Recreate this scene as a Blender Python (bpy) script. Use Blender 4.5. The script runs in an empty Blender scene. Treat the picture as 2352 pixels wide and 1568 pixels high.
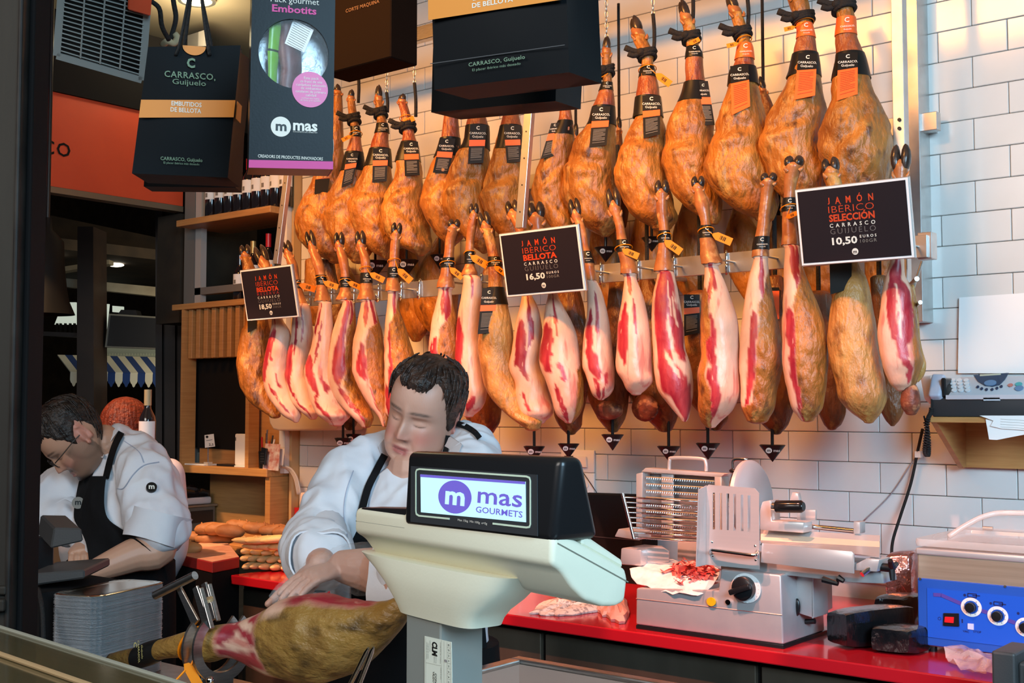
import bpy, bmesh, math, random
from math import sin, cos, pi, sqrt, exp, radians
from mathutils import Vector, Matrix, noise, Euler
V = Vector
random.seed(7)
S = bpy.context.scene
COL = S.collection
# ------------------------------------------------------------------ camera
F, CX, CY = 2750.0, 1176.0, 784.0            # focal length in px of the 2352x1568 frame
CAM = V((0, 0, 1.6))
cd = bpy.data.cameras.new('camera')
cd.sensor_width = 36.0
cd.lens = F/2352*36
cd.clip_start = .05
cam = bpy.data.objects.new('camera', cd)
cam.location = CAM
cam.rotation_euler = (radians(93.14), 0, radians(39.2))
COL.objects.link(cam)
S.camera = cam
RC = Euler(cam.rotation_euler).to_matrix()
# ------------------------------------------------------------------ world, sun-free daylight, lamps, exposure
S.view_settings.view_transform = 'Standard'
S.view_settings.look = 'None'
S.view_settings.exposure = 0.0
S.view_settings.gamma = 1.0
S.view_settings.use_curve_mapping = False
W = bpy.data.worlds.new('world')
S.world = W
W.use_nodes = True
W.node_tree.nodes['Background'].inputs[0].default_value = (.55, .62, .75, 1)
W.node_tree.nodes['Background'].inputs[1].default_value = .10
def lamp(name, kind, loc, target, power, color, **kw):
    d = bpy.data.lights.new(name, kind)
    d.energy = power
    d.color = color
    for k, v in kw.items():
        setattr(d, k, v)
    o = bpy.data.objects.new(name, d)
    o.location = loc
    o.rotation_euler = (V(target)-V(loc)).to_track_quat('-Z', 'Y').to_euler()
    COL.objects.link(o)
    return o
# market daylight coming in from the aisle behind the camera
lamp('daylight', 'AREA', (2.4, -.4, 3.0), (-.9, 4.3, 1.3), 125, (.48, .77, 1.0), shape='RECTANGLE', size=2.0, size_y=1.6, spread=radians(100))
lamp('aisle_light', 'AREA', (-1.6, -2.2, 3.4), (-2.4, 2.2, 1.2), 115, (1.0, .93, .88), shape='RECTANGLE', size=2.6, size_y=1.4)
# warm strip light over the upper row of hams
lamp('strip_light', 'AREA', (-3.3, 1.75, 3.8), (-3.2, 4.0, 2.3), 50, (1.0, .40, .085), shape='RECTANGLE', size=3.0, size_y=.25, spread=radians(64))
# red-tinted meat spot lamps aimed at the lower row and the counter
for lx, pw, cg, cb in ((-5.25, 400, .60, .30), (-4.30, 400, .48, .28), (-3.25, 420, .36, .25), (-2.25, 420, .36, .25), (-1.45, 340, .36, .25)):
    lamp('meat_spot', 'SPOT', (lx, 1.6, 3.8), (lx-.05, 3.48, .9), pw*1.2, (1.0, cg, cb), spot_size=radians(26), spot_blend=.05, shadow_soft_size=.03)

lamp('hall_fill', 'AREA', (-6.7, 6.4, 2.6), (-8.6, 7.6, 1.8), 45, (1.0, .85, .6), shape='RECTANGLE', size=3, size_y=2)  # unseen fill light added behind the wall to brighten the hall beams
# ------------------------------------------------------------------ pixel -> world
def ray(u, v):
    d = RC @ V(((u-CX)/F, -(v-CY)/F, -1.0))
    return d
def PY(u, v, y):
    d = ray(u, v); return CAM + d*(y/d.y)
def PX(u, v, x):
    d = ray(u, v); return CAM + d*(x/d.x)
def PZ(u, v, z):
    d = ray(u, v); return CAM + d*((z-1.6)/d.z)
def PP(u, v, p0, n):
    d = ray(u, v); return CAM + d*((V(p0)-CAM).dot(n)/d.dot(n))
FWD = V((-sin(radians(39.2)), cos(radians(39.2)), 0))
def PD(u, v, dep):
    return PP(u, v, CAM+FWD*dep, FWD)
def hn(u):                                   # horizontal unit vector facing the camera along the ray
    d = ray(u, 935); d.z = 0; return -d.normalized()
# ------------------------------------------------------------------ materials
MATS = {}
def mat(name, col, rough=.5, metal=0, col2=None, scale=12, detail=4, lo=.35, hi=.65, bump=0, bscale=40, coat=0, emit=None,
        trans=0, ior=1.45, stretch=None, col3=None, scale3=50, alpha=1, spec=.5, sheen=0):
    if name in MATS: return MATS[name]
    m = bpy.data.materials.new(name); MATS[name] = m
    m.use_nodes = True
    nt = m.node_tree; N = nt.nodes; L = nt.links
    b = N['Principled BSDF']
    b.inputs['Roughness'].default_value = rough
    b.inputs['Metallic'].default_value = metal
    b.inputs['Coat Weight'].default_value = coat
    b.inputs['Coat Roughness'].default_value = .12
    b.inputs['Transmission Weight'].default_value = trans
    b.inputs['IOR'].default_value = ior
    b.inputs['Alpha'].default_value = alpha
    b.inputs['Specular IOR Level'].default_value = spec
    c4 = (*col, 1)
    b.inputs['Base Color'].default_value = c4
    tc = None
    def coords():
        nonlocal tc
        if tc is None:
            t = N.new('ShaderNodeTexCoord'); mp = N.new('ShaderNodeMapping')
            L.new(t.outputs['Object'], mp.inputs[0])
            if stretch: mp.inputs['Scale'].default_value = stretch
            tc = mp.outputs[0]
        return tc
    def mix(a, bb, sc, l, h, dt):
        n = N.new('ShaderNodeTexNoise'); n.inputs['Scale'].default_value = sc; n.inputs['Detail'].default_value = dt
        L.new(coords(), n.inputs['Vector'])
        r = N.new('ShaderNodeMapRange'); r.inputs['From Min'].default_value = l; r.inputs['From Max'].default_value = h
        L.new(n.outputs['Fac'], r.inputs['Value'])
        x = N.new('ShaderNodeMix'); x.data_type = 'RGBA'
        L.new(r.outputs['Result'], x.inputs['Factor'])
        if isinstance(a, tuple): x.inputs[6].default_value = (*a, 1)
        else: L.new(a, x.inputs[6])
        x.inputs[7].default_value = (*bb, 1)
        return x.outputs[2]
    if col2:
        o = mix(tuple(col), col2, scale, lo, hi, detail)
        if col3: o = mix(o, col3, scale3, .55, .72, 3)
        L.new(o, b.inputs['Base Color'])
    if bump:
        n = N.new('ShaderNodeTexNoise'); n.inputs['Scale'].default_value = bscale; n.inputs['Detail'].default_value = 4
        L.new(coords(), n.inputs['Vector'])
        bp = N.new('ShaderNodeBump'); bp.inputs['Strength'].default_value = bump; bp.inputs['Distance'].default_value = .01
        L.new(n.outputs['Fac'], bp.inputs['Height']); L.new(bp.outputs[0], b.inputs['Normal'])
    if emit:
        b.inputs['Emission Color'].default_value = (*emit[:3], 1)
        b.inputs['Emission Strength'].default_value = emit[3]
    return m
# ------------------------------------------------------------------ mesh builder
def wl(o):
    p = V((0, 0, 0))
    while o is not None:
        p = p + o.location; o = o.parent
    return p
TEXT = {}
def text_data(s, bold, sp):
    k = (s, bold, sp)
    if k not in TEXT:
        c = bpy.data.curves.new('t', 'FONT'); c.body = s; c.size = 1; c.align_x = 'CENTER'; c.resolution_u = 2
        c.offset = bold; c.space_character = sp; c.fill_mode = 'FRONT'
        o = bpy.data.objects.new('t', c); COL.objects.link(o)
        dg = bpy.context.evaluated_depsgraph_get()
        me = bpy.data.meshes.new_from_object(o.evaluated_get(dg))
        vs = [v.co.copy() for v in me.vertices]; fs = [list(p.vertices) for p in me.polygons]
        par = list(range(len(vs)))                         # a J that dips below the line is lifted onto it
        def fd(i):
            while par[i] != i: i = par[i]
            return i
        for f in fs:
            for q in f[1:]: par[fd(q)] = fd(f[0])
        gr = {}
        for i in range(len(vs)): gr.setdefault(fd(i), []).append(i)
        if 'J' in s:
            for ix in gr.values():
                lo, hi = min(vs[i].y for i in ix), max(vs[i].y for i in ix)
                if lo < -.05 and hi > .5:
                    for i in ix: vs[i].y = (vs[i].y-lo)/(hi-lo)*hi
        bpy.data.objects.remove(o); bpy.data.curves.remove(c); bpy.data.meshes.remove(me)
        TEXT[k] = (vs, fs)
    return TEXT[k]
class MB:
    def __init__(s): s.v = []; s.f = []; s.c = None
    def add(s, vs, fs, M=None):
        n = len(s.v)
        s.v += [(M @ V(p)) if M is not None else V(p) for p in vs]
        s.f += [[i+n for i in f] for f in fs]
        return s
    def box(s, c, d, M=None, bev=0, seg=1):
        x, y, z = d[0]/2, d[1]/2, d[2]/2
        vs = [V((a*x, b*y, e*z))+V(c) for a in (-1, 1) for b in (-1, 1) for e in (-1, 1)]
        fs = [(0, 1, 3, 2), (4, 6, 7, 5), (0, 4, 5, 1), (2, 3, 7, 6), (0, 2, 6, 4), (1, 5, 7, 3)]
        if bev: return s.bevelled(vs, fs, bev, seg, M)
        return s.add(vs, fs, M)
    def box2(s, a, b, **k):
        a, b = V(a), V(b)
        return s.box((a+b)/2, [abs(t) for t in (b-a)], **k)
    def bevelled(s, vs, fs, bev, seg=1, M=None):
        bm = bmesh.new()
        bv = [bm.verts.new(p) for p in vs]
        for f in fs: bm.faces.new([bv[i] for i in f])
        bmesh.ops.recalc_face_normals(bm, faces=bm.faces)
        bmesh.ops.bevel(bm, geom=[e for e in bm.edges if len(e.link_faces) == 2 and e.calc_face_angle() > .3], offset=bev, segments=seg, affect='EDGES', profile=.5)
        bm.verts.index_update()
        s.add([v.co.copy() for v in bm.verts], [[v.index for v in f.verts] for f in bm.faces], M)
        bm.free(); return s
    def prism(s, poly, h, M=None, bev=0, seg=1):          # polygon in xy, extruded +z by h
        n = len(poly)
        vs = [V((p[0], p[1], 0)) for p in poly]+[V((p[0], p[1], h)) for p in poly]
        fs = [list(range(n))[::-1], list(range(n, 2*n))]+[(i, (i+1) % n, n+(i+1) % n, n+i) for i in range(n)]
        if bev: return s.bevelled(vs, fs, bev, seg, M)
        return s.add(vs, fs, M)
    def hexa(s, p, bev=0, seg=1):                          # 8 corners: 4 of one face then 4 of the opposite one
        fs = [(3, 2, 1, 0), (4, 5, 6, 7), (0, 1, 5, 4), (1, 2, 6, 5), (2, 3, 7, 6), (3, 0, 4, 7)]
        if bev: return s.bevelled([V(q) for q in p], fs, bev, seg)
        return s.add(p, fs)
    def slab(s, q, th, n=None):                             # quad (4 corners) with thickness th along -n
        q = [V(p) for p in q]
        if n is None: n = (q[1]-q[0]).cross(q[2]-q[0]).normalized()
        return s.hexa(q+[p-n*th for p in q])
    def loft(s, rings, close=True, caps=(True, True), M=None):
        n = len(rings[0]); vs = [p for r in rings for p in r]; fs = []
        for i in range(len(rings)-1):
            for j in range(n if close else n-1):
                a = i*n+j; b = i*n+(j+1) % n
                fs.append((a, b, b+n, a+n))
        if caps[0]: fs.append(list(range(n))[::-1])
        if caps[1]: fs.append([(len(rings)-1)*n+j for j in range(n)])
        return s.add(vs, fs, M)
    def tube(s, pts, r, n=8, M=None, caps=True, flat=1.0, up=None):
        pts = [V(p) for p in pts]
        rr = r if isinstance(r, (list, tuple)) else [r]*len(pts)
        rings = []
        t = (pts[1]-pts[0]).normalized()
        ref = V(up) if up is not None else (V((0, 0, 1)) if abs(t.z) < .9 else V((1, 0, 0)))
        a = t.cross(ref).normalized()
        for i, p in enumerate(pts):
            if i == 0: t = pts[1]-pts[0]
            elif i == len(pts)-1: t = pts[-1]-pts[-2]
            else: t = (pts[i+1]-p).normalized()+(p-pts[i-1]).normalized()
            t = t.normalized() if t.length > 1e-9 else V((0, 0, 1))
            a = (a-t*a.dot(t))
            a = a.normalized() if a.length > 1e-6 else t.orthogonal().normalized()
            b = t.cross(a)
            rings.append([p+a*(rr[i]*cos(2*pi*k/n))+b*(rr[i]*flat*sin(2*pi*k/n)) for k in range(n)])
        return s.loft(rings, caps=(caps, caps), M=M)
    def cyl(s, p0, p1, r, n=16, M=None, r1=None):
        return s.tube([p0, p1], [r, r if r1 is None else r1], n, M)
    def lathe(s, prof, n=24, M=None, caps=(True, True)):    # profile (r,z) about local z
        return s.loft([[V((r*cos(2*pi*k/n), r*sin(2*pi*k/n), z)) for k in range(n)] for r, z in prof], M=M, caps=caps)
    def ball(s, c, r, n=12, m=8, M=None):
        r = V(r) if isinstance(r, (tuple, list, Vector)) else V((r, r, r))
        rings = []
        for i in range(m+1):
            a = -pi/2+pi*i/m; k = max(cos(a), .02)
            rings.append([V(c)+V((r.x*k*cos(2*pi*j/n), r.y*k*sin(2*pi*j/n), r.z*sin(a))) for j in range(n)])
        return s.loft(rings, M=M)
    def text(s, t, M, size=1, bold=0.0, sp=1.0, sx=1.0):
        vs, fs = text_data(t, bold, sp)
        return s.add([V((p.x*size*sx, p.y*size, 0)) for p in vs], fs, M)
    def grid(s, fn, nu, nv, wrap=False):
        vs = [fn(i/(nu if wrap else nu-1), j/(nv-1)) for j in range(nv) for i in range(nu)]
        fs = []
        for j in range(nv-1):
            for i in range(nu if wrap else nu-1):
                a = j*nu+i; b = j*nu+(i+1) % nu
                fs.append((a, b, b+nu, a+nu))
        return s.add(vs, fs)
    def mesh(s, name, off=V((0, 0, 0)), smooth=False):
        me = bpy.data.meshes.new(name)
        me.from_pydata([tuple(p-off) for p in s.v], [], s.f)
        if smooth is True: me.polygons.foreach_set('use_smooth', [True]*len(me.polygons))
        elif smooth:
            me.polygons.foreach_set('use_smooth', [True]*len(me.polygons))
            me.set_sharp_from_angle(angle=radians(smooth))
        if s.c is not None:
            at = me.color_attributes.new('meat', 'FLOAT_COLOR', 'POINT')
            at.data.foreach_set('color', [x for c in s.c for x in (c[0], c[1], c[2], 1.0)])
        me.validate()
        return me
    def build(s, name, m, parent=None, local=False, smooth=False, origin=None, label=None):
        off = V((0, 0, 0))
        if not local: off = wl(parent) if parent is not None else (V(origin) if origin is not None else V((0, 0, 0)))
        me = s.mesh(name, off, smooth)
        if m is not None: me.materials.append(m)
        o = bpy.data.objects.new(name, me); COL.objects.link(o)
        if parent is not None: o.parent = parent
        elif origin is not None: o.location = origin
        if label: o['label'] = label
        return o
def tag(o, label=None, cat=None, group=None, kind=None):
    if label: o['label'] = label
    if cat: o['category'] = cat
    if group: o['group'] = group
    if kind: o['kind'] = kind
    return o
def thing(name, label, cat, loc=(0, 0, 0), group=None, rot=None):
    o = bpy.data.objects.new(name, None); COL.objects.link(o)
    o.empty_display_size = .05
    o.location = loc
    if rot is not None: o.rotation_euler = rot
    return tag(o, label, cat, group)
KIDS = {}
def dup(o, parent=None, **kw):
    c = o.copy(); COL.objects.link(c)
    if parent is not None: c.parent = parent
    for k, v in kw.items():
        if k in ('location', 'rotation_euler', 'scale'): setattr(c, k, v)
        else: c[k] = v
    for ch in list(o.children): dup(ch, c)
    return c
def frame(o, x, n):                                          # local x along x, z along n
    z = V(n).normalized(); x = V(x); x = (x-z*x.dot(z)).normalized(); y = z.cross(x)
    return Matrix(((x.x, y.x, z.x, o[0]), (x.y, y.y, z.y, o[1]), (x.z, y.z, z.z, o[2]), (0, 0, 0, 1)))
def cr(ts, vals, t):                                         # monotone-ish Catmull-Rom through (ts, vals)
    if t <= ts[0]: return vals[0]
    if t >= ts[-1]: return vals[-1]
    i = 0
    while t > ts[i+1]: i += 1
    x = (t-ts[i])/(ts[i+1]-ts[i])
    a, b = vals[i], vals[i+1]
    m0 = (b-a) if i == 0 else (b-vals[i-1])/(ts[i+1]-ts[i-1])*(ts[i+1]-ts[i])
    m1 = (b-a) if i == len(ts)-2 else (vals[i+2]-a)/(ts[i+2]-ts[i])*(ts[i+1]-ts[i])
    return a*(2*x**3-3*x*x+1)+b*(3*x*x-2*x**3)+m0*(x**3-2*x*x+x)+m1*(x**3-x*x)
def spline(pts, n):
    pts = [V(p) for p in pts]; ts = list(range(len(pts))); out = []
    for i in range(n):
        t = (len(pts)-1)*i/(n-1)
        out.append(V([cr(ts, [p[k] for p in pts], t) for k in range(3)]))
    return out
def fbm(p, o=3): return noise.fractal(p, 1.0, 2.0, o)
def sstep(a, b, x):
    t = min(1, max(0, (x-a)/(b-a))); return t*t*(3-2*t)
# ------------------------------------------------------------------ common materials
m_tile = mat('white_glazed_tile', (.66, .66, .64), rough=.12, col2=(.61, .61, .58), scale=3, bump=.03, bscale=9)
m_grout = mat('grout', (.60, .58, .54), rough=.9, col2=(.50, .48, .45), scale=18)
m_steel = mat('brushed_steel', (.56, .55, .53), rough=.30, metal=1, col2=(.44, .43, .41), scale=30, stretch=(1, 1, 12))
m_alu = mat('satin_aluminium', (.62, .61, .59), rough=.38, metal=.9, col2=(.54, .52, .50), scale=14)
m_chrome = mat('chrome', (.75, .75, .75), rough=.12, metal=1)
m_dark = mat('black_painted_metal', (.012, .010, .009), rough=.5, spec=.2, col2=(.032, .027, .023), scale=9)
m_black = mat('black_plastic', (.010, .010, .011), rough=.28)
m_matblk = mat('matt_black', (.010, .009, .009), rough=.8, spec=.12)
m_wood = mat('oak_veneer', (.50, .25, .085), rough=.42, col2=(.40, .185, .06), scale=7, detail=6, stretch=(1, 1, 14), lo=.3, hi=.7, bump=.04, bscale=30)
m_woodh = mat('oak_veneer_lengthwise', (.52, .27, .09), rough=.42, col2=(.41, .19, .06), scale=6, detail=6, stretch=(1, 14, 14), lo=.3, hi=.7)
m_white = mat('white_plastic', (.78, .77, .74), rough=.4)
m_paper = mat('white_paper', (.82, .82, .80), rough=.8)
m_cream = mat('cream_ceiling_paint', (.62, .52, .36), rough=.9, col2=(.56, .47, .32), scale=2)
m_floor = mat('dark_floor', (.06, .055, .05), rough=.5, col2=(.045, .04, .038), scale=5)
m_red = mat('red_counter_laminate', (.44, .010, .018), rough=.16, col2=(.40, .009, .016), scale=3, coat=.3)
m_orange = mat('vermilion_sign_paint', (.62, .070, .022), rough=.5, col2=(.56, .06, .02), scale=3)
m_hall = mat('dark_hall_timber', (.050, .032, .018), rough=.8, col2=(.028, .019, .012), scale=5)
m_beam = mat('pale_painted_beam', (.30, .27, .20), rough=.8, col2=(.22, .19, .14), scale=6)
m_brass = mat('warm_trim', (.55, .38, .20), rough=.4, metal=.3)
# ------------------------------------------------------------------ room shell
YW = 4.25
def struct(o): o['kind'] = 'structure'; return o
struct(MB().box2((-9, -2.5, -.1), (2.5, 13.2, 0)).build('floor', m_floor))
struct(MB().box2((-6.35, -2.5, 3.9), (2.5, 6.2, 4.0)).build('ceiling', m_cream))
wall = struct(MB().box2((-4.93, YW+.012, 0), (.6, YW+.14, 3.9)).build('wall_back', m_grout))
tdata = None
TW, TH, G = .241, .1105, .0026
tiles = []
for r in range(-5, 22):
    z0 = 1.508+r*TH
    if z0 < .89 or z0+TH > 3.9: continue
    off = -1.734+(TW/2 if (r % 2) else 0)
    for k in range(-15, 9):
        x0 = off+k*TW; x1 = x0+TW
        x0 = max(x0, -4.93); x1 = min(x1, .6)
        if x1-x0 < .03: continue
        full = abs(x1-x0-TW) < 1e-4
        c = V(((x0+x1)/2, YW, z0+TH/2))
        dep = (c-CAM).dot(FWD); u = CX+F*((c-CAM).dot(V((FWD.y, -FWD.x, 0))))/dep
        v = 935-F*(c.z-1.6)/dep
        vis = u < 2470 and v > -60
        score = (1 if vis else 0)*(2 if (u > 1850 or v > 985 or v < 480) else 1)
        tiles.append((score, full, c, x1-x0))
tiles.sort(key=lambda t: -t[0])
rest = MB()
for i, (sc, full, c, w) in enumerate(tiles):
    b = MB().box((0, 0, 0), (w-G, .012, TH-G), bev=.0022)
    if i >= 298 or sc == 0:
        rest.box(c+V((0, .006, 0)), (w-G, .012, TH-G)); continue
    if full:
        if tdata is None: tdata = b.mesh('tile', smooth=30); tdata.materials.append(m_tile)
        me = tdata
    else:
        me = b.mesh('tile', smooth=30); me.materials.append(m_tile)
    o = bpy.data.objects.new('tile', me); COL.objects.link(o); o.parent = wall
    j = random.uniform
    o.location = c+V((0, .006+j(-.0006, .0006), 0)); o.rotation_euler = (j(-.004, .004), 0, j(-.004, .004))
o = rest.build('tile_remainder', m_tile, wall); o['kind'] = 'stuff'
# edge trim between tiles and wooden unit
struct(MB().box2((-5.00, 4.17, 1.25), (-4.955, 4.262, 3.6)).build('trim_1', m_white))
struct(MB().box2((-4.952, 4.20, .9), (-4.932, 4.27, 3.6)).build('trim_2', m_brass))
# dark iron column at the left edge of the stall, near the camera
p = PD(57, 784, 2.3)
cx, cy = p.x, p.y
def colbox(mb, h0, h1, w0, bev=.004): mb.box2((cx-w0, cy-w0, h0), (cx+w0, cy+w0, h1), bev=bev)
er = PD(101, 784, 2.40)-FWD*.10
column = struct(thing('column', None, None, (cx, cy, 0)))
rt = V((FWD.y, -FWD.x, 0))
def along(d, f=0): return er+rt*d+FWD*f
def vbar(name, d0, d1, f0, f1, z0, z1, m):
    q = [along(d0, f0), along(d1, f0), along(d1, f1), along(d0, f1)]
    mb = MB().hexa([V((a.x, a.y, z0)) for a in q]+[V((a.x, a.y, z1)) for a in q], bev=.004, seg=2)
    return mb.build(name, m, column)
m_iron = mat('dark_iron', (.026, .022, .018), rough=.6, spec=.15, col2=(.040, .035, .028), scale=5, bump=.1, bscale=60, stretch=(1, 1, .2))
vbar('shaft', -.22, -.020, .0, .10, 0, 3.9, m_iron)
vbar('flange', -.022, -.012, -.01, .1, 0, 3.9, m_dark)
vbar('flange', -.012, .0, .02, .1, 0, 3.9, m_matblk)
for z0, z1, e in ((1.245, 1.262, .012), (1.215, 1.238, .02), (1.17, 1.185, .014)):
    vbar('moulding', -.24, -.018, -e, .10, z0, z1, m_iron)
# ------------------------------------------------------------------ wooden shelving unit at the far end of the tiled wall
YF = 4.08
XL, XR = -5.82, -4.985
unit = thing('shelving_unit', 'oak shelving unit with slatted panel and shelves left of the tiled wall', 'shelving', (-5.4, 4.25, 0))
def zat(u, v, y): return PY(u, v, y).z
zt = zat(410, 506, YF)
MB().box2((XL+.0, YF, zt-.036), (XR, YF+.37, zt), bev=.002).build('shelf', m_woodh, unit)
za, zb = zat(407, 699, YF), zat(407, 712, YF)
MB().box2((XL-.03, YF, zb), (XR, YF+.34, za), bev=.002).build('top_rail', m_woodh, unit)
zslat = zat(480, 800, YF)
for i in range(13):
    x = -5.70+i*.069/.98
    if x > XR-.05: break
    MB().box2((x-.0165, YF+.02, zslat-.05), (x+.018, YF+.10, zb), bev=.001).build('slat', m_wood, unit)
MB().box2((-5.74, YF+.125, 1.28), (XR, YF+.15, zb)).build('back_panel', m_wood, unit)
zs = zat(389, 1066, YF)
MB().box2((XL-.05, YF, zs-.042), (XR-.005, YF+.30, zs), bev=.003).build('lower_shelf', m_woodh, unit)
MB().box2((-5.78, YF+.23, .86), (XR, YF+.26, zs-.042)).build('lower_panel', m_wood, unit)
MB().box2((XR-.04, YF+.02, .86), (XR, YF+.26, zs-.042)).build('end_panel', m_wood, unit)
a = PY(571, 900, YF+.05).x; b = PY(597, 900, YF+.05).x
MB().box2((a, YF+.03, zs), (a+.03, YF+.10, zb)).build('upright', m_wood, unit)
MB().box2((-5.755, YF+.0, zs), (-5.735, YF+.09, zb)).build('upright', m_wood, unit)
# steel frame standing behind the shelves
fr = thing('steel_support', 'grey steel post and crossbar standing at the bottle shelves', 'support', (-5.6, 4.3, 0))
pa, pb = PY(423, 600, 4.2).x, PY(446, 600, 4.2).x
MB().box2((pa, 4.2, 1.25), (pb, 4.26, 3.8)).build('post', mat('grey_steel_paint', (.20, .185, .165), rough=.5, metal=.2), fr)
pc, pd_ = PY(448, 600, 4.2).x, PY(461, 600, 4.2).x
MB().box2((pc, 4.2, 1.9), (pd_, 4.24, 3.8)).build('lit_post_side', mat('lit_post_paint', (.50, .46, .42), rough=.5, metal=.2), fr)  # lit side face of the post, its light put into a paler colour
z0, z1 = zat(434, 679, 4.2), zat(434, 663, 4.2)
MB().box2((pb, 4.2, z0), (XR, 4.25, z1)).build('crossbar', MATS['grey_steel_paint'], fr)
# ------------------------------------------------------------------ red work counter below the hams
YC, ZC = 3.17, .90
cnt = thing('work_counter', 'long glossy red work counter under the hanging hams', 'counter', (-2, 3.7, 0))
xl = PY(530, 1312, YC).x
MB().box2((xl, YC, ZC-.038), (.6, YW, ZC), bev=.004, seg=2).build('worktop', m_red, cnt)
m_cab = mat('dark_cabinet_steel', (.16, .12, .085), rough=.35, metal=.6, col2=(.09, .07, .05), scale=4, stretch=(1, 1, .3))
x = xl+.02
while x < .6:
    MB().box2((x, YC+.05, .12), (x+.78, YC+.07, ZC-.06), bev=.002).build('cabinet_door', m_cab, cnt)
    x += .80
MB().box2((xl, YC+.07, 0), (.6, YW, ZC-.045)).build('carcass', m_matblk, cnt)
bs = PY(800, 1180, YW-.02)
MB().box2((-4.93, YW-.03, ZC), (-3.6, YW-.002, ZC+.17)).build('upstand', m_red, cnt)
# ------------------------------------------------------------------ market hall beyond the shelving
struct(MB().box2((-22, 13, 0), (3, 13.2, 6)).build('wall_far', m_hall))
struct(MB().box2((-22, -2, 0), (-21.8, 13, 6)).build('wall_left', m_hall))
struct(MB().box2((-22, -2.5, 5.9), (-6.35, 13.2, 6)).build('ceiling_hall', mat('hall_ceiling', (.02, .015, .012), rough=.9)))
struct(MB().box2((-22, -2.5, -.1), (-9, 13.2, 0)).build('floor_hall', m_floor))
def dquad(us, dep, th, m, name, parent=None, kind=None, label=None, cat=None, group=None, bev=0):
    q = [PD(u, v, dep) for u, v in us]
    o = MB().hexa(q+[p+FWD*th for p in q], bev=bev).build(name, m, parent, origin=None if parent else (q[0]+q[2])/2)
    if kind: o['kind'] = kind
    tag(o, label, cat, group); return o
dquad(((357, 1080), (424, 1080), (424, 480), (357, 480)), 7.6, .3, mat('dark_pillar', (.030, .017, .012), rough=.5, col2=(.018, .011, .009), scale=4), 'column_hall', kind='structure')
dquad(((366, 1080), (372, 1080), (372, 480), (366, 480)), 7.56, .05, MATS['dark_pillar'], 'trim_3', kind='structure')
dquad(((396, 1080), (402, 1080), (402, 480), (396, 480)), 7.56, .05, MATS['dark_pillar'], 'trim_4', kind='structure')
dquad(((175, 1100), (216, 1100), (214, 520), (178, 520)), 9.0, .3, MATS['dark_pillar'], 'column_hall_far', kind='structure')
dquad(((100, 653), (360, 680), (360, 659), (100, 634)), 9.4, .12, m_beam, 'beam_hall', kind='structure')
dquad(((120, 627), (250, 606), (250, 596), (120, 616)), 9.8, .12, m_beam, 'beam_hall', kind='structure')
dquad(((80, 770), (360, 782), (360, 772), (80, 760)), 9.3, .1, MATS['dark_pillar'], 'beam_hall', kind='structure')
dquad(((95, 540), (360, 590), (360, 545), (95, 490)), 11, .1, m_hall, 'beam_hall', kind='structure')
tv = thing('television', 'black screen on a bracket in the dark hall', 'television', PD(310, 790, 9.2))
dquad(((241, 797), (375, 802), (375, 728), (250, 720)), 9.2, .07, mat('tv_frame', (.16, .155, .13), rough=.4), 'casing', tv)
dquad(((246, 794), (380, 799), (380, 732), (254, 724)), 9.19, .004, m_black, 'screen', tv)
dquad(((270, 722), (316, 725), (312, 712), (278, 711)), 9.25, .12, m_black, 'bracket', tv)
m_day = mat('bright_hall_window', (.7, .75, .68), rough=.6, emit=(.75, .85, .72, .55))
wn = struct(thing('window_1', None, None, PD(150, 720, 12.4)))
for q in (((125, 745), (174, 745), (174, 694), (145, 694)), ((215, 770), (243, 770), (250, 698), (215, 698)), ((258, 716), (283, 718), (283, 704), (258, 702))):
    dquad(q, 12.4, .03, m_day, 'pane', wn)
for u in (128, 136, 147, 158, 168): dquad(((u, 770), (u+4, 770), (u+4, 742), (u, 742)), 11.6, .03, m_matblk, 'mullion', wn)
wn = struct(thing('window_2', None, None, PD(290, 560, 12.4)))
for q in (((254, 563), (282, 565), (282, 555), (256, 552)), ((308, 572), (335, 574), (332, 562), (308, 562))):
    dquad(q, 12.4, .03, mat('dim_hall_window', (.4, .45, .3), rough=.6, emit=(.6, .7, .4, .35)), 'pane', wn)
m_lampw = mat('lamp_glow', (1, .95, .8), emit=(1, .9, .7, 6))
for u, v in ((121, 589), (266, 608)):
    t = tag(MB().ball((0, 0, 0), (.07, .07, .018)).build('downlight', m_lampw, local=True), 'small glowing downlight in the dark hall ceiling, %s' % ('nearer the left post' if u < 200 else 'right of the dark far column'), 'lamp')
    t.location = PZ(u, v, 2.85)
p_, q_ = PZ(121, 589, 2.85), PZ(266, 608, 2.85)
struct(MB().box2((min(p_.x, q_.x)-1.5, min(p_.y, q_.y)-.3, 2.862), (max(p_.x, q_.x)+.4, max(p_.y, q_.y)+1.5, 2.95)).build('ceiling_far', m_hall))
# pendant lamp shade by the post
pl = thing('pendant_lamp', 'dark dome pendant lamp beside the iron column', 'lamp', PD(105, 650, 6.0))
MB().lathe([(.015, .42), (.02, .36), (.075, .30), (.085, .1), (.105, .0), (.135, -.07), (.13, -.07), (.1, 0), (.07, .28)], 24, Matrix.Translation(PD(108, 690, 6.0))).build('lamp_shade', mat('dull_black', (.008, .007, .006), rough=.6, spec=.15), pl, smooth=40)
MB().cyl(PD(108, 600, 6.0), V((*PD(108, 600, 6.0).xy, 5.9)), .01).build('stem', m_black, pl)
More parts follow.
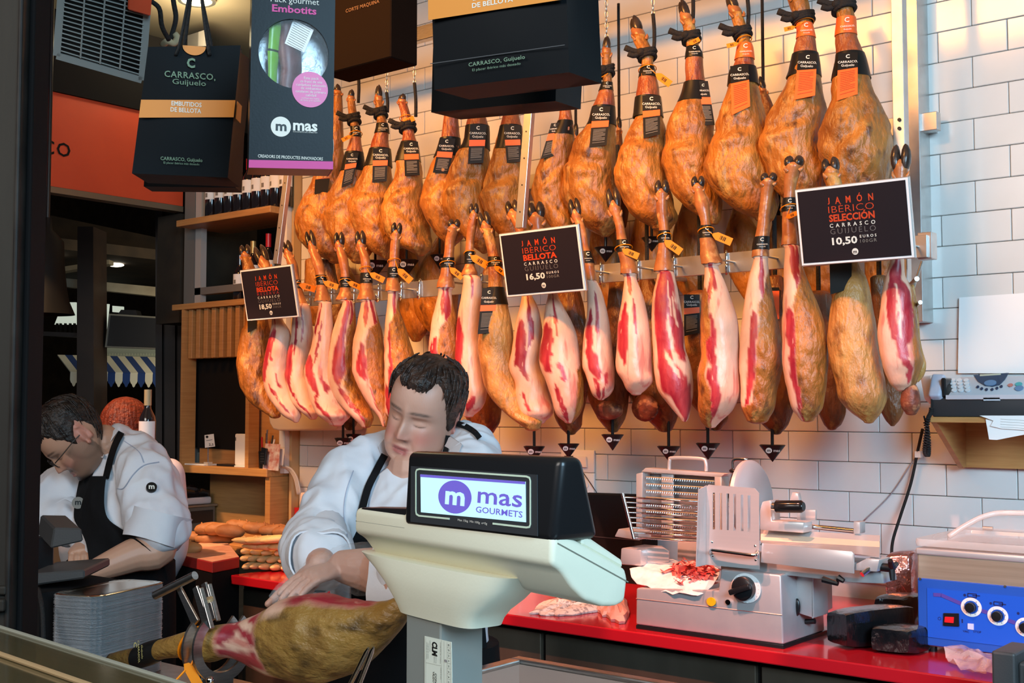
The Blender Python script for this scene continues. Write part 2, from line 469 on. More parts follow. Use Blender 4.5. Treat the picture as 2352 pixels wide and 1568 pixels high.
# striped awning of the stall opposite
aw = thing('striped_awning', 'blue and white striped awning of the stall across the hall', 'awning', PD(250, 850, 9.6))
m_aw = mat('awning_white', (.72, .70, .56), rough=.85); m_ab = mat('awning_blue', (.015, .05, .20), rough=.85)
n = 15
for i in range(n):
    s0, s1 = i/n, (i+1)/n
    tA, tB = (132+ (390-132)*s0*1.0, 817+ 6*s0), (132+(390-132)*s1, 817+6*s1)
    bA, bB = (162+(420-162)*s0, 856+4*s0), (162+(420-162)*s1, 856+4*s1)
    p = [PD(*tA, 10.3), PD(*tB, 10.3), PD(*bB, 9.5), PD(*bA, 9.5)]
    mm = m_ab if i % 2 else m_aw
    MB().slab(p, .01).build('stripe', mm, aw)
    mb = MB(); w = (p[2]-p[3]); ctr = (p[2]+p[3])/2
    pts = [(-.5, 0), (-.5, -.055), (-.38, -.075), (-.22, -.085), (-.14, -.10), (0, -.108), (.14, -.10), (.22, -.085), (.38, -.075), (.5, -.055), (.5, 0)]
    M_ = frame(ctr, w, -FWD)
    mb.prism([(x*w.length, y) for x, y in pts], .006, M_)
    mb.build('scallop', mm, aw)
mb = MB()
for i in range(28):
    u = 190+i*6.5
    mb.slab([PD(u, 817, 10.35), PD(u+6.5, 817, 10.35), PD(u+3.4, 811, 10.35), PD(u+3.0, 811, 10.35)], .01)
mb.build('crest_trim', mat('pale_trim', (.35, .40, .33), rough=.8), aw)
dquad(((215, 818), (370, 824), (370, 803), (215, 797)), 10.5, .05, mat('pale_fascia', (.28, .33, .29), rough=.8), 'fascia', aw)
# ------------------------------------------------------------------ vermilion fascia sign perpendicular to the wall
XS = -5.97
sg = thing('fascia_sign', 'vermilion fascia sign with black letters, upper left behind the bags', 'sign', PX(250, 440, XS))
zt_, zb_ = PX(110, 208, XS).z, PX(110, 426, XS).z
y1 = PX(420, 460, XS).y
MB().box2((XS-.06, 1.5, zb_), (XS, y1, zt_)).build('board', m_orange, sg)
MB().box2((XS-.07, 1.5, zb_-.035), (XS+.005, y1, zb_-.002)).build('lower_trim', mat('sign_trim', (.20, .15, .10), rough=.4, metal=.4), sg)
c = PX(161, 357, XS)
hgt = abs(PX(145, 328, XS).z-PX(145, 360, XS).z)
M_ = frame(V((XS+.003, c.y, PX(145, 359, XS).z)), (0, 1, 0), (1, 0, 0))
tv_, _ = text_data('CARRASCO', .012, 1.15)
half = max(p.x for p in tv_)*hgt/.72
MB().text('CARRASCO', M_ @ Matrix.Translation((-half, 0, 0)), hgt/.72, .012, 1.15).build('lettering', m_matblk, sg)
struct(MB().box2((XS-.25, 1.5, zt_), (XS+.02, 6.0, zt_+.45)).build('beam_1', m_matblk))
struct(MB().box2((XS-.25, y1, 2.1), (XS-.02, 4.8, 2.75)).build('beam_2', m_hall))
# ------------------------------------------------------------------ ham materials
def meatmat(name, s1, s2, s3, rough=.38, flip=False):
    m = bpy.data.materials.new(name); MATS[name] = m; m.use_nodes = True
    nt = m.node_tree; N = nt.nodes; L = nt.links; b = N['Principled BSDF']
    at = N.new('ShaderNodeAttribute'); at.attribute_name = 'meat'
    sp = N.new('ShaderNodeSeparateColor'); L.new(at.outputs['Color'], sp.inputs[0])
    tc = N.new('ShaderNodeTexCoord')
    def nz(scale, st=(1, 1, 1), detail=5, lo=.35, hi=.65, dist=0):
        mp = N.new('ShaderNodeMapping'); mp.inputs['Scale'].default_value = st[::-1] if flip else st
        L.new(tc.outputs['Object'], mp.inputs[0])
        n = N.new('ShaderNodeTexNoise'); n.inputs['Scale'].default_value = scale; n.inputs['Detail'].default_value = detail
        n.inputs['Distortion'].default_value = dist
        L.new(mp.outputs[0], n.inputs['Vector'])
        r = N.new('ShaderNodeMapRange'); r.inputs['From Min'].default_value = lo; r.inputs['From Max'].default_value = hi
        L.new(n.outputs['Fac'], r.inputs['Value']); return r.outputs[0]
    def mx(f, a, c):
        x = N.new('ShaderNodeMix'); x.data_type = 'RGBA'
        L.new(f, x.inputs['Factor'])
        for k, q in ((6, a), (7, c)):
            if isinstance(q, tuple): x.inputs[k].default_value = (*q, 1)
            else: L.new(q, x.inputs[k])
        return x.outputs[2]
    skin = mx(nz(9, (1, 1, .6), 5, .36, .66), s1, s2)
    skin = mx(nz(26, (1, 1, .5), 5, .54, .72), skin, s3)
    skin = mx(nz(14, (1, 1, .7), 4, .60, .74), skin, (.50, .29, .08))
    skin = mx(sp.outputs[2], skin, mx(nz(22, (1, 1, .4)), (.20, .035, .015), (.34, .10, .03)))
    fat = mx(nz(16, (1, 1, .4), 4, .4, .75), (.70, .45, .33), (.60, .33, .21))
    fat = mx(nz(30, (1, 1, .12), 3, .60, .70), fat, (.55, .20, .15))
    mus = mx(nz(40, (1, 1, .18), 4, .40, .70), (.27, .013, .026), (.42, .05, .055))
    mus = mx(nz(60, (1, 1, .25), 3, .66, .74), mus, (.62, .32, .26))
    c = mx(sp.outputs[1], skin, fat); c = mx(sp.outputs[0], c, mus)
    L.new(c, b.inputs['Base Color'])
    b.inputs['Roughness'].default_value = rough
    b.inputs['Subsurface Weight'].default_value = 0
    nn = N.new('ShaderNodeTexNoise'); nn.inputs['Scale'].default_value = 38; nn.inputs['Detail'].default_value = 6
    mp = N.new('ShaderNodeMapping'); mp.inputs['Scale'].default_value = (.5, 1, 1) if flip else (1, 1, .5); L.new(tc.outputs['Object'], mp.inputs[0]); L.new(mp.outputs[0], nn.inputs['Vector'])
    bp = N.new('ShaderNodeBump'); bp.inputs['Distance'].default_value = .02
    inv = N.new('ShaderNodeMath'); inv.operation = 'MULTIPLY_ADD'; inv.inputs[1].default_value = -.55; inv.inputs[2].default_value = .72
    L.new(sp.outputs[1], inv.inputs[0]); L.new(inv.outputs[0], bp.inputs['Strength'])
    L.new(nn.outputs['Fac'], bp.inputs['Height']); L.new(bp.outputs[0], b.inputs['Normal'])
    return m
mh_gold = meatmat('golden_ham_skin', (.42, .165, .028), (.22, .075, .015), (.075, .027, .010))
mh_dark = meatmat('dark_ham_skin', (.25, .085, .022), (.13, .045, .014), (.055, .022, .009))
mh_yell = meatmat('yellow_ham_skin', (.46, .245, .068), (.34, .155, .040), (.20, .08, .022))
m_shank = mat('ham_shank_skin', (.42, .155, .045), rough=.3, col2=(.27, .085, .028), scale=16, col3=(.55, .27, .10), scale3=30, bump=.18, bscale=55)
m_hoof = mat('black_hoof', (.016, .012, .010), rough=.25, col2=(.05, .032, .024), scale=30, bump=.15, bscale=40)
m_lab = mat('black_label', (.012, .011, .010), rough=.35, spec=.22)
m_labo = mat('orange_label', (.88, .13, .02), rough=.4)
m_ink = mat('white_print', (.72, .70, .62), rough=.6)
m_inkd = mat('grey_print', (.22, .20, .17), rough=.6)
m_tag = mat('amber_tag', (.85, .24, .004), rough=.5, spec=.2)
m_rope = mat('black_rope', (.012, .010, .009), rough=.85, bump=.5, bscale=160)
m_cut = mat('cut_bone_end', (.20, .055, .025), rough=.5, col2=(.06, .018, .012), scale=26, col3=(.45, .22, .10), scale3=34, bump=.5, bscale=40)

def rows(s): return [tuple(float(x) for x in r.split(',')) for r in s.split(';')]
class Ham:
    def __init__(h, rw, Y, k=.78, leg=None):
        h.r = rw; h.Y = Y; h.k = k
        h.vs = [r[0] for r in rw]; h.ls = [r[1] for r in rw]; h.rs = [r[2] for r in rw]
        h.leg = leg if leg is not None else h.vs[0]
    def ev(h, v):
        l, r = cr(h.vs, h.ls, v), cr(h.vs, h.rs, v)
        u = (l+r)/2; w = max((r-l)/2, 1.0)
        C = PY(u, v, h.Y)
        d = ray(u, v); dh = V((d.x, d.y, 0)).normalized()
        n = V((dh.y, -dh.x, 0))
        dep = (C-CAM).dot(FWD)
        wm = w*dep/F*(FWD.dot(dh))
        t = sstep(h.leg, h.leg+(h.vs[-1]-h.leg)*.45, v)
        k = 1+(h.k-1)*t
        A = wm/sqrt(n.x**2+(k*n.y)**2); B = A*k
        return C, A, B, n, dh, wm
    def front(h, v, s=0, eps=0):
        C, A, B, n, dh, wm = h.ev(v)
        D = 1/sqrt((dh.x/A)**2+(dh.y/B)**2)
        return C+n*(s*wm)-dh*(D*sqrt(max(0, 1-s*s))+eps)
    def ring(h, v, sc=1.0, add=0.0, n=28):
        C, A, B, nn, dh, wm = h.ev(v)
        return [C+V(((A*sc+add)*cos(2*pi*j/n), (B*sc+add)*sin(2*pi*j/n), 0)) for j in range(n)]
    def surf(h, v0, v1, N, n, amp, fn=None, cap=(False, True), seed=0, fold=None, capk=.45):
        mb = MB(); mb.c = []
        rings = []
        H = abs(v1-v0)
        vs = [v0+(v1-v0)*i/(N-1) for i in range(N)]
        steps = [(v, 1.0) for v in vs]
        if cap[1]:
            C, A, B, *_ = h.ev(v1); w = (cr(h.vs, h.rs, v1)-cr(h.vs, h.ls, v1))/2
            for q in (.35, .65, .87, .99): steps.append((v1+q*w*capk, sqrt(max(0, 1-q*q))))
        if cap[0]:
            w = (cr(h.vs, h.rs, v0)-cr(h.vs, h.ls, v0))/2
            for q in (.35, .65, .87, .99): steps.insert(0, (v0-q*w*capk, sqrt(max(0, 1-q*q))))
        for v, sc in steps:
            vv = min(max(v, v0), v1)
            C, A, B, nn, dh, wm = h.ev(vv)
            if v != vv:
                C = PY((cr(h.vs, h.ls, vv)+cr(h.vs, h.rs, vv))/2, v, h.Y)
            t = (vv-v0)/H
            ring = []
            for j in range(n):
                ph = 2*pi*j/n
                o = V((A*cos(ph), B*sin(ph), 0))
                s = o.dot(nn)/wm; f = -o.dot(dh)
                p = C+o
                q = p+V((seed*3.7, seed*1.3, 0))
                a = amp*sstep(0, .25, t)+amp*.15
                d = a*(fbm(q*7)+.45*fbm(q*19))
                if fold:
                    for (t0, sl, wd, dp, s0, s1) in fold:
                        if s0 < s < s1 and f > -.2*wm:
                            e = (t-t0-sl*s+.03*fbm(q*9))/wd
                            d += -dp*exp(-e*e)*min(1, (s-s0)*4, (s1-s)*4)+dp*.6*exp(-((e-1.9)**2))*min(1, (s-s0)*4, (s1-s)*4)
                ring.append(C+o*(sc*(1+d)))
                if fn:
                    mb.c.append(fn(s, t, f/wm, q))
                else: mb.c.append((0, 0, 0))
            rings.append(ring)
        mb.loft(rings, caps=(True, True))
        return mb
def capsule(s, t, a):
    s0, t0, s1, t1, w = a
    dx, dy = s1-s0, (t1-t0)*2.6; px, py = s-s0, (t-t0)*2.6
    k = max(0, min(1, (px*dx+py*dy)/(dx*dx+dy*dy+1e-9)))
    w2 = w*(.45+.55*sin(pi*min(1, max(0, .12+.76*k))))
    return sqrt((px-k*dx)**2+(py-k*dy)**2)/w2
def band(h, v0, v1, m, parent, name='band', text=True, add=.0016):
    steps = [v0+(v1-v0)*i/4 for i in range(5)]
    mb = MB(); mb.loft([h.ring(v, 1.04, add) for v in steps]+[h.ring(v1, .98, 0)], caps=(False, False))
    b = mb.build(name, m, parent, smooth=60)
    if text:
        vm = (v0+v1)/2
        p0, p1 = h.front(v0, .15, .0035), h.front(v1, .15, .0035)
        C, A, B, n, dh, wm = h.ev(vm)
        up = (p0-p1).normalized(); nn = n.cross(up).normalized()
        hh = (p0-p1).length
        s = .52*wm/2.2*2
        M_ = frame(p1+up*(hh*.42)-dh*.004, n, nn)
        t = MB()
        t.text('C', M_ @ Matrix.Translation((-wm*.05, hh*.16, 0)), hh*.40, .02)
        t.text('CARRASCO,', M_ @ Matrix.Translation((0, -hh*.13, 0)), wm*.26, .01, 1.05)
        t.text('Guijuelo', M_ @ Matrix.Translation((0, -hh*.30, 0)), wm*.24)
        t.build('lettering', m_ink, b)
    return b
def label_card(h, tl, tr, bl, br, sv, parent, orange=False, text=True, eps=.006, vis=True):
    """a card hanging down the front of the leg: corners in px, sv = stripe rows (top, bottom) as fractions"""
    um = (tl[0]+tr[0])/2; ub = (bl[0]+br[0])/2; vt = (tl[1]+tr[1])/2; vb = (bl[1]+br[1])/2
    C, A, B, n, dh, wm = h.ev(vt)
    def fr(u, v):
        C, A, B, n_, dh_, wm_ = h.ev(v)
        c = (cr(h.vs, h.ls, v)+cr(h.vs, h.rs, v))/2; w = max(1, (cr(h.vs, h.rs, v)-cr(h.vs, h.ls, v))/2)
        s = max(-.75, min(.75, (u-c)/w))
        return h.front(v, s, eps)
    p0, p1 = fr(um, vt), fr(ub, vb)
    # clear the bulge of the leg between both ends
    pm = fr((um+ub)/2, (vt+vb)/2)
    push = max(0, ((p0+p1)/2-pm).dot(dh))
    p0 = p0-dh*(push+.003); p1 = p1-dh*(push+.003)
    dn = (p1-p0).normalized(); nn = (-n.cross(dn)).normalized()
    if nn.dot(dh) > 0: nn = -nn
    q = [PP(*c, p0, nn) for c in (bl, br, tr, tl)]
    def bil(x, y):                            # x 0..1 left-right, y 0..1 top-bottom
        return (q[3]*(1-x)+q[2]*x)*(1-y)+(q[0]*(1-x)+q[1]*x)*y
    card = MB().slab(q, .0016, nn).build('label', m_labo if orange else m_lab, parent)
    up = (bil(.5, 0)-bil(.5, 1)).normalized(); xd = (q[2]-q[3]); wd = xd.length
    e = nn*.0012
    def strip(x0, x1, y0, y1, m, nm):
        return MB().slab([bil(x0, y1)+e, bil(x1, y1)+e, bil(x1, y0)+e, bil(x0, y0)+e], .0008, nn).build(nm, m, card)
    if orange: strip(0, 1, 0, sv[0], m_lab, 'dark_header')
    else: strip(0, 1, sv[0], sv[1], m_labo, 'orange_stripe')
    if text:
        M_ = frame(bil(.5, sv[0]*.5)+nn*.0022, xd, nn); t = MB()
        hh = (bil(.5, 0)-bil(.5, sv[0])).length
        t.text('C', M_ @ Matrix.Translation((0, hh*.16, 0)), wd*.30, .03)
        t.text('CARRASCO,', M_ @ Matrix.Translation((0, -hh*.14, 0)), wd*.185, .012, 1.02)
        t.text('Guijuelo', M_ @ Matrix.Translation((0, -hh*.36, 0)), wd*.20, .006)
        t.build('lettering', m_ink, card)
        t = MB(); lines = 13
        for i in range(lines):
            y = sv[1]+.05+(.93-sv[1]-.05)*i/lines
            if i == lines-2: continue
            x1 = .86-.25*random.random()*(i % 4 == 3)
            t.slab([bil(.14, y+.010)+e*1.4, bil(x1, y+.010)+e*1.4, bil(x1, y)+e*1.4, bil(.14, y)+e*1.4], .0004, nn)
        t.build('fine_print', m_inkd if not orange else mat('red_print', (.55, .05, .01), rough=.5), card)
    return card
def claws(h, tip, v0, parent, psi=0, sz=1.0, m=None):
    """two toes from the leg end up to the hoof tip"""
    C, A, B, n, dh, wm = h.ev(v0)
    T = PY(tip[0], tip[1], h.Y)
    d = T-C; ln = d.length; d.normalize()
    e = (n*cos(psi)-dh*sin(psi)); e = (e-d*e.dot(d)).normalized()
    f = d.cross(e)
    base = C+d*(ln*.10); ln *= 1.12
    hoof = None
    for sgn in (-1, 1):
        rings = []
        for t, r, o, tw in ((0, .62, .46, 1), (.22, .78, .58, 1.05), (.5, .80, .64, 1.0), (.75, .66, .64, .9), (.92, .40, .60, .75), (1.0, .10, .56, .6)):
            c = base+d*(ln*.82*t)+e*(sgn*wm*sz*o)+f*(wm*.10*sin(t*2.2))
            rings.append([c+e*(wm*sz*r*.80*cos(2*pi*j/12))+f*(wm*sz*r*1.1*tw*sin(2*pi*j/12)) for j in range(12)])
        mb = MB().loft(rings)
        if hoof is None: hoof = mb.build('hoof', m or m_hoof, parent, smooth=50)
        else: mb.build('toe', m or m_hoof, hoof, smooth=50)
    return hoof
def foot_cap(h, tip, parent, m):
    """skin between the leg and the claws plus the two dew claws"""
    v0 = h.vs[0]
    C, A, B, n, dh, wm = h.ev(v0)
    T = PY(tip[0], tip[1], h.Y); d = (T-C)
    mb = MB()
    r0 = h.ring(v0, 1.0, 0, 16)
    rings = [r0]
    for t, sc in ((.12, 1.03), (.26, .98), (.38, .8), (.46, .45)):
        rings.append([C+d*t+(p-C)*sc for p in r0])
    mb.loft(rings, caps=(False, True))
    for sgn in (-1, 1):
        c = C-d*.25+n*(sgn*wm*.75)-dh*wm*.5
        mb.tube([c, c+d*.14+n*(sgn*wm*.32)-dh*wm*.15, c+d*.26+n*(sgn*wm*.42)-dh*wm*.2], [wm*.32, wm*.24, wm*.06], 8)
    return mb.build('foot', m, parent, smooth=60)
def tie_tag(h, v, p0, p1, parent, wd=None):
    """amber cable tie around the leg with its flag"""
    C, A, B, n, dh, wm = h.ev(v)
    ring = [q+V((0, 0, .010*cos(2*pi*j/20+.6))) for j, q in enumerate(h.ring(v, 1.16, .003, 20))]
    mb = MB().tube(ring+[ring[0]], .0018, 6, caps=False)
    t = mb.build('cable_tie', m_tag, parent, smooth=True)
    fp = h.front(v, .3, .012)
    a, b = PP(*p0, fp, -dh), PP(*p1, fp-dh*.01, -dh)
    d = (b-a); up = -dh.cross(d).normalized()
    if up.z < 0: up = -up
    w = d.length*.20
    mb = MB()
    mb.slab([a-up*w*.3, a+d*.2-up*w, b-up*w, b+up*w, a+d*.2+up*w, a+up*w*.3][0:4], .0015, -dh)
    mb = MB()
    M_ = frame(a, d, -dh)
    L_ = d.length
    sg = 1 if (M_.col[1].xyz).z > 0 else -1
    mb.prism([(0, -w*.3), (L_*.22, -w), (L_, -w), (L_, w), (L_*.22, w), (0, w*.3)], .002, M_)
    fl = mb.build('tag_flag', m_tag, t)
    mb = MB()
    for i, x in enumerate((.40, .46, .50, .57, .62, .66)):
        mb.box((L_*x, 0, .0026), (L_*(.03 if i % 2 else .016), w*1.0, .0006), M_)
    mb.build('bar_marks', m_matblk, t)
    nd = h.front(v, .2, .004)
    MB().tube([nd, a], .0016, 6).build('strap', m_tag, t)
    return t
def rope(h, v, parent, knot=-1, loops=3, tail=True):
    mb = MB()
    for i in range(loops):
        vv = v-9+i*9
        ring = h.ring(vv, 1.10, .004, 20)
        ring = [p+V((0, 0, .010*sin(2*pi*j/20+i))) for j, p in enumerate(ring)]
        mb.tube(ring+[ring[0]], .0085, 7, caps=False)
    C, A, B, n, dh, wm = h.ev(v)
    if tail:
        k = h.front(v, knot*.8, .008)
        mb.ball(k, (.020, .020, .017), 9, 6)
        mb.tube(spline([k, k+n*knot*.030+V((0, 0, .006)), k+n*knot*.062+V((0, 0, .020))], 6), [.010, .011, .011, .011, .012, .012], 7)
        mb.tube(spline([k, k+n*knot*.026+V((0, 0, -.012)), k+n*knot*.05+V((0, 0, -.004))], 6), [.009, .010, .011, .011, .011, .011], 7)
    return mb.build('rope', m_rope, parent, smooth=True)
CHAIN = None
def chain(u, v0, v1, Y, zt, parent, cord=None):
    """chain of links from height zt down to pixel row v1, then an optional black cord"""
    global CHAIN
    b = PY(u, v1, Y)
    if CHAIN is None:
        mb = MB(); pts = []
        for j in range(12):
            a = 2*pi*j/12
            pts.append(V((.0065*cos(a), 0, .013*sin(a))))
        mb.tube(pts+[pts[0]], .0019, 6, caps=False, up=(0, 1, 0))
        CHAIN = mb.mesh('chain_link', smooth=True); CHAIN.materials.append(m_steel)
    z = b.z; i = 0; base = wl(parent)
    holder = None
    vis = PY(u, -12, Y).z
    while z < zt:
        if z < vis:
            o = bpy.data.objects.new('chain_link', CHAIN); COL.objects.link(o); o.parent = parent
            o.location = V((b.x, b.y, z))-base; o.rotation_euler = (0, 0, .4+(pi/2)*(i % 2))
        z += .0225; i += 1
    if vis < zt: MB().cyl(V((b.x, b.y, vis)), V((b.x, b.y, zt)), .004).build('hanging_rod', m_steel, parent)
    if cord:
        c = PY(u+cord[0], cord[1], Y)
        MB().tube(spline([b, (b+c)/2+V((.004, 0, 0)), c], 8), .0075, 8).build('hanging_cord', m_rope, parent, smooth=True)
# ------------------------------------------------------------------ upper row: whole golden hams
YU, ZBAR = 3.85, 3.27
FO = [(.60, -.10, .030, .10, -1.1, .55), (.78, .16, .035, .06, -.5, 1.1)]
UP = [
 # rows, tip, label text, dict
 ("215,766,786;300,757,790;405,722,790;455,694,800;510,678,812;555,690,815;585,720,806;597,752,790", (772, 195), 'farthest golden ham of the upper row, half hidden under the hanging gift box', dict(card=((724, 411), (758, 408), (722, 445), (752, 443), .02, .03), bare=1)),
 ("228,797,815;260,800,820;302,806,828;332,800,831;364,789,836;397,780,838;439,757,845;494,745,855;537,754,860;575,780,855;598,805,840", (806, 206), 'golden upper ham right of the gift box, vertical black cord behind its hoof', dict(rope=272, band=(291, 315), lab=(350, 394), card=((798, 350), (824, 350), (784, 431), (810, 420), .34, .49), chain=(823, 165, (0, 236)), tag=(308, (806, 312), (786, 321)))),
 ("232,860,880;270,865,886;293,864,893;325,854,894;351,847,898;384,836,900;423,816,905;455,805,910;491,801,915;527,809,918;559,830,915;580,858,905;592,880,895", (868, 196), 'golden upper ham with rope knot and chain, second right of the gift box', dict(rope=258, band=(284, 306), lab=(342, 384), card=((857, 340), (892, 341), (855, 419), (888, 416), .36, .52), chain=(888, 212, (2, 258)))),
 ("235,913,934;260,920,942;293,922,950;312,925,953;332,920,960;358,911,964;390,905,969;413,902,972;449,881,974;491,872,979;527,878,989;553,898,992;572,930,990;584,956,976", (923, 216), 'golden upper ham with an amber tag across its ankle, left of the big bag', dict(rope=290, lab=(326, 372), card=((927, 325), (960, 325), (930, 404), (964, 402), .37, .53), chain=(952, 190, (3, 268)), tag=(272, (924, 282), (951, 270)))),
 ("200,1030,1050;250,1022,1052;295,1015,1055;319,1011,1057;355,1000,1058;387,984,1062;426,970,1068;465,965,1072;504,979,1075;530,993,1072;552,1013,1060;562,1030,1048", (1038, 150), 'golden upper ham, left one of three right under the big black bag', dict(lab=(318, 362), card=((1012, 317), (1046, 318), (994, 396), (1031, 399), .39, .55), red=(200, 320))),
 ("200,1085,1105;260,1076,1115;290,1070,1123;327,1065,1124;355,1047,1125;387,1034,1128;426,1021,1130;457,1017,1132;491,1026,1135;518,1042,1138;544,1062,1140;570,1091,1130;580,1105,1118", (1095, 150), 'golden upper ham, middle one of three right under the big black bag', dict(lab=(290, 345), card=((1080, 285), (1118, 286), (1075, 376), (1110, 374), .40, .56))),
 ("200,1165,1185;260,1155,1192;290,1149,1198;327,1141,1200;355,1133,1203;387,1122,1206;426,1107,1210;457,1102,1214;491,1112,1218;518,1128,1220;545,1150,1218;562,1178,1208", (1176, 150), 'golden ham in the upper row partly behind the slanted aluminium post', dict(lab=(290, 345), card=((1157, 286), (1194, 287), (1164, 374), (1197, 371), .40, .55))),
 ("180,1288,1306;243,1285,1311;277,1282,1315;308,1264,1317;335,1253,1318;361,1243,1318;413,1228,1314;447,1223,1313;478,1231,1316;505,1251,1320;540,1280,1318;562,1300,1312", (1296, 140), 'golden ham in the upper row with its label turned left, right of the slanted post', dict(lab=(278, 312), card=((1266, 283), (1290, 281), (1242, 365), (1272, 358), .30, .50), red=(180, 280))),
 ("123,1382,1404;160,1383,1405;182,1384,1406;199,1379,1407;229,1368,1411;245,1361,1412;282,1351,1414;315,1329,1416;358,1308,1419;398,1291,1420;431,1289,1420;464,1298,1424;491,1313,1430;512,1335,1430;530,1358,1415;540,1380,1400", (1392, 84), 'golden upper ham hanging from a chain, hoof upright, right of the big bag', dict(rope=162, band=(190, 209), lab=(246, 290), card=((1362, 244), (1402, 244), (1354, 338), (1393, 333), .37, .53), chain=(1393, 84, None), tag=(172, (1380, 178), (1348, 174)))),
 ("82,1452,1484;96,1455,1489;123,1469,1502;143,1474,1500;163,1470,1504;199,1464,1513;229,1459,1518;272,1454,1523;298,1442,1530;332,1424,1532;365,1416,1534;398,1410,1536;431,1416,1540;464,1432,1548;491,1452,1556;508,1474,1556;520,1495,1545", (1452, 40), 'golden upper ham with bent hoof and an amber tag flying to its right', dict(rope=124, band=(152, 178), lab=(224, 270), card=((1475, 219), (1516, 219), (1478, 318), (1516, 308), .37, .52), chain=(1500, 32, (2, 118)), tag=(160, (1507, 170), (1540, 192)))),
 ("46,1564,1592;60,1568,1597;90,1573,1603;109,1577,1606;123,1575,1613;153,1573,1615;186,1572,1621;216,1565,1626;239,1555,1630;282,1535,1637;332,1525,1642;375,1522,1648;415,1532,1652;448,1552,1656;478,1580,1657;500,1612,1656;512,1632,1650", (1562, 2), 'golden upper ham with its black label card turned to the right', dict(rope=84, band=(108, 134), lab=(190, 236), card=((1597, 186), (1626, 186), (1613, 287), (1642, 287), .37, .53), chain=(1592, -10, (-4, 78)), tag=(96, (1583, 102), (1606, 88)))),
 ("30,1676,1706;43,1680,1709;70,1688,1718;93,1696,1723;109,1693,1729;143,1686,1733;166,1675,1738;199,1671,1743;232,1661,1749;265,1648,1759;298,1635,1765;332,1625,1770;365,1618,1774;391,1615,1778;418,1627,1782;448,1650,1787;481,1690,1787;501,1733,1779", (1670, -14), 'ham with an all-orange card, upper row, third from the steel post on the right', dict(rope=73, band=(101, 137), bo=1, lab=(155, 196), card=((1677, 152), (1719, 149), (1681, 264), (1723, 244), .36, .37), ora=1, chain=(1716, -10, (2, 60)), tag=(92, (1695, 100), (1670, 104)))),
 ("-10,1806,1852;10,1812,1859;30,1820,1862;53,1829,1865;83,1830,1872;116,1822,1877;143,1816,1882;172,1809,1885;206,1792,1889;239,1776,1894;282,1756,1896;315,1748,1898;348,1745,1900;381,1753,1904;415,1772,1906;460,1805,1905;490,1840,1890", (1800, -60), 'ham with an all-orange card, upper row, second from the steel post, above two lower hooves', dict(rope=40, band=(55, 88), bo=1, lab=(124, 178), card=((1834, 122), (1877, 123), (1824, 229), (1872, 219), .37, .38), ora=1, chain=(1834, -30, None), tag=(54, (1826, 62), (1802, 66)))),
 ("-20,1922,1954;17,1918,1958;43,1922,1965;83,1918,1968;109,1920,1978;133,1920,1988;166,1913,1996;199,1908,2004;232,1905,2019;265,1893,2034;298,1885,2048;332,1881,2053;355,1879,2053;381,1885,2049;415,1895,2045;470,1910,2030;520,1935,2008;540,1958,1990", (1926, -80), 'big pale golden ham with an all-orange card, upper row, right beside the steel post', dict(rope=14, band=(42, 82), bo=1, lab=(124, 182), card=((1925, 123), (1970, 120), (1922, 231), (1970, 216), .36, .37), ora=1, chain=(1938, -60, None))),
]
def upper(i, d):
    rw, tip, lab, o = d
    h = Ham(rows(rw), YU-(.03 if i % 2 else 0), 1.12)
    vm = (h.vs[0]+h.vs[-1])/2
    t = thing('hanging_ham', lab, 'ham', h.ev(h.vs[-1])[0], 'golden hams of the upper row')
    red = o.get('red') or ((o['band'][1], o['lab'][0]+12) if 'band' in o else (h.vs[0], o['lab'][0]) if 'lab' in o else (0, 0))
    def fn(s, tt, f, q):
        v = h.vs[0]+tt*(h.vs[-1]-h.vs[0])
        e = 8*fbm(q*14)
        r = sstep(red[0]-6, red[0]+4, v)*(1-sstep(red[1]+6+e, red[1]+26+e, v))
        return (0, 0, r)
    j = random.uniform
    fo = [(.58+j(-.03, .05), j(-.16, .02), .030, .09+j(0, .04), -1.1, .55), (.76, .16, .035, .06, -.5, 1.1), (.42, .5, .05, .05, -1.1, .0)]
    hs = h.surf(h.vs[0], h.vs[-1], 72, 48, .10, fn, (False, True), i, fo)
    hs.build('body', mh_gold, t, smooth=True)
    foot_cap(h, tip, t, m_shank)
    claws(h, tip, h.vs[0], t, psi=1.15, sz=.8)
    if 'rope' in o: rope(h, o['rope'], t, knot=-1)
    if 'band' in o: band(h, *o['band'], m_labo if o.get('bo') else m_lab, t)
    if 'lab' in o: band(h, *o['lab'], m_lab, t, 'label_band', text=False)
    if 'card' in o:
        c = o['card']; label_card(h, *c[:4], c[4:], t, orange=bool(o.get('ora')), text=not o.get('bare'))
    if 'tag' in o: tie_tag(h, *o['tag'], t)
    if 'chain' in o:
        u, v, c = o['chain']; chain(u, 0, v, h.Y+.02, ZBAR, t, c)
    return t
for i, d in enumerate(UP): upper(i, d)
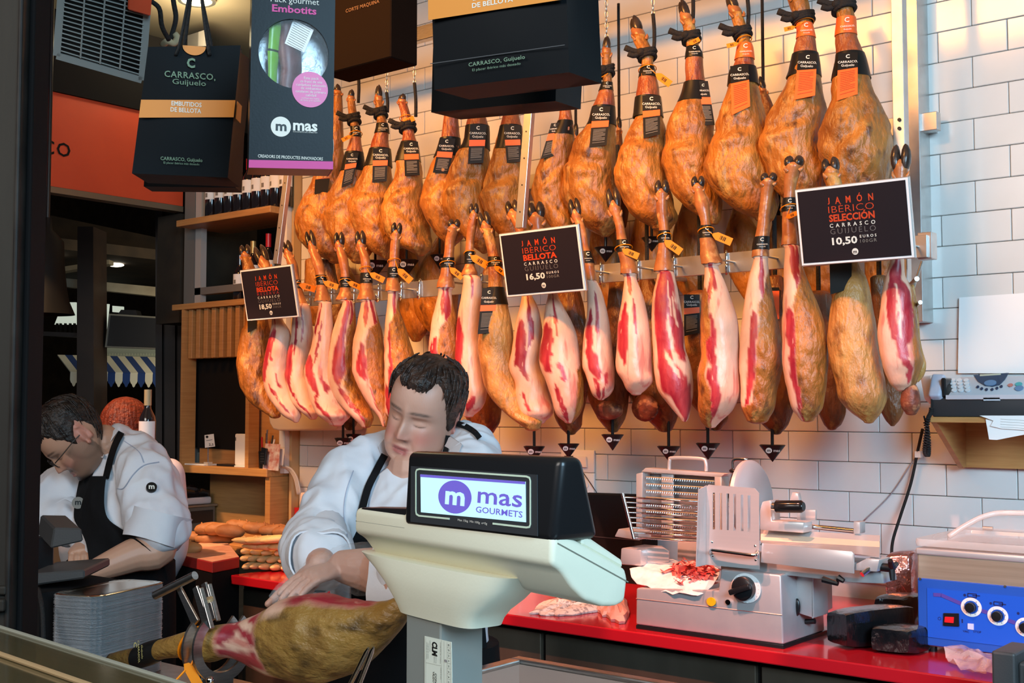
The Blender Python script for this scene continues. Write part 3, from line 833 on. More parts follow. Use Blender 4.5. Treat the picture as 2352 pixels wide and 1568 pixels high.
# ------------------------------------------------------------------ lower row: cut and trimmed hams hooked on the rail
YL = 3.58
LO = [
 ("590,553,575;630,558,592;680,562,605;720,563,614;747,562,618;760,554,621;793,548,623;842,542,630;874,546,634;907,562,640;933,585,643;955,618,645", (561, 562), 'leftmost ham of the lower row, whole golden skin, below the smallest price sign', 's', dict(card=((568, 728), (589, 726), (569, 764), (589, 752), .02, .03), bare=1)),
 ("607,595,621;650,610,632;690,620,642;734,624,650;760,621,666;793,613,670;825,606,668;851,603,668;877,605,672;907,614,680;933,631,690;955,650,692;968,673,686", (592, 564), 'pale trimmed ham with reddish left rim, directly under the small price sign', 'p', dict(col=686, fat=((0, -1.2, 1.2),), mus=[(-.75, .30, -.95, .62, .26), (-.55, .05, -.5, .5, .10), (-.1, .62, .05, .70, .10), (-.6, .72, -.25, .92, .12)])),
 ("585,653,673;607,660,683;643,673,689;670,678,697;695,683,705;702,676,712;744,670,718;777,668,720;809,661,716;842,657,714;864,654,716;897,663,722;923,671,728;946,692,735;960,709,728", (655, 553), 'pale trimmed ham whose hoof rises beside the slanted post, third in the lower row', 'p', dict(col=697, band=(643, 662), tag=(655, (688, 654), (724, 664)), fat=((0, -1.2, 1.2),), mus=[(-.65, .03, -.5, .42, .15), (-.1, .0, 0, .33, .08), (-.9, .42, -.75, .72, .28), (-.65, .8, -.3, .98, .13)])),
 ("572,709,728;598,715,741;630,725,748;656,728,751;680,724,757;692,722,759;695,731,761;728,727,764;760,720,766;793,715,768;825,705,772;851,699,776;877,702,782;907,709,790;933,718,797;955,731,805;972,754,790", (708, 530), 'pale trimmed ham with an oval red spot, fourth in the lower row', 'p', dict(col=692, band=(632, 654), tag=(640, (744, 648), (776, 659)), fat=((0, -1.2, 1.2),), mus=[(-.6, .05, -.7, .25, .13), (-.3, .18, -.4, .5, .10), (-.85, .48, -.6, .72, .27), (.0, .67, .12, .68, .20), (-.75, .78, -.4, .98, .12)])),
 ("568,769,790;598,777,800;627,782,803;650,782,804;669,780,806;683,774,810;689,772,810;692,786,812;721,777,816;760,764,818;793,759,820;825,754,822;858,753,826;884,756,832;910,767,840;936,787,849;959,810,858;978,829,852", (778, 533), 'ham with a broad red cut left and tan skin right, fifth lower one', 'r', dict(col=689, band=(637, 660), tag=(646, (800, 648), (829, 660)), fat=((0, -1.2, 1.2), (.2, -1.2, .45), (.6, -1.2, -.1), (1, -1.2, -.1)), mus=[(-.1, .03, .1, .2, .38), (.5, .05, .75, .24, .2), (-.15, .32, -.42, .56, .50), (-.45, .72, -.05, .95, .22)])),
 ("568,819,840;591,827,849;620,829,852;640,828,854;663,827,857;683,822,862;689,821,862;692,829,860;728,823,868;760,816,878;793,810,882;825,810,886;851,810,888;877,818,890;907,832,892;933,849,893;955,868,893;978,878,892", (826, 530), 'ham with red wedge below the collar and a tan fold, sixth lower one', 'r', dict(col=689, band=(627, 650), tag=(618, (850, 628), (882, 643)), fat=((0, -1.2, 1.2), (.18, -1.2, .8), (.24, -1.2, -.1), (1, -1.2, -.3)), mus=[(-.1, .05, -.4, .17, .28), (.45, .03, .75, .22, .22), (-.4, .40, -.5, .56, .32), (-.2, .74, .1, .95, .28)])),
 ("542,899,920;565,896,918;598,894,917;620,891,916;640,889,915;660,886,919;669,886,920;672,891,915;711,888,918;744,884,930;777,883,940;809,883,949;842,882,955;874,883,958;916,884,955;950,888,945;965,900,935", (912, 511), 'slim ham with shiny forked hoof and long tag, hanging just above the carver’s hair', 'r', dict(col=669, band=(614, 638), tag=(600, (914, 618), (944, 645)), fat=((0, -1.2, 1.2), (.14, -1.2, .6), (.24, -1.2, -.55), (1, -1.2, -.5)), mus=[(.25, .02, .25, .16, .35), (-.55, .30, -.6, .58, .18), (-.6, .62, -.7, .98, .26)])),
 ("525,1030,1054;550,1023,1046;582,1020,1043;605,1014,1042;629,1011,1041;650,1005,1043;661,1004,1043;668,1007,1038;700,1000,1042;736,991,1050;771,987,1054;807,984,1057;843,980,1058;900,983,1054;940,1000,1044", (1043, 503), 'ham with tan right side and flared orange collar, directly right of the carver’s hair', 'r', dict(col=661, band=(592, 614), tag=(606, (1034, 616), (1062, 637)), fat=((0, -1.2, 1.2), (.2, -1.2, .6), (.35, -1.2, -.4), (1, -1.2, -.4)), mus=[(-.2, .02, -.2, .14, .3), (.35, .05, .3, .28, .38), (-.6, .46, -.6, .72, .26)])),
 ("496,1079,1098;521,1073,1095;557,1070,1089;590,1068,1089;611,1067,1090;626,1061,1096;632,1061,1096;639,1064,1104;682,1059,1107;718,1052,1108;754,1048,1108;789,1046,1110;836,1045,1112;871,1050,1116;907,1058,1118;936,1062,1108;954,1065,1088", (1088, 467), 'glowing pink trimmed ham with a striped black neck band, right of the carver’s head', 'p', dict(col=632, band=(578, 606), tag=(582, (1082, 588), (1119, 609)), fat=((0, -1.2, 1.2),), mus=[(-.1, .02, 0, .13, .2), (-.85, .38, -.7, .66, .34), (-.5, .95, .1, .9, .16)])),
 ("525,1105,1129;557,1114,1139;586,1121,1146;621,1121,1155;657,1120,1157;700,1110,1166;736,1105,1175;771,1099,1180;807,1097,1180;843,1105,1182;879,1112,1192;914,1129,1204;943,1154,1216;964,1179,1243;982,1205,1240", (1108, 486), 'whole golden lower ham with a large black label, curving right at the bottom', 's', dict(col=657, band=(590, 612), tag=(606, (1136, 612), (1160, 628)), card=((1108, 661), (1142, 661), (1097, 767), (1134, 764), .38, .51), lab=(660, 700))),
 ("496,1166,1193;525,1182,1204;560,1188,1212;600,1192,1214;640,1192,1218;668,1192,1220;676,1198,1221;707,1193,1236;736,1186,1243;771,1180,1247;807,1175,1248;836,1169,1246;854,1171,1248;879,1182,1256;914,1184,1264;950,1196,1270;968,1214,1252", (1174, 460), 'pale red-striped ham below the left half of the middle price sign', 'p', dict(col=668, fat=((0, -1.2, 1.2),), mus=[(0, .05, .25, .33, .22), (.1, .33, .1, .5, .14), (-.5, .28, -.55, .52, .34), (-.45, .5, -.05, .56, .26), (.0, .52, -.2, .64, .22), (-.6, .8, -.3, .90, .12)])),
 ("507,1216,1250;540,1224,1252;580,1240,1262;620,1250,1272;660,1254,1278;672,1259,1279;707,1252,1296;736,1248,1312;771,1245,1325;807,1239,1331;839,1239,1336;871,1252,1341;900,1262,1342;929,1270,1340;954,1279,1330;968,1296,1318", (1229, 464), 'broad creamy ham with a red patch, below the right half of the middle sign', 'p', dict(col=662, fat=((0, -1.2, 1.2), (.55, -1.2, 1.2), (.62, -1.2, .62), (1, -1.2, .62)), mus=[(-.15, .03, -.1, .34, .13), (-.75, .33, -.65, .56, .32), (-.45, .33, -.4, .5, .1), (-.05, .61, .05, .66, .22), (-.55, .74, -.45, .85, .16), (-.45, .92, -.15, .98, .2)])),
 ("501,1313,1336;526,1325,1346;568,1334,1353;595,1337,1362;619,1340,1367;638,1344,1369;644,1344,1369;648,1348,1372;674,1348,1384;716,1348,1395;758,1342,1402;800,1338,1406;842,1338,1410;863,1346,1411;892,1355,1410;909,1363,1399;916,1372,1388", (1316, 456), 'slim pale ham with red stripes and a notched tip, right of the middle sign', 'p', dict(col=644, band=(577, 604), fat=((0, -1.2, 1.2),), mus=[(.05, .14, .1, .42, .2), (-.6, .30, -.5, .6, .32), (-.6, .62, -.15, .78, .34), (.5, .82, .42, .86, .2), (-.5, .88, -.2, .96, .24), (.2, .96, .3, .98, .2)])),
 ("484,1399,1426;514,1412,1433;547,1416,1439;575,1417,1450;598,1423,1458;622,1426,1464;629,1426,1464;634,1433,1460;674,1430,1475;716,1424,1486;758,1418,1494;800,1416,1498;850,1416,1500;876,1430,1500;895,1439,1484;903,1448,1474", (1405, 432), 'pale lower ham with a blunt cut bottom, left of the deep red one', 'p', dict(col=629, band=(551, 578), tag=(570, (1430, 574), (1466, 588)), fat=((0, -1.2, 1.2),), mus=[(-.2, .0, -.2, .12, .34), (.15, .24, .2, .5, .12), (-.6, .30, -.5, .6, .24), (-.8, .46, -.5, .72, .3)])),
 ("450,1506,1534;480,1507,1533;493,1508,1534;518,1513,1536;550,1513,1540;577,1510,1542;602,1505,1544;618,1503,1546;623,1503,1546;627,1510,1548;674,1500,1559;716,1497,1566;758,1497,1571;800,1499,1574;829,1500,1584;863,1504,1591;897,1512,1592;930,1536,1588;960,1561,1582;966,1566,1578", (1520, 413), 'deep red skinless ham pointed at the bottom, lower row, between two pale ones', 'm', dict(col=623, band=(530, 558), tag=(543, (1527, 553), (1564, 578)), fat=((0, -1.2, 1.2),), mus=[(-.15, .0, -.1, .28, .95), (-.45, .3, -.4, .66, .85), (.62, .28, .6, .52, .42), (-.2, .68, .15, .92, .55), (.55, .8, .5, .98, .4)], fatl=[(.05, .32, .25, .6, .13), (.5, .15, .65, .38, .09), (-.95, .1, -.9, .9, .16), (-.2, .55, .2, .7, .10), (.1, .05, .3, .3, .06)])),
 ("434,1590,1616;455,1595,1624;476,1597,1630;509,1609,1632;540,1606,1638;560,1607,1645;589,1609,1653;602,1613,1660;606,1613,1660;610,1618,1650;652,1616,1667;686,1611,1680;728,1609,1694;779,1609,1698;821,1609,1699;863,1601,1700;905,1603,1699;943,1603,1681;968,1611,1655;978,1620,1645", (1603, 404), 'large lower ham, bright white fat on its right, orange skin on its left', 'p', dict(col=606, band=(518, 546), tag=(530, (1637, 538), (1680, 555)), fat=((0, -1.2, 1.2), (.1, -1.2, 1.2), (.2, -.45, 1.2), (.5, -.55, 1.2), (.75, -.5, 1.2), (1, .1, 1.2)), mus=[(-.35, .0, -.05, .1, .34), (-.35, .10, -.5, .2, .2), (-.42, .36, -.4, .55, .3), (-.3, .6, -.05, .92, .26)])),
 ("420,1749,1781;445,1747,1775;487,1743,1770;529,1737,1768;560,1730,1766;586,1728,1766;590,1728,1766;595,1731,1764;635,1720,1768;677,1712,1776;719,1705,1784;761,1701,1792;795,1699,1797;837,1698,1800;866,1699,1794;900,1701,1786;938,1703,1780;963,1714,1766", (1766, 396), 'lower ham with pale fat left edge, second one left of the big price sign', 'r', dict(col=590, band=(544, 574), fat=((0, -1.2, 1.2), (.2, -1.2, .5), (.3, -1.2, -.05), (.9, -1.2, -.3), (.93, -1, -1), (1, -1, -1)), mus=[(.1, .02, .25, .2, .32), (-.3, .38, -.32, .55, .18), (-.32, .55, -.6, .88, .24)])),
 ("386,1804,1842;416,1800,1832;445,1800,1827;475,1797,1828;508,1796,1829;542,1796,1834;559,1796,1834;563,1796,1834;569,1802,1838;614,1800,1845;656,1800,1862;698,1798,1878;740,1797,1893;782,1796,1901;824,1796,1902;858,1800,1900;900,1810,1896;938,1819,1889;963,1838,1870", (1824, 357), 'lower ham with forked black hoof and tan right side, touching the big price sign', 'r', dict(col=563, band=(455, 486), tag=(478, (1806, 500), (1830, 488)), fat=((0, -1.2, 1.2), (.15, -1.2, .7), (.3, -1.2, -.4), (1, -1.2, -.5)), mus=[(-.1, .02, .1, .22, .36), (.5, .03, .45, .16, .22), (-.6, .42, -.55, .6, .32), (-.6, .64, -.5, .95, .26)])),
 ("399,1893,1928;440,1905,1940;500,1930,1958;560,1943,1968;609,1949,1975;635,1937,1989;668,1918,2000;706,1907,2006;744,1902,2012;795,1901,2018;837,1907,2026;879,1918,2033;917,1928,2036;946,1954,2026;967,1983,2008", (1904, 362), 'whole pale yellow ham hanging below the big price sign', 's', dict(card=((1905, 590), (1956, 588), (1907, 676), (1956, 662), .05, .06), yellow=1)),
 ("395,2052,2086;440,2055,2085;500,2052,2082;560,2048,2080;594,2044,2077;599,2044,2077;635,2034,2080;668,2027,2098;719,2021,2104;761,2015,2108;803,2019,2114;832,2025,2120;858,2034,2112;883,2046,2104;892,2056,2094", (2069, 332), 'dark red skinless ham at the right end of the lower row', 'm', dict(col=594, fat=((0, -1.2, 1.2), (.3, -1.2, .75), (1, -1.2, .5)), mus=[(0, .0, .05, .22, .55), (-.45, .15, -.25, .56, .32), (.4, .28, .45, .56, .42), (.2, .56, .1, .76, .34), (.2, .8, .3, .93, .22)], fatl=[(-.1, .22, .15, .42, .08), (.15, .42, .2, .6, .06)], bone=1)),
]
ZR0 = PY(1500, 618, 3.70).z
def lower(i, d):
    rw, tip, lab, st, o = d
    h = Ham(rows(rw), YL-(.035 if i % 2 else 0), 1.05, leg=o.get('col'))
    t = thing('trimmed_ham' if st != 's' else 'hanging_ham', lab, 'ham', h.ev(h.vs[-1])[0], 'hams of the lower row')
    skin = mh_yell if (st == 's') else mh_gold
    v0 = h.vs[0]
    j = random.uniform
    if st == 's':
        def fn(s, tt, f, q): return (0, 0, sstep(.05, .12, tt)*(1-sstep(.22, .3, tt))*(0 if o.get('yellow') else .7))
        fo = [(.66+j(-.02, .04), .12, .04, .08, -.9, .8)] if i != 18 else []
        h.surf(v0, h.vs[-1], 64, 40, .05, fn, (False, True), 40+i, fo).build('body', mh_yell if i != 0 else mh_gold, t, smooth=True)
    else:
        vc = o['col']
        fs = o['fat']; ft = [a[0] for a in fs]; fl = [a[1] for a in fs]; fr_ = [a[2] for a in fs]
        def lin(ts, vals, x):
            for k in range(len(ts)-1):
                if x <= ts[k+1]: return vals[k]+(vals[k+1]-vals[k])*(x-ts[k])/(ts[k+1]-ts[k])
            return vals[-1]
        def fn(s, tt, f, q):
            w = .11*fbm(q*11)+.15*fbm(V((q.x*42, q.y*42, q.z*6)))+.05*fbm(q*31)
            tw = tt+.03*fbm(q*9+V((5, 0, 0)))
            fat = 0
            if f > -.55:
                ss = s+w
                a, b = (lin(ft, fl, tt), lin(ft, fr_, tt)) if len(fs) > 1 else (fl[0], fr_[0])
                fat = sstep(a-.06, a+.06, ss)*(1-sstep(b-.06, b+.06, ss))
            mu = 0
            if f > -.45 and fat > 0:
                for c in o['mus']:
                    mu = max(mu, 1-sstep(.75, 1.05, capsule(s+w, tw, c)))
                for c in o.get('fatl', ()):
                    mu = min(mu, sstep(.6, 1.05, capsule(s+w*.6, tw, c)))
            return (mu, fat, 0)
        h.surf(vc, h.vs[-1], 84, 60, .030 if st != 'r' else .05, fn, (False, True), 40+i, [(.64, .1, .03, .05, -.4, 1.0)] if st == 'r' else None, .4).build('meat', skin, t, smooth=True)
        mb = MB(); rings = []
        hs = Ham([r for r in h.r if r[0] <= vc+.01], h.Y, 1.0)
        N = 22
        for k in range(N):
            v = v0+(vc-v0)*k/(N-1)
            q = k/(N-1)
            fl_ = 1+.10*sstep(.82, 1.0, q)
            C, A, B, nn, dh, wm = hs.ev(v)
            rings.append([C+V((A*cos(2*pi*m/24), B*sin(2*pi*m/24), .004*fbm(C*9+V((m, 0, 0)))*sstep(.9, 1, q)))*(fl_+.05*fbm((C+V((cos(2*pi*m/24), sin(2*pi*m/24), 0))*.02)*22)) for m in range(24)])
        rings.append([C+(p-C)*.90 for p in rings[-1]])
        mb.loft(rings, caps=(True, True)).build('shank', m_shank, t, smooth=50)
    c0 = min((h.ev(v0+(h.vs[-1]-v0)*k/40)[0] for k in range(41)), key=lambda c: abs(c.z-ZR0))
    MB().cyl(V((c0.x, h.Y, ZR0)), V((c0.x, 3.712, ZR0)), .004).build('hanger_hook', m_steel, t)
    foot_cap(h, tip, t, m_shank)
    claws(h, tip, v0, t, psi=.25 if i not in (2, 3, 4, 5) else .5, sz=1.0 if i != 19 else 1.15)
    if 'band' in o: band(h, *o['band'], m_lab, t)
    if 'lab' in o: band(h, *o['lab'], m_lab, t, 'label_band', text=False)
    if 'card' in o:
        c = o['card']; label_card(h, *c[:4], c[4:], t, text=not (o.get('bare') or o.get('yellow')))
    if 'tag' in o: tie_tag(h, *o['tag'], t)
    if o.get('bone'):
        hb = Ham(rows("878,2080,2100;895,2071,2112;915,2067,2115;935,2070,2114;948,2080,2106"), h.Y, .9)
        hb.surf(878, 948, 14, 20, .10, None, (True, True), 77).build('bone_end', m_cut, t, smooth=True)
        hk = Ham(rows("655,2092,2100;720,2098,2110;780,2102,2114;815,2104,2122;835,2106,2128;860,2104,2124;875,2100,2112"), h.Y+.03, .9)
        hk.surf(655, 875, 22, 20, .06, None, (True, True), 78).build('skin_flap', mh_yell, t, smooth=True)
    return t
for i, d in enumerate(LO): lower(i, d)
# ------------------------------------------------------------------ hams hanging behind
BK = [
 ("600,735,768;640,735,775;720,745,800;800,755,818;850,760,822;930,775,830;972,785,820;985,795,812", 3.92, 'dark brown ham behind the fourth and fifth lower hams, only its rounded tip showing below', None),
 ("620,1110,1140;700,1085,1150;850,1072,1160;930,1062,1152;970,1076,1148;990,1100,1135", 3.92, 'dark brown ham behind the pink one, its blunt end showing right of the carver’s head', None),
 ("620,1282,1320;700,1280,1340;850,1285,1365;950,1273,1338;980,1286,1334;994,1300,1322", 3.92, 'dark brown ham behind the creamy one below the middle sign', None),
 ("640,1400,1440;750,1388,1450;860,1352,1446;910,1348,1444;960,1372,1436;988,1396,1420", 3.84, 'brown ham with a dark bone end, behind the slim pale notched ham', ((1398, 942), 32, 22)),
 ("640,1470,1502;760,1458,1550;900,1445,1578;950,1475,1558;985,1510,1544", 3.92, 'brown ham behind the blunt pale one, rounded tip between the cones', ((1482, 936), 30, 32)),
 ("680,1575,1640;800,1570,1645;900,1575,1662;960,1612,1672;984,1632,1658", 3.92, 'brown ham with black and orange card behind the deep red one', None),
 ("640,1760,1800;760,1752,1830;860,1727,1828;930,1728,1824;975,1750,1812;993,1772,1795", 3.92, 'brown ham behind the knobby one, tip low left of the big sign', None),
 ("680,1850,1910;800,1855,1926;880,1864,1942;940,1876,1944;975,1892,1932;983,1900,1922", 3.92, 'brown ham whose tip shows left of the pale yellow one', None),
 ("640,1998,2040;780,2008,2056;880,2014,2072;940,2022,2076;968,2036,2064;976,2044,2056", 3.84, 'greyish tan ham tip between the pale yellow ham and the dark red end ham', None),
 ("580,890,955;640,897,970;700,915,986;760,930,982;780,944,968", 4.03, 'dark ham behind the rail, above the carver’s hair', None),
 ("550,1000,1025;600,970,1042;650,948,1052;700,948,1052;750,972,1046;772,1000,1030", 4.03, 'broad orange-brown ham behind the rail, right of the slim ham with the long tag', None),
 ("480,1370,1400;540,1356,1412;600,1354,1424;680,1368,1442;735,1388,1432", 4.03, 'brown ham behind the rail and a drip cone, right of the middle sign', None),
 ("490,1462,1490;540,1450,1520;600,1445,1530;660,1452,1528;706,1482,1508", 4.03, 'reddish brown ham behind the rail, between the stamped ham and the deep red one', None),
 ("470,1566,1592;540,1545,1622;600,1544,1628;650,1552,1620;690,1580,1605", 4.03, 'reddish brown ham behind the rail, right of the deep red ham’s neck', None),
 ("480,1682,1712;540,1665,1745;600,1666,1762;660,1692,1762;705,1722,1750", 4.03, 'smooth orange-brown ham behind the rail left of the pink upraised hoof', None),
 ("500,1776,1800;560,1765,1830;620,1770,1850;690,1775,1850;722,1800,1832", 4.03, 'brown ham behind the rail, left edge of the big price sign', None),
 ("500,1862,1900;600,1840,1930;660,1850,1930;700,1878,1908", 4.03, 'brown ham behind the rail, under the big price sign left of the pale yellow ham', None),
 ("520,1990,2020;600,1985,2050;680,1995,2050;718,2012,2040", 4.03, 'dull tan ham behind the rail, under the right half of the big price sign', None),
 ("600,700,735;680,698,752;742,712,745", 4.03, 'greenish brown ham behind the rail near the small price sign', None),
 ("590,745,790;640,742,815;700,755,815;740,775,805", 4.03, 'brown ham behind the rail and two amber tags, left of the carver', None),
]
for i, (rw, Y, lab, bone) in enumerate(BK):
    if Y > 4: Y = 4.12
    h = Ham(rows(rw), Y, .72 if Y < 4 else .5)
    t = thing('hanging_ham', lab, 'ham', h.ev(h.vs[-1])[0], 'hams hanging behind')
    h.surf(h.vs[0], h.vs[-1], 40, 30, .07, None, (True, True), 90+i, [(.7, .1, .05, .06, -.8, .8)]).build('body', mh_dark if Y < 4 else mh_gold, t, smooth=True)
    if bone:
        (u, v), a, b = bone
        p = PY(u, v, h.Y-.09); sc = (p-CAM).dot(FWD)/F
        MB().ball((0, 0, 0), (a*sc/.85, .03, b*sc), 18, 10, Matrix.Translation(p)).build('bone_end', m_cut, t, smooth=True)
    MB().cyl(h.ev(h.vs[0]+2)[0], V((*h.ev(h.vs[0])[0].xy, 2.62)), .008).build('hanging_cord', m_rope, t)
    if i == 5: label_card(h, (1571, 676), (1607, 676), (1571, 772), (1606, 764), (.33, .48), t)
    if i == 6: label_card(h, (1758, 660), (1790, 660), (1758, 740), (1790, 732), (.1, .12), t, orange=True, text=False)
for rw, tip, lab in (("318,1317,1328;350,1315,1332;420,1296,1340;470,1290,1345;520,1300,1340", (1322, 282), 'hoof and shank of a ham behind the ham left of the chain-hung one'),
    ("300,1416,1428;340,1412,1432;410,1396,1444;470,1392,1446;520,1405,1440", (1420, 268), 'hoof and shank of a ham behind, right of the chain-hung upper ham'),
    ("210,1744,1762;240,1748,1775;300,1735,1795;380,1730,1800;430,1745,1790", (1742, 178), 'dark shank of a ham behind, between two upper hams with orange cards')):
    h = Ham(rows(rw), 4.06, .6); t = thing('hanging_ham', lab, 'ham', h.ev(h.vs[-1])[0], 'hams hanging behind')
    h.surf(h.vs[0], h.vs[-1], 30, 24, .06, None, (False, True), 120).build('body', mh_dark, t, smooth=True)
    foot_cap(h, tip, t, m_shank); claws(h, tip, h.vs[0], t, psi=1.0, sz=1.0)
    MB().cyl(h.ev(h.vs[0])[0], V((*h.ev(h.vs[0])[0].xy, ZBAR)), .006).build('hanging_cord', m_rope, t)
# ------------------------------------------------------------------ rails, brackets, posts, hooks
rl = thing('ham_rail', 'brushed aluminium rail the lower hams are hooked on', 'rail', PY(1500, 620, 3.72))
YR = 3.70
zr0 = PY(1500, 640, YR).z; zr1 = PY(1500, 596, YR).z
x0 = PY(572, 690, YR).x; x1 = PY(2128, 560, YR).x
MB().box2((x0, YR, zr0), (x1, YR+.012, zr1), bev=.001).build('bar', m_alu, rl)
xe = PY(2104, 560, YR).x
MB().box2((xe, YR+.012, zr0-.004), (xe+.045, YR+.06, zr1+.01), bev=.002).build('end_bracket', m_alu, rl)
MB().cyl((-2.45, YR+.01, (zr0+zr1)/2), (-2.45, YW+.012, (zr0+zr1)/2), .010).build('wall_stay', m_alu, rl)
MB().cyl((-4.7, YR+.01, (zr0+zr1)/2), (-4.7, YW+.012, (zr0+zr1)/2), .010).build('wall_stay', m_alu, rl)
MB().cyl(PY(2118, 600, YR), PY(2096, 668, YR-.05), .004).build('hook_rod', m_steel, rl)
MB().cyl(PY(2090, 655, YR), PY(2106, 640, YR-.18), .007).build('peg', m_steel, rl)
MB().cyl(PY(2098, 705, YR), PY(2114, 694, YR-.18), .006).build('peg', m_steel, rl)
hk = MB()
pts = [V((0, .016, .035)), V((0, .014, .048)), V((0, .004, .052)), V((0, -.006, .045)), V((0, -.008, .0)), V((0, -.010, -.02)), V((0, -.022, -.032)), V((0, -.036, -.024)), V((0, -.040, .004))]
hk.tube(spline(pts, 22), .0042, 8)
hme = hk.mesh('hook', smooth=True); hme.materials.append(m_chrome)
for k, (u, v) in enumerate(((712, 687), (762, 682), (814, 677), (870, 671), (922, 664), (964, 660), (1106, 644), (1380, 622), (1466, 606), (1548, 590), (1668, 580))):
    p = PY(u, v, YR-.001)
    o = bpy.data.objects.new('rail_hook', hme); COL.objects.link(o); o.location = V((p.x, YR, (zr0+zr1)/2-.01)); o.rotation_euler = (0, 0, .5)
    nb = ('left of the fourth lower ham', 'between the fourth and fifth lower hams', 'between the fifth and sixth lower hams', 'right of the sixth lower ham', 'right of the slim ham with the long tag', 'empty, alone on the bare rail above the carver', 'right of the striped neck band', 'beside the first stamped collar', 'beside the stamped collar of the blunt pale ham', 'right of the deep red ham’s collar', 'right of the white-fat ham’s collar')[k]
    tag(o, 'bent chrome hook on the rail, '+nb, 'hook', 'chrome hooks on the rail')
tb = thing('upper_rail', 'dull steel bar near the ceiling carrying the chains', 'rail', PY(930, 85, YU))
xa = PY(925, 85, YU).x
MB().box2((xa-.6, YU-.02, ZBAR-.03), (.2, YU+.02, ZBAR+.035), bev=.002).build('bar', m_steel, tb)
for x in (-4.2, -2.4, -.6): MB().cyl(V((x, YU, ZBAR+.03)), V((x, YU, 3.9)), .012).build('hanger', m_steel, tb)
mb_ = thing('middle_rail', 'aluminium bar behind the upper hams ending in a bracket on the right wall', 'rail', PY(2120, 280, 4.19))
zc = PY(2120, 282, 4.19)
MB().box2((-4.85, 4.17, zc.z-.035), (PY(2152, 280, 4.17).x, 4.21, zc.z+.03), bev=.002).build('bar', m_alu, mb_)
MB().box2((-4.6, 4.21, zc.z-.03), (-4.5, 4.262, zc.z+.02)).build('bracket', m_alu, mb_)
MB().box2((PY(2135, 280, 4.17).x-.03, 4.21, zc.z-.03), (PY(2135, 280, 4.17).x, 4.262, zc.z+.02)).build('bracket', m_alu, mb_)
ps = thing('steel_post', 'square steel post standing right of the upper hams', 'post', PY(2070, 700, 4.0))
xa, xb = PY(2049, 200, 3.86).x, PY(2076, 200, 3.86).x
MB().box2((xa, 3.86, 1.75), (xb, 3.90, 3.9), bev=.002).build('tube', m_alu, ps)
xc, xd = PY(2094, 200, 4.15).x, PY(2110, 200, 4.15).x
MB().box2((xc-.03, 4.15, 1.9), (xd, 4.262, 3.9), bev=.002).build('wall_channel', m_alu, ps)
for v in (275, 295):
    p = PY(2066, v, 3.859); MB().cyl(p, p+V((0, -.004, 0)), .006).build('bolt', m_dark, ps)
# slanted posts carrying the signs
def sign_post(name, lab, top, bot, Yt, Yb, w):
    a, b = PY(*top, Yt), PY(*bot, Yb)
    d = (a-b).normalized()
    a = a+d*max(0, (3.9-a.z)/d.z)
    t = thing(name, lab, 'post', b)
    M_ = frame(b, (1, 0, 0), d)
    MB().box((0, 0, (a-b).length/2), (w, .022, (a-b).length), M_, bev=.001).build('bar', m_alu, t)
    for k in range(5):
        q = b+d*(.06+.10*k)-V((0, .0125, 0))
        MB().cyl(q, q+V((0, .002, 0)), .003).build('hole', m_dark, t)
    return t
sign_post('sign_post', 'slanted aluminium strip post above the smallest price sign', (660, 410), (636, 606), 3.44, 3.42, .032)
sign_post('sign_post', 'slanted aluminium post above the middle price sign', (1214, 290), (1196, 524), 3.44, 3.42, .036)
# ------------------------------------------------------------------ price signs
m_sred = mat('red_print', (.72, .012, .015), rough=.5)
m_sgry = mat('grey_lettering', (.16, .14, .13), rough=.6)
m_sdred = mat('dark_red_lettering', (.28, .03, .03), rough=.6)
m_sfr = mat('white_sign_rim', (.82, .78, .76), rough=.5)
m_sback = mat('aubergine_black_panel', (.020, .014, .016), rough=.22)
def fit(mb, M_, s, x, y, capH, width, bold=0, sp=1.0, left=False):
    vs, _ = text_data(s, bold, sp)
    x0, x1 = min(p.x for p in vs), max(p.x for p in vs)
    sz = capH/.70
    sx = width/((x1-x0)*sz)
    mb.text(s, M_ @ Matrix.Translation((x-(x0+x1)/2*sz*sx, y-capH/2, 0)), sz, bold, sp, sx)
def logo(name, M_, x, y, r, parent, disc, ink):
    d = MB().lathe([(0.0001, 0), (r, 0), (r, .0006), (.0001, .0006)], 28, M_ @ Matrix.Translation((x, y, 0))).build(name, disc, parent)
    mb = MB(); fit(mb, M_ @ Matrix.Translation((0, 0, .001)), 'm', x, y-.0*r, r*1.22*.95, r*1.15, .02)
    mb.build('letter', ink, d) if parent.parent is None and 'category' in parent else mb.build('letter', ink, parent)
    return d
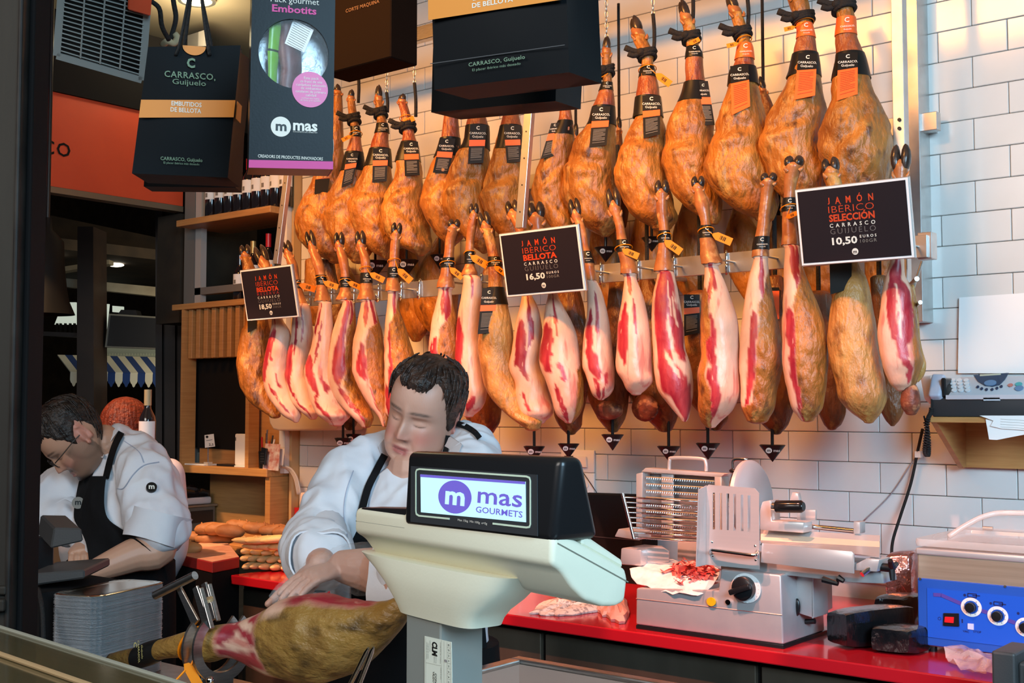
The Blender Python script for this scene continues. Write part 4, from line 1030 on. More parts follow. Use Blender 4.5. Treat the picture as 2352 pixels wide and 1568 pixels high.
def price_sign(cs, lab, kind, price, extra=None):
    tilt = radians(11); n = V((0, -cos(tilt), -sin(tilt)))
    cu = sum(c[0] for c in cs)/4; cv = sum(c[1] for c in cs)/4
    p0 = PY(cu, cv, 3.40)
    q = [PP(*c, p0, n) for c in cs]             # bl, br, tr, tl
    x = ((q[1]-q[0])+(q[2]-q[3])).normalized()
    ctr = sum(q, V((0, 0, 0)))/4
    wd = ((q[1]-q[0]).length+(q[2]-q[3]).length)/2
    M_ = frame(ctr, x, n); up = M_.col[1].xyz
    ht = abs((q[3]-q[0]).dot(up)+(q[2]-q[1]).dot(up))/2
    t = thing('price_sign', lab, 'sign', ctr, 'black jamón price signs')
    MB().box((0, 0, -.006), (wd, ht, .012), M_, bev=.001).build('frame', m_alu, t)
    MB().box((0, 0, .0012), (wd*.985, ht*.98, .002), M_).build('rim', m_sfr, t)
    panel = MB().box((0, 0, .0024), (wd*.945, ht*.925, .002), M_).build('panel', m_sback, t)
    Mt = M_ @ Matrix.Translation((-.005*wd, 0, .0042))
    L_ = [('JAMÓN', .195, .085, .022, 2.5, m_sred), ('IBÉRICO', .305, .088, -.012, 1.05, m_sred), (kind, .415, .085, .035, 1.0, m_sred)]
    if extra: L_ += [(extra, .50, .055, 0, 1.5, m_sdred), ('CARRASCO', .568, .045, .012, 1.9, m_ink), ('GUIJUELO', .638, .064, -.012, 1.3, m_sgry)]; yp, yl = .745, .875
    else: L_ += [('CARRASCO', .510, .048, .012, 1.9, m_ink), ('GUIJUELO', .585, .070, -.012, 1.3, m_sgry)]; yp, yl = .710, .86
    W_ = .42*wd if not kind.startswith('SEL') else .40*wd
    for s, y, c, b, sp, m in L_:
        mb = MB(); fit(mb, Mt, s, 0, (.5-y)*ht, c*ht, W_, b, sp); mb.build('lettering', m, panel)
    mb = MB(); fit(mb, Mt, price, -W_*.20, (.5-yp)*ht, .088*ht, W_*.56, .03); fit(mb, Mt, 'EUROS', W_*.32, (.5-yp+.035)*ht, .034*ht, W_*.36, .015, 1.6); mb.build('lettering', m_ink, panel)
    mb = MB(); fit(mb, Mt, '100GR', W_*.32, (.5-yp-.025)*ht, .042*ht, W_*.36, -.005, 1.2); mb.build('lettering', m_sgry if extra else MATS['grey_print'], panel)
    MB().cyl(ctr-n*.012, V((ctr.x, 3.712, max(ctr.z, zr0+.01))), .006).build('bracket', m_steel, t)
    logo('disc', M_ @ Matrix.Translation((0, 0, .0042)), 0, (.5-yl)*ht, .042*ht, panel, m_ink, m_sback)
    return t
price_sign(((570, 738), (690, 727), (668, 607), (549, 620)), 'smallest black price sign reading 18,50 in front of the far lower hams', 'BELLOTA', '18,50', 'RESERVA')
price_sign(((1163, 683), (1345, 668), (1330, 513), (1147, 537)), 'middle black price sign reading 16,50 in front of the lower hams', 'BELLOTA', '16,50')
price_sign(((1841, 612), (2100, 592), (2090, 405), (1825, 435)), 'largest black price sign reading 10,50 beside the steel post', 'SELECCIÓN', '10,50')
# ------------------------------------------------------------------ drip cones
def drip_cone(u, vt, w, va, Y, lab, text=True, rod=.03):
    c = PY(u, vt, Y); dep = (c-CAM).dot(FWD); r = w/2*dep/F; hgt = (va-vt)*dep/F
    t = thing('drip_cone', lab, 'cone', c-V((0, 0, hgt)), 'black drip cones under the hams')
    MB().lathe([(.001, -hgt), (r, 0), (r*.97, .001), (.002, -hgt*.92)], 28, Matrix.Translation(c), caps=(True, True)).build('cone', m_lab, t, smooth=40)
    MB().cyl(c-V((0, 0, hgt*.3)), c+V((0, 0, rod+.12)), .006, 8).build('spike', m_black, t)
    MB().cyl(c-V((r, 0, 0)), c+V((r, 0, 0)), .0025, 6).build('crossbar', m_black, t)
    if text:
        h_ = hn(u)
        n = V((h_.x, h_.y, -r/hgt)).normalized()
        M_ = frame(c+h_*(r*.72+.002)-V((0, 0, hgt*.30)), V((-h_.y, h_.x, 0)), V((h_.x, h_.y, -.5)))
        s = hgt*.30
        d = MB().lathe([(.0001, 0), (s*.62, 0), (s*.62, .0006), (.0001, .0006)], 20, M_ @ Matrix.Translation((-s*.7, 0, 0))).build('emblem', m_ink, t)
        mb = MB().text('m', M_ @ Matrix.Translation((-s*.7, -s*.26, .0012)), s*.95, .02); mb.build('letter', m_lab, d)
        MB().text('mas', M_ @ Matrix.Translation((s*.85, -s*.26, .001)), s*.85, .015).build('lettering', m_ink, t)
    return t
for a in ((788, 1006, 40, 1040, 3.85, 'black drip cone under the far hams, left one of two by the carver’s shoulder', True), (812, 997, 36, 1030, 3.9, 'black drip cone under the far hams, right one of two by the carver’s shoulder', True),
          (1227, 1025, 50, 1062, 3.85, 'black drip cone right of the carver, partly hidden by the scale display', True), (1306, 1019, 50, 1052, 3.9, 'black drip cone above the wall sockets', True),
          (1407, 998, 52, 1034, 3.80, 'black drip cone under the ham with the hollow bone end', True), (1536, 1025, 54, 1059, 3.9, 'black drip cone left above the slicer’s carriage handle', True),
          (1626, 1018, 56, 1055, 3.9, 'black drip cone above the slicer’s wire handle, right one', True), (1774, 1022, 60, 1060, 3.9, 'black drip cone rightmost, above the round slicer guard', True),
          (1391, 569, 54, 602, 3.98, 'black drip cone behind the rail right of the middle sign', True), (1497, 546, 48, 578, 3.98, 'black drip cone behind the rail left of the deep red ham', True),
          (1010, 586, 44, 618, 3.96, 'black drip cone behind the rail beside the flared collar ham', True), (862, 600, 60, 640, 3.97, 'black drip cone behind the sixth lower ham', True),
          (934, 598, 56, 636, 3.97, 'black drip cone behind the long amber tag above the carver', True)):
    drip_cone(*a[:6], text=a[6])
# ------------------------------------------------------------------ people
import numpy as np
from mathutils.bvhtree import BVHTree
def skinmat(name, base, lip, dark, blush):
    m = bpy.data.materials.new(name); m.use_nodes = True
    nt = m.node_tree; N = nt.nodes; L = nt.links; b = N['Principled BSDF']
    at = N.new('ShaderNodeAttribute'); at.attribute_name = 'meat'
    sp = N.new('ShaderNodeSeparateColor'); L.new(at.outputs['Color'], sp.inputs[0])
    prev = (*base, 1)
    for k, c in ((2, blush), (0, lip), (1, dark)):
        x = N.new('ShaderNodeMix'); x.data_type = 'RGBA'; L.new(sp.outputs[k], x.inputs['Factor'])
        if isinstance(prev, tuple): x.inputs[6].default_value = prev
        else: L.new(prev, x.inputs[6])
        x.inputs[7].default_value = (*c, 1); prev = x.outputs[2]
    L.new(prev, b.inputs['Base Color'])
    b.inputs['Roughness'].default_value = .48
    b.inputs['Subsurface Weight'].default_value = .12
    b.inputs['Subsurface Radius'].default_value = (.012, .005, .003)
    n = N.new('ShaderNodeTexNoise'); n.inputs['Scale'].default_value = 220
    bp = N.new('ShaderNodeBump'); bp.inputs['Strength'].default_value = .08; bp.inputs['Distance'].default_value = .004
    L.new(n.outputs['Fac'], bp.inputs['Height']); L.new(bp.outputs[0], b.inputs['Normal'])
    return m
m_skin = skinmat('fair_skin', (.52, .275, .195), (.36, .10, .085), (.05, .028, .02), (.54, .175, .13))
m_skin2 = skinmat('tanned_skin', (.50, .27, .175), (.36, .13, .10), (.035, .022, .017), (.52, .20, .14))
m_jacket = mat('white_chef_cotton', (.66, .65, .67), rough=.85, col2=(.62, .61, .64), scale=14, bump=.12, bscale=30)
m_apron = mat('black_apron_cloth', (.008, .0075, .008), rough=.9, spec=.12, bump=.1, bscale=50)
m_seam = mat('grey_blue_stitching', (.34, .37, .46), rough=.9)
def hairmat(name, c1, c2):
    return mat(name, c1, rough=.42, col2=c2, scale=70, detail=5, lo=.4, hi=.62, stretch=(1, .25, .8), bump=.7, bscale=150)
m_hairb = hairmat('dark_brown_hair', (.020, .010, .007), (.052, .026, .017))
m_hairk = hairmat('near_black_hair', (.012, .008, .006), (.035, .022, .016))
m_hairr = hairmat('auburn_hair', (.20, .035, .010), (.10, .016, .006))
def remesh(mb, vox, it=4):
    me = mb.mesh('tmp'); o = bpy.data.objects.new('tmp', me); COL.objects.link(o)
    r = o.modifiers.new('r', 'REMESH'); r.mode = 'VOXEL'; r.voxel_size = vox
    if it:
        s = o.modifiers.new('s', 'SMOOTH'); s.iterations = it; s.factor = .5
    dg = bpy.context.evaluated_depsgraph_get()
    m2 = bpy.data.meshes.new_from_object(o.evaluated_get(dg))
    n = len(m2.vertices); co = np.empty(n*3); m2.vertices.foreach_get('co', co)
    nr = np.empty(n*3); m2.vertex_normals.foreach_get('vector', nr)
    fs = [tuple(p.vertices) for p in m2.polygons]
    bpy.data.objects.remove(o); bpy.data.meshes.remove(me); bpy.data.meshes.remove(m2)
    return co.reshape(-1, 3), nr.reshape(-1, 3), fs
def npbuild(name, co, fs, m, parent, col=None, smooth=True):
    off = np.array(wl(parent)) if parent is not None else np.zeros(3)
    me = bpy.data.meshes.new(name); me.from_pydata((co-off).tolist(), [], fs)
    if smooth: me.polygons.foreach_set('use_smooth', [True]*len(me.polygons))
    if col is not None:
        at = me.color_attributes.new('meat', 'FLOAT_COLOR', 'POINT')
        c = np.ones((len(co), 4)); c[:, :3] = col; at.data.foreach_set('color', c.ravel())
    me.materials.append(m)
    o = bpy.data.objects.new(name, me); COL.objects.link(o)
    if parent is not None: o.parent = parent
    return o
def limb(mb, pts, rs, n=16, N=14, flat=1, up=None):
    p = spline(pts, N); ts = list(range(len(pts)))
    r = [cr(ts, list(rs), (len(pts)-1)*i/(N-1)) for i in range(N)]
    mb.tube(p, r, n, flat=flat, up=up)
    mb.ball(p[0], r[0]*.98, 14, 8); mb.ball(p[-1], r[-1]*.98, 14, 8)
# head: local frame x = the viewer's right when it faces the viewer, -y = face, z up
HZ = [-.116, -.106, -.092, -.070, -.045, -.020, 0, .025, .050, .080, .102, .115, .121]
HA = [.020, .040, .053, .062, .069, .073, .0755, .077, .076, .068, .050, .029, .003]
HF = [.052, .080, .091, .089, .088, .087, .085, .091, .089, .074, .050, .028, .003]
HB = [.000, .005, .012, .036, .066, .086, .096, .103, .103, .090, .064, .036, .003]
def g(x, z, x0, z0, sx, sz): return exp(-((x-x0)/sx)**2-((z-z0)/sz)**2)
def headpt(th, z, heavy=0):
    a, f, b = cr(HZ, HA, z), cr(HZ, HF, z), cr(HZ, HB, z)
    a += heavy*.0075*exp(-((z+.082)/.036)**2); f += heavy*.003*exp(-((z+.10)/.02)**2)
    e = 2.25
    c, s = cos(th), sin(th)
    x = a*math.copysign(abs(s)**(2/e), s)
    y = -(f if c > 0 else b)*math.copysign(abs(c)**(2/e), c)
    if c > 0:
        w = min(1, c*2.2)
        d = 0
        # nose
        k = sstep(.026, -.036, z) if z > -.036 else exp(-((z+.036)/.0065)**2)
        d += (.005+.022*k)*exp(-(x/(.0075+.0055*k))**2)*(1 if z < .026 else exp(-((z-.026)/.012)**2))*(1 if z > -.036 else k)
        for sg in (-1, 1):
            d += .0095*g(x, z, sg*.0135, -.0395, .0062, .0065)
            d += .0050*g(x, z, sg*.030, .020, .019, .0075)
            d -= .0130*g(x, z, sg*.031, .002, .0165, .0105)
            d += .0095*g(x, z, sg*.0315, -.0005, .0115, .0075)
            d -= .0028*g(x, z, sg*.0315, -.0085, .011, .0022)
            d += .0055*g(x, z, sg*.043, -.030, .019, .018)
            d += heavy*.006*g(x, z, sg*.045, -.060, .020, .020)
            # fold from nostril to mouth corner
            q = (z+.040)/-.030
            if -.2 < q < 1.3: d -= .0028*exp(-((x-sg*(.019+.011*q))/.0035)**2)*sin(pi*min(1, max(0, (q+.2)/1.5)))
        d += .0060*g(x, z, 0, -.0635, .019, .0042)-.0040*g(x, z, 0, -.0695, .021, .0018)+.0068*g(x, z, 0, -.0755, .016, .0045)
        d -= .0042*g(x, z, 0, -.0865, .015, .0045)
        d += .0065*g(x, z, 0, -.101, .016, .010)
        y -= d*w
    return V((x, y, z))
def head_mb(mb, M, heavy=0):
    nz, nt = 110, 110
    zs = [-.116+.237*(i/(nz-1)) for i in range(nz)]
    mb.loft([[M @ headpt(2*pi*j/nt, z, heavy) for j in range(nt)] for z in zs])
    for sg in (-1, 1):                                # ears
        pts = []
        E = M @ Matrix.Translation((sg*.0755, .010, -.004)) @ Matrix.Rotation(sg*.42, 4, 'Z') @ Matrix.Rotation(-.12, 4, 'X')
        mb.ball((0, .006, 0), (.006, .015, .027), 14, 10, E)
        rim = [V((sg*.006, .006+.0165*sin(a)*(1 if sin(a) > 0 else .6), .031*cos(a)-.001)) for a in [(-.35+2.75*i/13) for i in range(14)]]
        mb.tube(rim, [.0042]*10+[.005, .0058, .006, .004], 8, E)
        mb.ball((sg*.004, .001, -.027), (.0055, .008, .0085), 10, 6, E)
HLT = [0, 25, 42, 55, 64, 72, 80, 92, 104, 116, 132, 180]
HLZ = [.074, .076, .093, .084, .056, .010, -.024, -.022, .014, -.020, -.052, -.062]
def hair(name, M, m, parent, seed, thick=.014, hl=None, vol=1.0, front=.0):
    nz, nt = 96, 150; mb = MB(); rings = []
    hz = hl or HLZ
    for i in range(nz):
        z = -.085+.206*(i/(nz-1))**.9
        ring = []
        for j in range(nt):
            th = 2*pi*j/nt; deg = abs((math.degrees(th)+180) % 360-180)
            p = headpt(th, z)
            c = V((p.x*.98, (p.y-.005), (p.z-.02)*.9)).normalized()
            q = V((th*2.4*cos(z*8), z*9+deg*.012, seed))
            st = fbm(V((p.x*70+seed, p.y*22, p.z*34)), 2)
            line = cr(HLT, hz, deg)+.006*fbm(V((th*9, seed, 0)))+.004*fbm(V((th*30, seed, 3)))
            k = sstep(-.006, .012, z-line)
            top = sstep(.02, .11, z)
            t = thick*(.45+.75*top)*vol*(.75+.45*st)+front*exp(-((z-.085)/.03)**2)*exp(-(deg/50)**2)
            d = -.006+(t+.006)*k
            ring.append(M @ (p+c*d))
        rings.append(ring)
    mb.loft(rings)
    o = mb.build(name, m, parent, smooth=True)
    tf = MB(); rr = random.Random(seed)
    for _ in range(420):                               # loose locks lying over the shell
        th = rr.uniform(-pi, pi); deg = abs(math.degrees(th))
        z = rr.uniform(-.05, .118)
        if z < cr(HLT, hz, deg)+.012 or (50 < deg < 128 and z < .062): continue
        pts = []
        for k in range(5):
            zz = max(z-k*.010*(.4+.8*sstep(.12, .05, z)), cr(HLT, hz, deg)-.006) if deg > 50 or z < .075 else z-k*.004
            t2 = th*(1-.02*k)+.05*sin(z*200)
            p = headpt(t2, min(.1205, zz))
            c = V((p.x, p.y-.005, (p.z-.02)*.9)).normalized()
            top = sstep(.02, .11, zz)
            pts.append(M @ (p+c*(thick*(.50+.8*top)*vol*(1.02-.08*k)+front*exp(-((zz-.085)/.03)**2)*exp(-(deg/50)**2))))
        if (pts[0]-pts[-1]).length < .006: continue
        tf.tube(pts, [.0016, .0024, .0024, .0018, .0005], 5)
    tf.build('locks', m, o, smooth=True)
    return o
def headcol(M, co, beard=0, heavy=0, bk=1.0):
    Mi = np.array(M.inverted()); p = co @ Mi[:3, :3].T+Mi[:3, 3]
    x, y, z = p[:, 0], p[:, 1], p[:, 2]; ax = np.abs(x)
    near = (np.linalg.norm(p, axis=1) < .16)
    fr = near & (y < -.03)
    G = lambda x0, z0, sx, sz: np.exp(-((ax-x0)/sx)**2-((z-z0)/sz)**2)
    col = np.zeros((len(co), 3))
    lip = np.clip(1.4*np.exp(-((ax)/.021)**4-((z+.0695)/.0085)**4), 0, 1)
    br = np.clip(1.5*np.exp(-((ax-.031)/.021)**4-((z-.0225-.004*np.cos((ax-.031)/.02))/.0034)**2), 0, 1)*bk
    la = np.clip(1.0*np.exp(-((ax-.0315)/.0135)**4-((z+.0075-.25*(ax-.0315)**2/.0135)/.0016)**2), 0, 1)*.75
    dk = np.maximum(br*.8, la)
    nos = np.exp(-((ax-.0085)/.004)**2-((z+.0455)/.0028)**2)*.7
    dk = np.maximum(dk, nos)
    dk = np.maximum(dk, np.exp(-(ax/.021)**4-((z+.0697)/.0011)**2)*.55)
    if beard:
        b = np.clip((-.047-z+.02*np.clip((ax-.03)/.03, 0, 1))/.012, 0, 1)*(y < .01)*near
        must = np.exp(-((ax)/.028)**4-((z+.055)/.006)**4)
        chin = np.exp(-(ax/.03)**4-((z+.098)/.016)**4)
        dk = np.maximum(dk, np.where(lip < .3, np.clip(b*.50+must*.5+chin*.6, 0, .95), dk)*beard)
        side = np.clip(1-np.abs(ax-.064)/.02, 0, 1)*np.clip((.01-z)/.02, 0, 1)*(y < .02)*(y > -.06)*near
        dk = np.maximum(dk, side*.6*beard)
    fr2 = near & (y < .02)
    col[:, 0] = np.where(fr, lip, 0)
    col[:, 1] = np.where(fr2 if beard else fr, dk, 0)
    blush = .75*G(.042, -.035, .022, .02)+.5*np.exp(-(x/.015)**2-((z+.034)/.012)**2)
    ear = near & (ax > .074) & (np.abs(z) < .045)
    col[:, 2] = np.where(fr, np.clip(blush, 0, 1), np.where(ear, .8, 0))
    return col
def hand(mb, w, d, n, s, sc=1.0, curl=(.25, .35, .3), spread=.10, thumb=(.75, .6, -.15)):
    """w wrist, d finger direction, n back of the hand, s thumb side"""
    d = V(d).normalized(); n = V(n); n = (n-d*n.dot(d)).normalized(); s0 = V(s); s = d.cross(n)
    if s.dot(s0) < 0: s = -s
    P = lambda a, b, c: w+(d*a+s*b+n*c)*sc
    rings = []
    for a, hw, ht, c in ((-.02, .026, .020, 0), (.0, .028, .019, 0), (.03, .035, .018, 0), (.06, .041, .016, .002), (.088, .042, .014, .002), (.102, .038, .010, 0)):
        rings.append([P(a, hw*cos(2*pi*k/16), c+ht*sin(2*pi*k/16)) for k in range(16)])
    mb.loft(rings)
    tips = []
    for b, L_, r, sp in ((.031, .074, .0095, .9), (.0105, .083, .0098, .25), (-.010, .077, .0094, -.3), (-.030, .060, .0082, -.95)):
        p = P(.085, b*.97, 0); q = [p]
        a = 0; dd = d
        for seg, cu in zip((.42, .32, .26), curl):
            a += cu
            dd = (d*cos(a)-n*sin(a)+s*(sp*spread)).normalized()
            p = p+dd*(L_*seg*sc); q.append(p)
        mb.tube([q[0]-d*.015*sc]+q, [r*sc*k for k in (1.0, 1.05, 1.0, .92, .72)], 12)
        for i, pp in enumerate(q): mb.ball(pp, r*sc*(1.07, 1.06, .98, .74)[i], 10, 7)
        tips.append(q[-1])
    td = (d*thumb[0]+s*thumb[1]+n*thumb[2]).normalized()
    b0 = P(.022, .024, -.004); b1 = b0+td*.042*sc
    td2 = (td+d*.35).normalized(); b2 = b1+td2*.034*sc; b3 = b2+td2*.026*sc
    mb.tube([b0, b1, b2, b3], [.016*sc, .0125*sc, .011*sc, .0075*sc], 12)
    for p, r in ((b0, .016), (b1, .0127), (b2, .0112), (b3, .0078)): mb.ball(p, r*sc, 10, 7)
    return tips
def torso(mb, base, e1, rows_, n=28):
    """rows: (z, half width, front depth, back depth, forward shift)"""
    e1 = V(e1).normalized(); e2 = V((0, 0, 1)).cross(e1)        # e2 = back when e1 = viewer right
    rings = []
    for z, hw, fd, bd, sh, *xs in rows_:
        c = V((base.x, base.y, z))-e2*sh+e1*(xs[0] if xs else 0)
        rings.append([c+e1*(hw*cos(2*pi*k/n))+e2*((bd if sin(2*pi*k/n) > 0 else fd)*sin(2*pi*k/n)) for k in range(n)])
    mb.loft(rings)
def wrinkle(co, nr, amp, sc, st=(1, 1, .5), seed=0, fn=None):
    out = co.copy()
    for i in range(len(co)):
        p = co[i]
        q = V((p[0]*st[0]*sc+seed, p[1]*st[1]*sc, p[2]*st[2]*sc))
        d = noise.noise(q)
        d = amp*(1-2*abs(d))+amp*.5*noise.noise(q*2.3)
        out[i] = p+nr[i]*d
    return out
class Snap:
    def __init__(s, *objs):
        s.t = []
        for co, fs in objs: s.t.append(BVHTree.FromPolygons(co.tolist(), fs))
    def __call__(s, u, v, eps=.004):
        d = ray(u, v).normalized(); best = None
        for t in s.t:
            h = t.ray_cast(CAM, d)
            if h[0] is not None and (best is None or h[3] < best[3]): best = h
        if best is None: return None
        return best[0]-d*eps
def ribbon(sn, pts, wpx, name, m, parent, th=.004, N=24, eps=.004):
    pu = spline([V((a, b, 0)) for a, b in pts], N); L_, R_ = [], []
    last = None
    for i, p in enumerate(pu):
        t = (pu[min(i+1, N-1)]-pu[max(i-1, 0)]).normalized(); nn = V((-t.y, t.x, 0))*wpx/2
        a, b = sn(p.x+nn.x, p.y+nn.y, eps), sn(p.x-nn.x, p.y-nn.y, eps)
        if a is None and b is None: continue
        if a is None: a = b+(PD(p.x+nn.x, p.y+nn.y, 2.5)-PD(p.x-nn.x, p.y-nn.y, 2.5))*((b-CAM).dot(FWD)/2.5)
        if b is None: b = a+(PD(p.x-nn.x, p.y-nn.y, 2.5)-PD(p.x+nn.x, p.y+nn.y, 2.5))*((a-CAM).dot(FWD)/2.5)
        L_.append(a); R_.append(b)
    rings = []
    for a, b in zip(L_, R_):
        dd = (CAM-a).normalized()*th
        rings.append([a, b, b+dd, a+dd])
    return MB().loft(rings).build(name, m, parent, smooth=50)
def sheet(sn, rws, name, m, parent, th=.006, nu=26, nv=40, eps=.006, relax=3):
    """cloth panel laid over a body: rows of (v, left u, right u)"""
    vs = [r[0] for r in rws]; P = []
    for j in range(nv):
        v = vs[0]+(vs[-1]-vs[0])*j/(nv-1); l = cr(vs, [r[1] for r in rws], v); r_ = cr(vs, [r[2] for r in rws], v)
        P.append([sn(l+(r_-l)*i/(nu-1), v, eps) for i in range(nu)])
    dep = [[(p-CAM).dot(FWD) if p is not None else None for p in row] for row in P]
    flat = [d for row in dep for d in row if d is not None]
    for j in range(nv):
        for i in range(nu):
            if dep[j][i] is None:
                c = [dep[j][k] for k in range(nu) if dep[j][k] is not None]
                if c: dep[j][i] = min(((abs(k-i), dep[j][k]) for k in range(nu) if dep[j][k] is not None))[1]
                elif j: dep[j][i] = dep[j-1][i]
                else: dep[j][i] = sum(flat)/len(flat)
    for _ in range(relax):
        nd = [r[:] for r in dep]
        for j in range(nv):
            for i in range(nu):
                c = [dep[jj][ii] for jj in (j-1, j, j+1) for ii in (i-1, i, i+1) if 0 <= jj < nv and 0 <= ii < nu]
                nd[j][i] = min(dep[j][i], sum(c)/len(c)) if relax > 1 else sum(c)/len(c)
        dep = nd
    F_, B_ = [], []
    for j in range(nv):
        v = vs[0]+(vs[-1]-vs[0])*j/(nv-1); l = cr(vs, [r[1] for r in rws], v); r_ = cr(vs, [r[2] for r in rws], v)
        row = [PD(l+(r_-l)*i/(nu-1), v, dep[j][i]) for i in range(nu)]
        F_.append(row); B_.append([p+(p-CAM).normalized()*th for p in row])
    mb = MB()
    mb.loft([f+b[::-1] for f, b in zip(F_, B_)])
    return mb.build(name, m, parent, smooth=60)
def headM(u, v, dep, yaw, pitch, roll, sc=1.0):
    c = PD(u, v, dep); h = hn(u); r = V((-h.y, h.x, 0)); up = V((0, 0, 1))
    M0 = Matrix(((r.x, -h.x, 0, c.x), (r.y, -h.y, 0, c.y), (0, 0, 1, c.z), (0, 0, 0, 1)))
    R = Matrix.Rotation(radians(roll), 4, 'Y') @ Matrix.Rotation(radians(yaw), 4, 'Z') @ Matrix.Rotation(radians(pitch), 4, 'X')
    return M0 @ R @ Matrix.Scale(sc, 4)
def legs(mb, pel, e1, fr, r=1.0, z0=.0):
    for sg in (-1, 1):
        h = V((pel.x, pel.y, .88))+e1*(sg*.10)
        limb(mb, [h, V((h.x, h.y, .48))+fr*.02, V((h.x, h.y, .09))-fr*.02], [.088*r, .062*r, .045*r])
        mb.ball(V((h.x, h.y, .055))+fr*.06, (.055, .055, .05), 14, 8); limb(mb, [V((h.x, h.y, .05))-fr*.05, V((h.x, h.y, .04))+fr*.13], [.045, .04])
# ---- the carver in the middle
MC = headM(975, 943, 2.87, -24, 25, 20, 1.03)
b_ = PD(965, 1060, 2.98)
sA, sB = PD(812, 1098, 2.92), PD(1092, 1078, 2.76)
e1 = (sB-sA); e1.z = 0; e1.normalize(); fr = -V((0, 0, 1)).cross(e1)
base = (sA+sB)/2; base.z = 0
chef = thing('person', 'man in white chef jacket and black apron, head bowed, carving a ham with gloved hand', 'person', (base.x, base.y, 0))
neck0 = MC @ V((0, .030, -.085)); neck1 = base+V((0, 0, 1.45))-fr*.015
elA, wrA = PD(728, 1250, 2.72), PD(738, 1295, 2.48)
elB, wrB = PD(965, 1325, 2.30), PD(790, 1300, 2.385)
mb = MB()
head_mb(mb, MC, 1.7)
limb(mb, [neck0, (neck0+neck1)/2+fr*.004, neck1], [.058, .060, .068])
mb.ball(MC @ V((0, -.030, -.108)), (.052, .045, .028), 14, 8)
torso(mb, base, e1, [(.86, .145, .10, .11, 0), (1.05, .14, .11, .10, .01), (1.28, .15, .10, .10, .0), (1.40, .13, .07, .08, -.01), (1.47, .06, .05, .05, -.01)])
limb(mb, [sA, elA, wrA], [.055, .046, .030]); limb(mb, [sB, elB, (elB*.45+wrB*.55), wrB], [.055, .050, .046, .033])
legs(mb, base, e1, fr)
tipB = PD(655, 1362, 2.30)
hdB = (tipB-wrB).normalized(); upn = V((0, 0, 1)); sB_ = (V((0, 0, 1)).cross(hdB)).normalized()
gl = MB()
for m_ in (mb, gl):
    k = 1.0 if m_ is mb else 1.10
    hand(m_, wrB, hdB+V((0, 0, .10)), V((.10, -.35, 1)), -sB_, .86*k, (.22, .22, .18), .05, (.85, .35, -.45))
hdA = (PD(690, 1352, 2.42)-wrA).normalized()
hand(mb, wrA, hdA, V((0, -.5, .8)), FWD, .98, (.3, .5, .4), .06)
co, nr, fs = remesh(mb, .0028, 2)
body = npbuild('body', co, fs, m_skin, chef, headcol(MC, co, 0, 1))
hair('hair', MC, m_hairb, chef, 3, .014, vol=1.0, front=.004)
# translucent glove on the carving hand
limb(gl, [wrB+(elB-wrB)*.26, wrB+(elB-wrB)*.10, wrB-hdB*.0, wrB+hdB*.06], [.052, .047, .041, .040])
gco, gnr, gfs = remesh(gl, .0035, 2)
gco = wrinkle(gco, gnr, .0022, 75, (1, 1, 1), 4)
m_glove = mat('clear_plastic_glove', (.86, .84, .80), rough=.10, alpha=.08, coat=.9, bump=.7, bscale=110)
npbuild('glove', gco, gfs, m_glove, chef)
# jacket
mb = MB()
torso(mb, base, e1, [(.80, .200, .150, .150, 0), (.95, .195, .155, .145, .01), (1.10, .188, .160, .135, .015), (1.28, .196, .145, .135, .005), (1.37, .182, .118, .125, -.012), (1.42, .13, .088, .105, -.025), (1.455, .085, .062, .085, -.03)], 32)
mbT = MB(); mbT.v = list(mb.v); mbT.f = list(mb.f)
tl = PD(900, 1022, 3.0); tr_ = PD(1062, 1006, 2.92)
limb(mb, [tl, PD(850, 1052, 2.95), sA], [.034, .055, .078]); limb(mb, [tr_, PD(1088, 1030, 2.84), sB], [.036, .050, .066])
limb(mb, [sA, (sA+elA)/2+V((0, 0, -.01)), elA, elA*.35+wrA*.65], [.082, .080, .076, .070], N=18)
limb(mb, [sB, (sB+elB)/2, elB+V((0, 0, .02))], [.072, .080, .085])
co, nr, fs = remesh(mb, .0065, 6)
co = wrinkle(co, nr, .009, 14, (1, 1, .45), 1)
jk = npbuild('jacket', co, fs, m_jacket, chef)
sn = Snap((co, fs)); snT = Snap((np.array([tuple(p) for p in mbT.v]), mbT.f))
# open cuffs
def cuff(p0, p1, r0, r1, nm, parent, th=.004, wob=.006, m=None):
    d = (p1-p0).normalized(); a = d.orthogonal().normalized(); b = d.cross(a); rings = []
    for t, k in ((0, 0), (.35, 0), (.7, 0), (1, 0), (1, 1), (.7, 1), (.35, 1), (0, 1)):
        r = r0+(r1-r0)*t-k*th
        rings.append([p0+d*((p1-p0).length*(t+(.05*sin(2*q+1) if t == 1 else 0)))+(a*cos(q)+b*sin(q))*(r+wob*sin(3*q+t*2)+wob*.5*sin(5*q)) for q in [2*pi*j/36 for j in range(36)]])
    rings.append(rings[0])
    return MB().loft(rings, caps=(False, False)).build(nm, m or m_jacket, parent, smooth=50)
cB = wrB*.40+elB*.60
cuff(elB+(elB-wrB)*.25+V((0, 0, .008)), cB+V((0, 0, -.012)), .088, .076, 'cuff', chef)
cuff(elA+(elA-wrA)*.1, elA*.22+wrA*.78, .080, .066, 'cuff', chef)
# hanging sleeve point under the near forearm
q = [PD(850, 1350, 2.27), PD(935, 1362, 2.22), PD(932, 1395, 2.22), PD(905, 1412, 2.25), PD(872, 1398, 2.26)]
MB().hexa([q[0], q[1], q[2], q[3]]+[p+FWD*.02 for p in q[:4]], bev=.004, seg=2).build('sleeve_flap', m_jacket, chef)
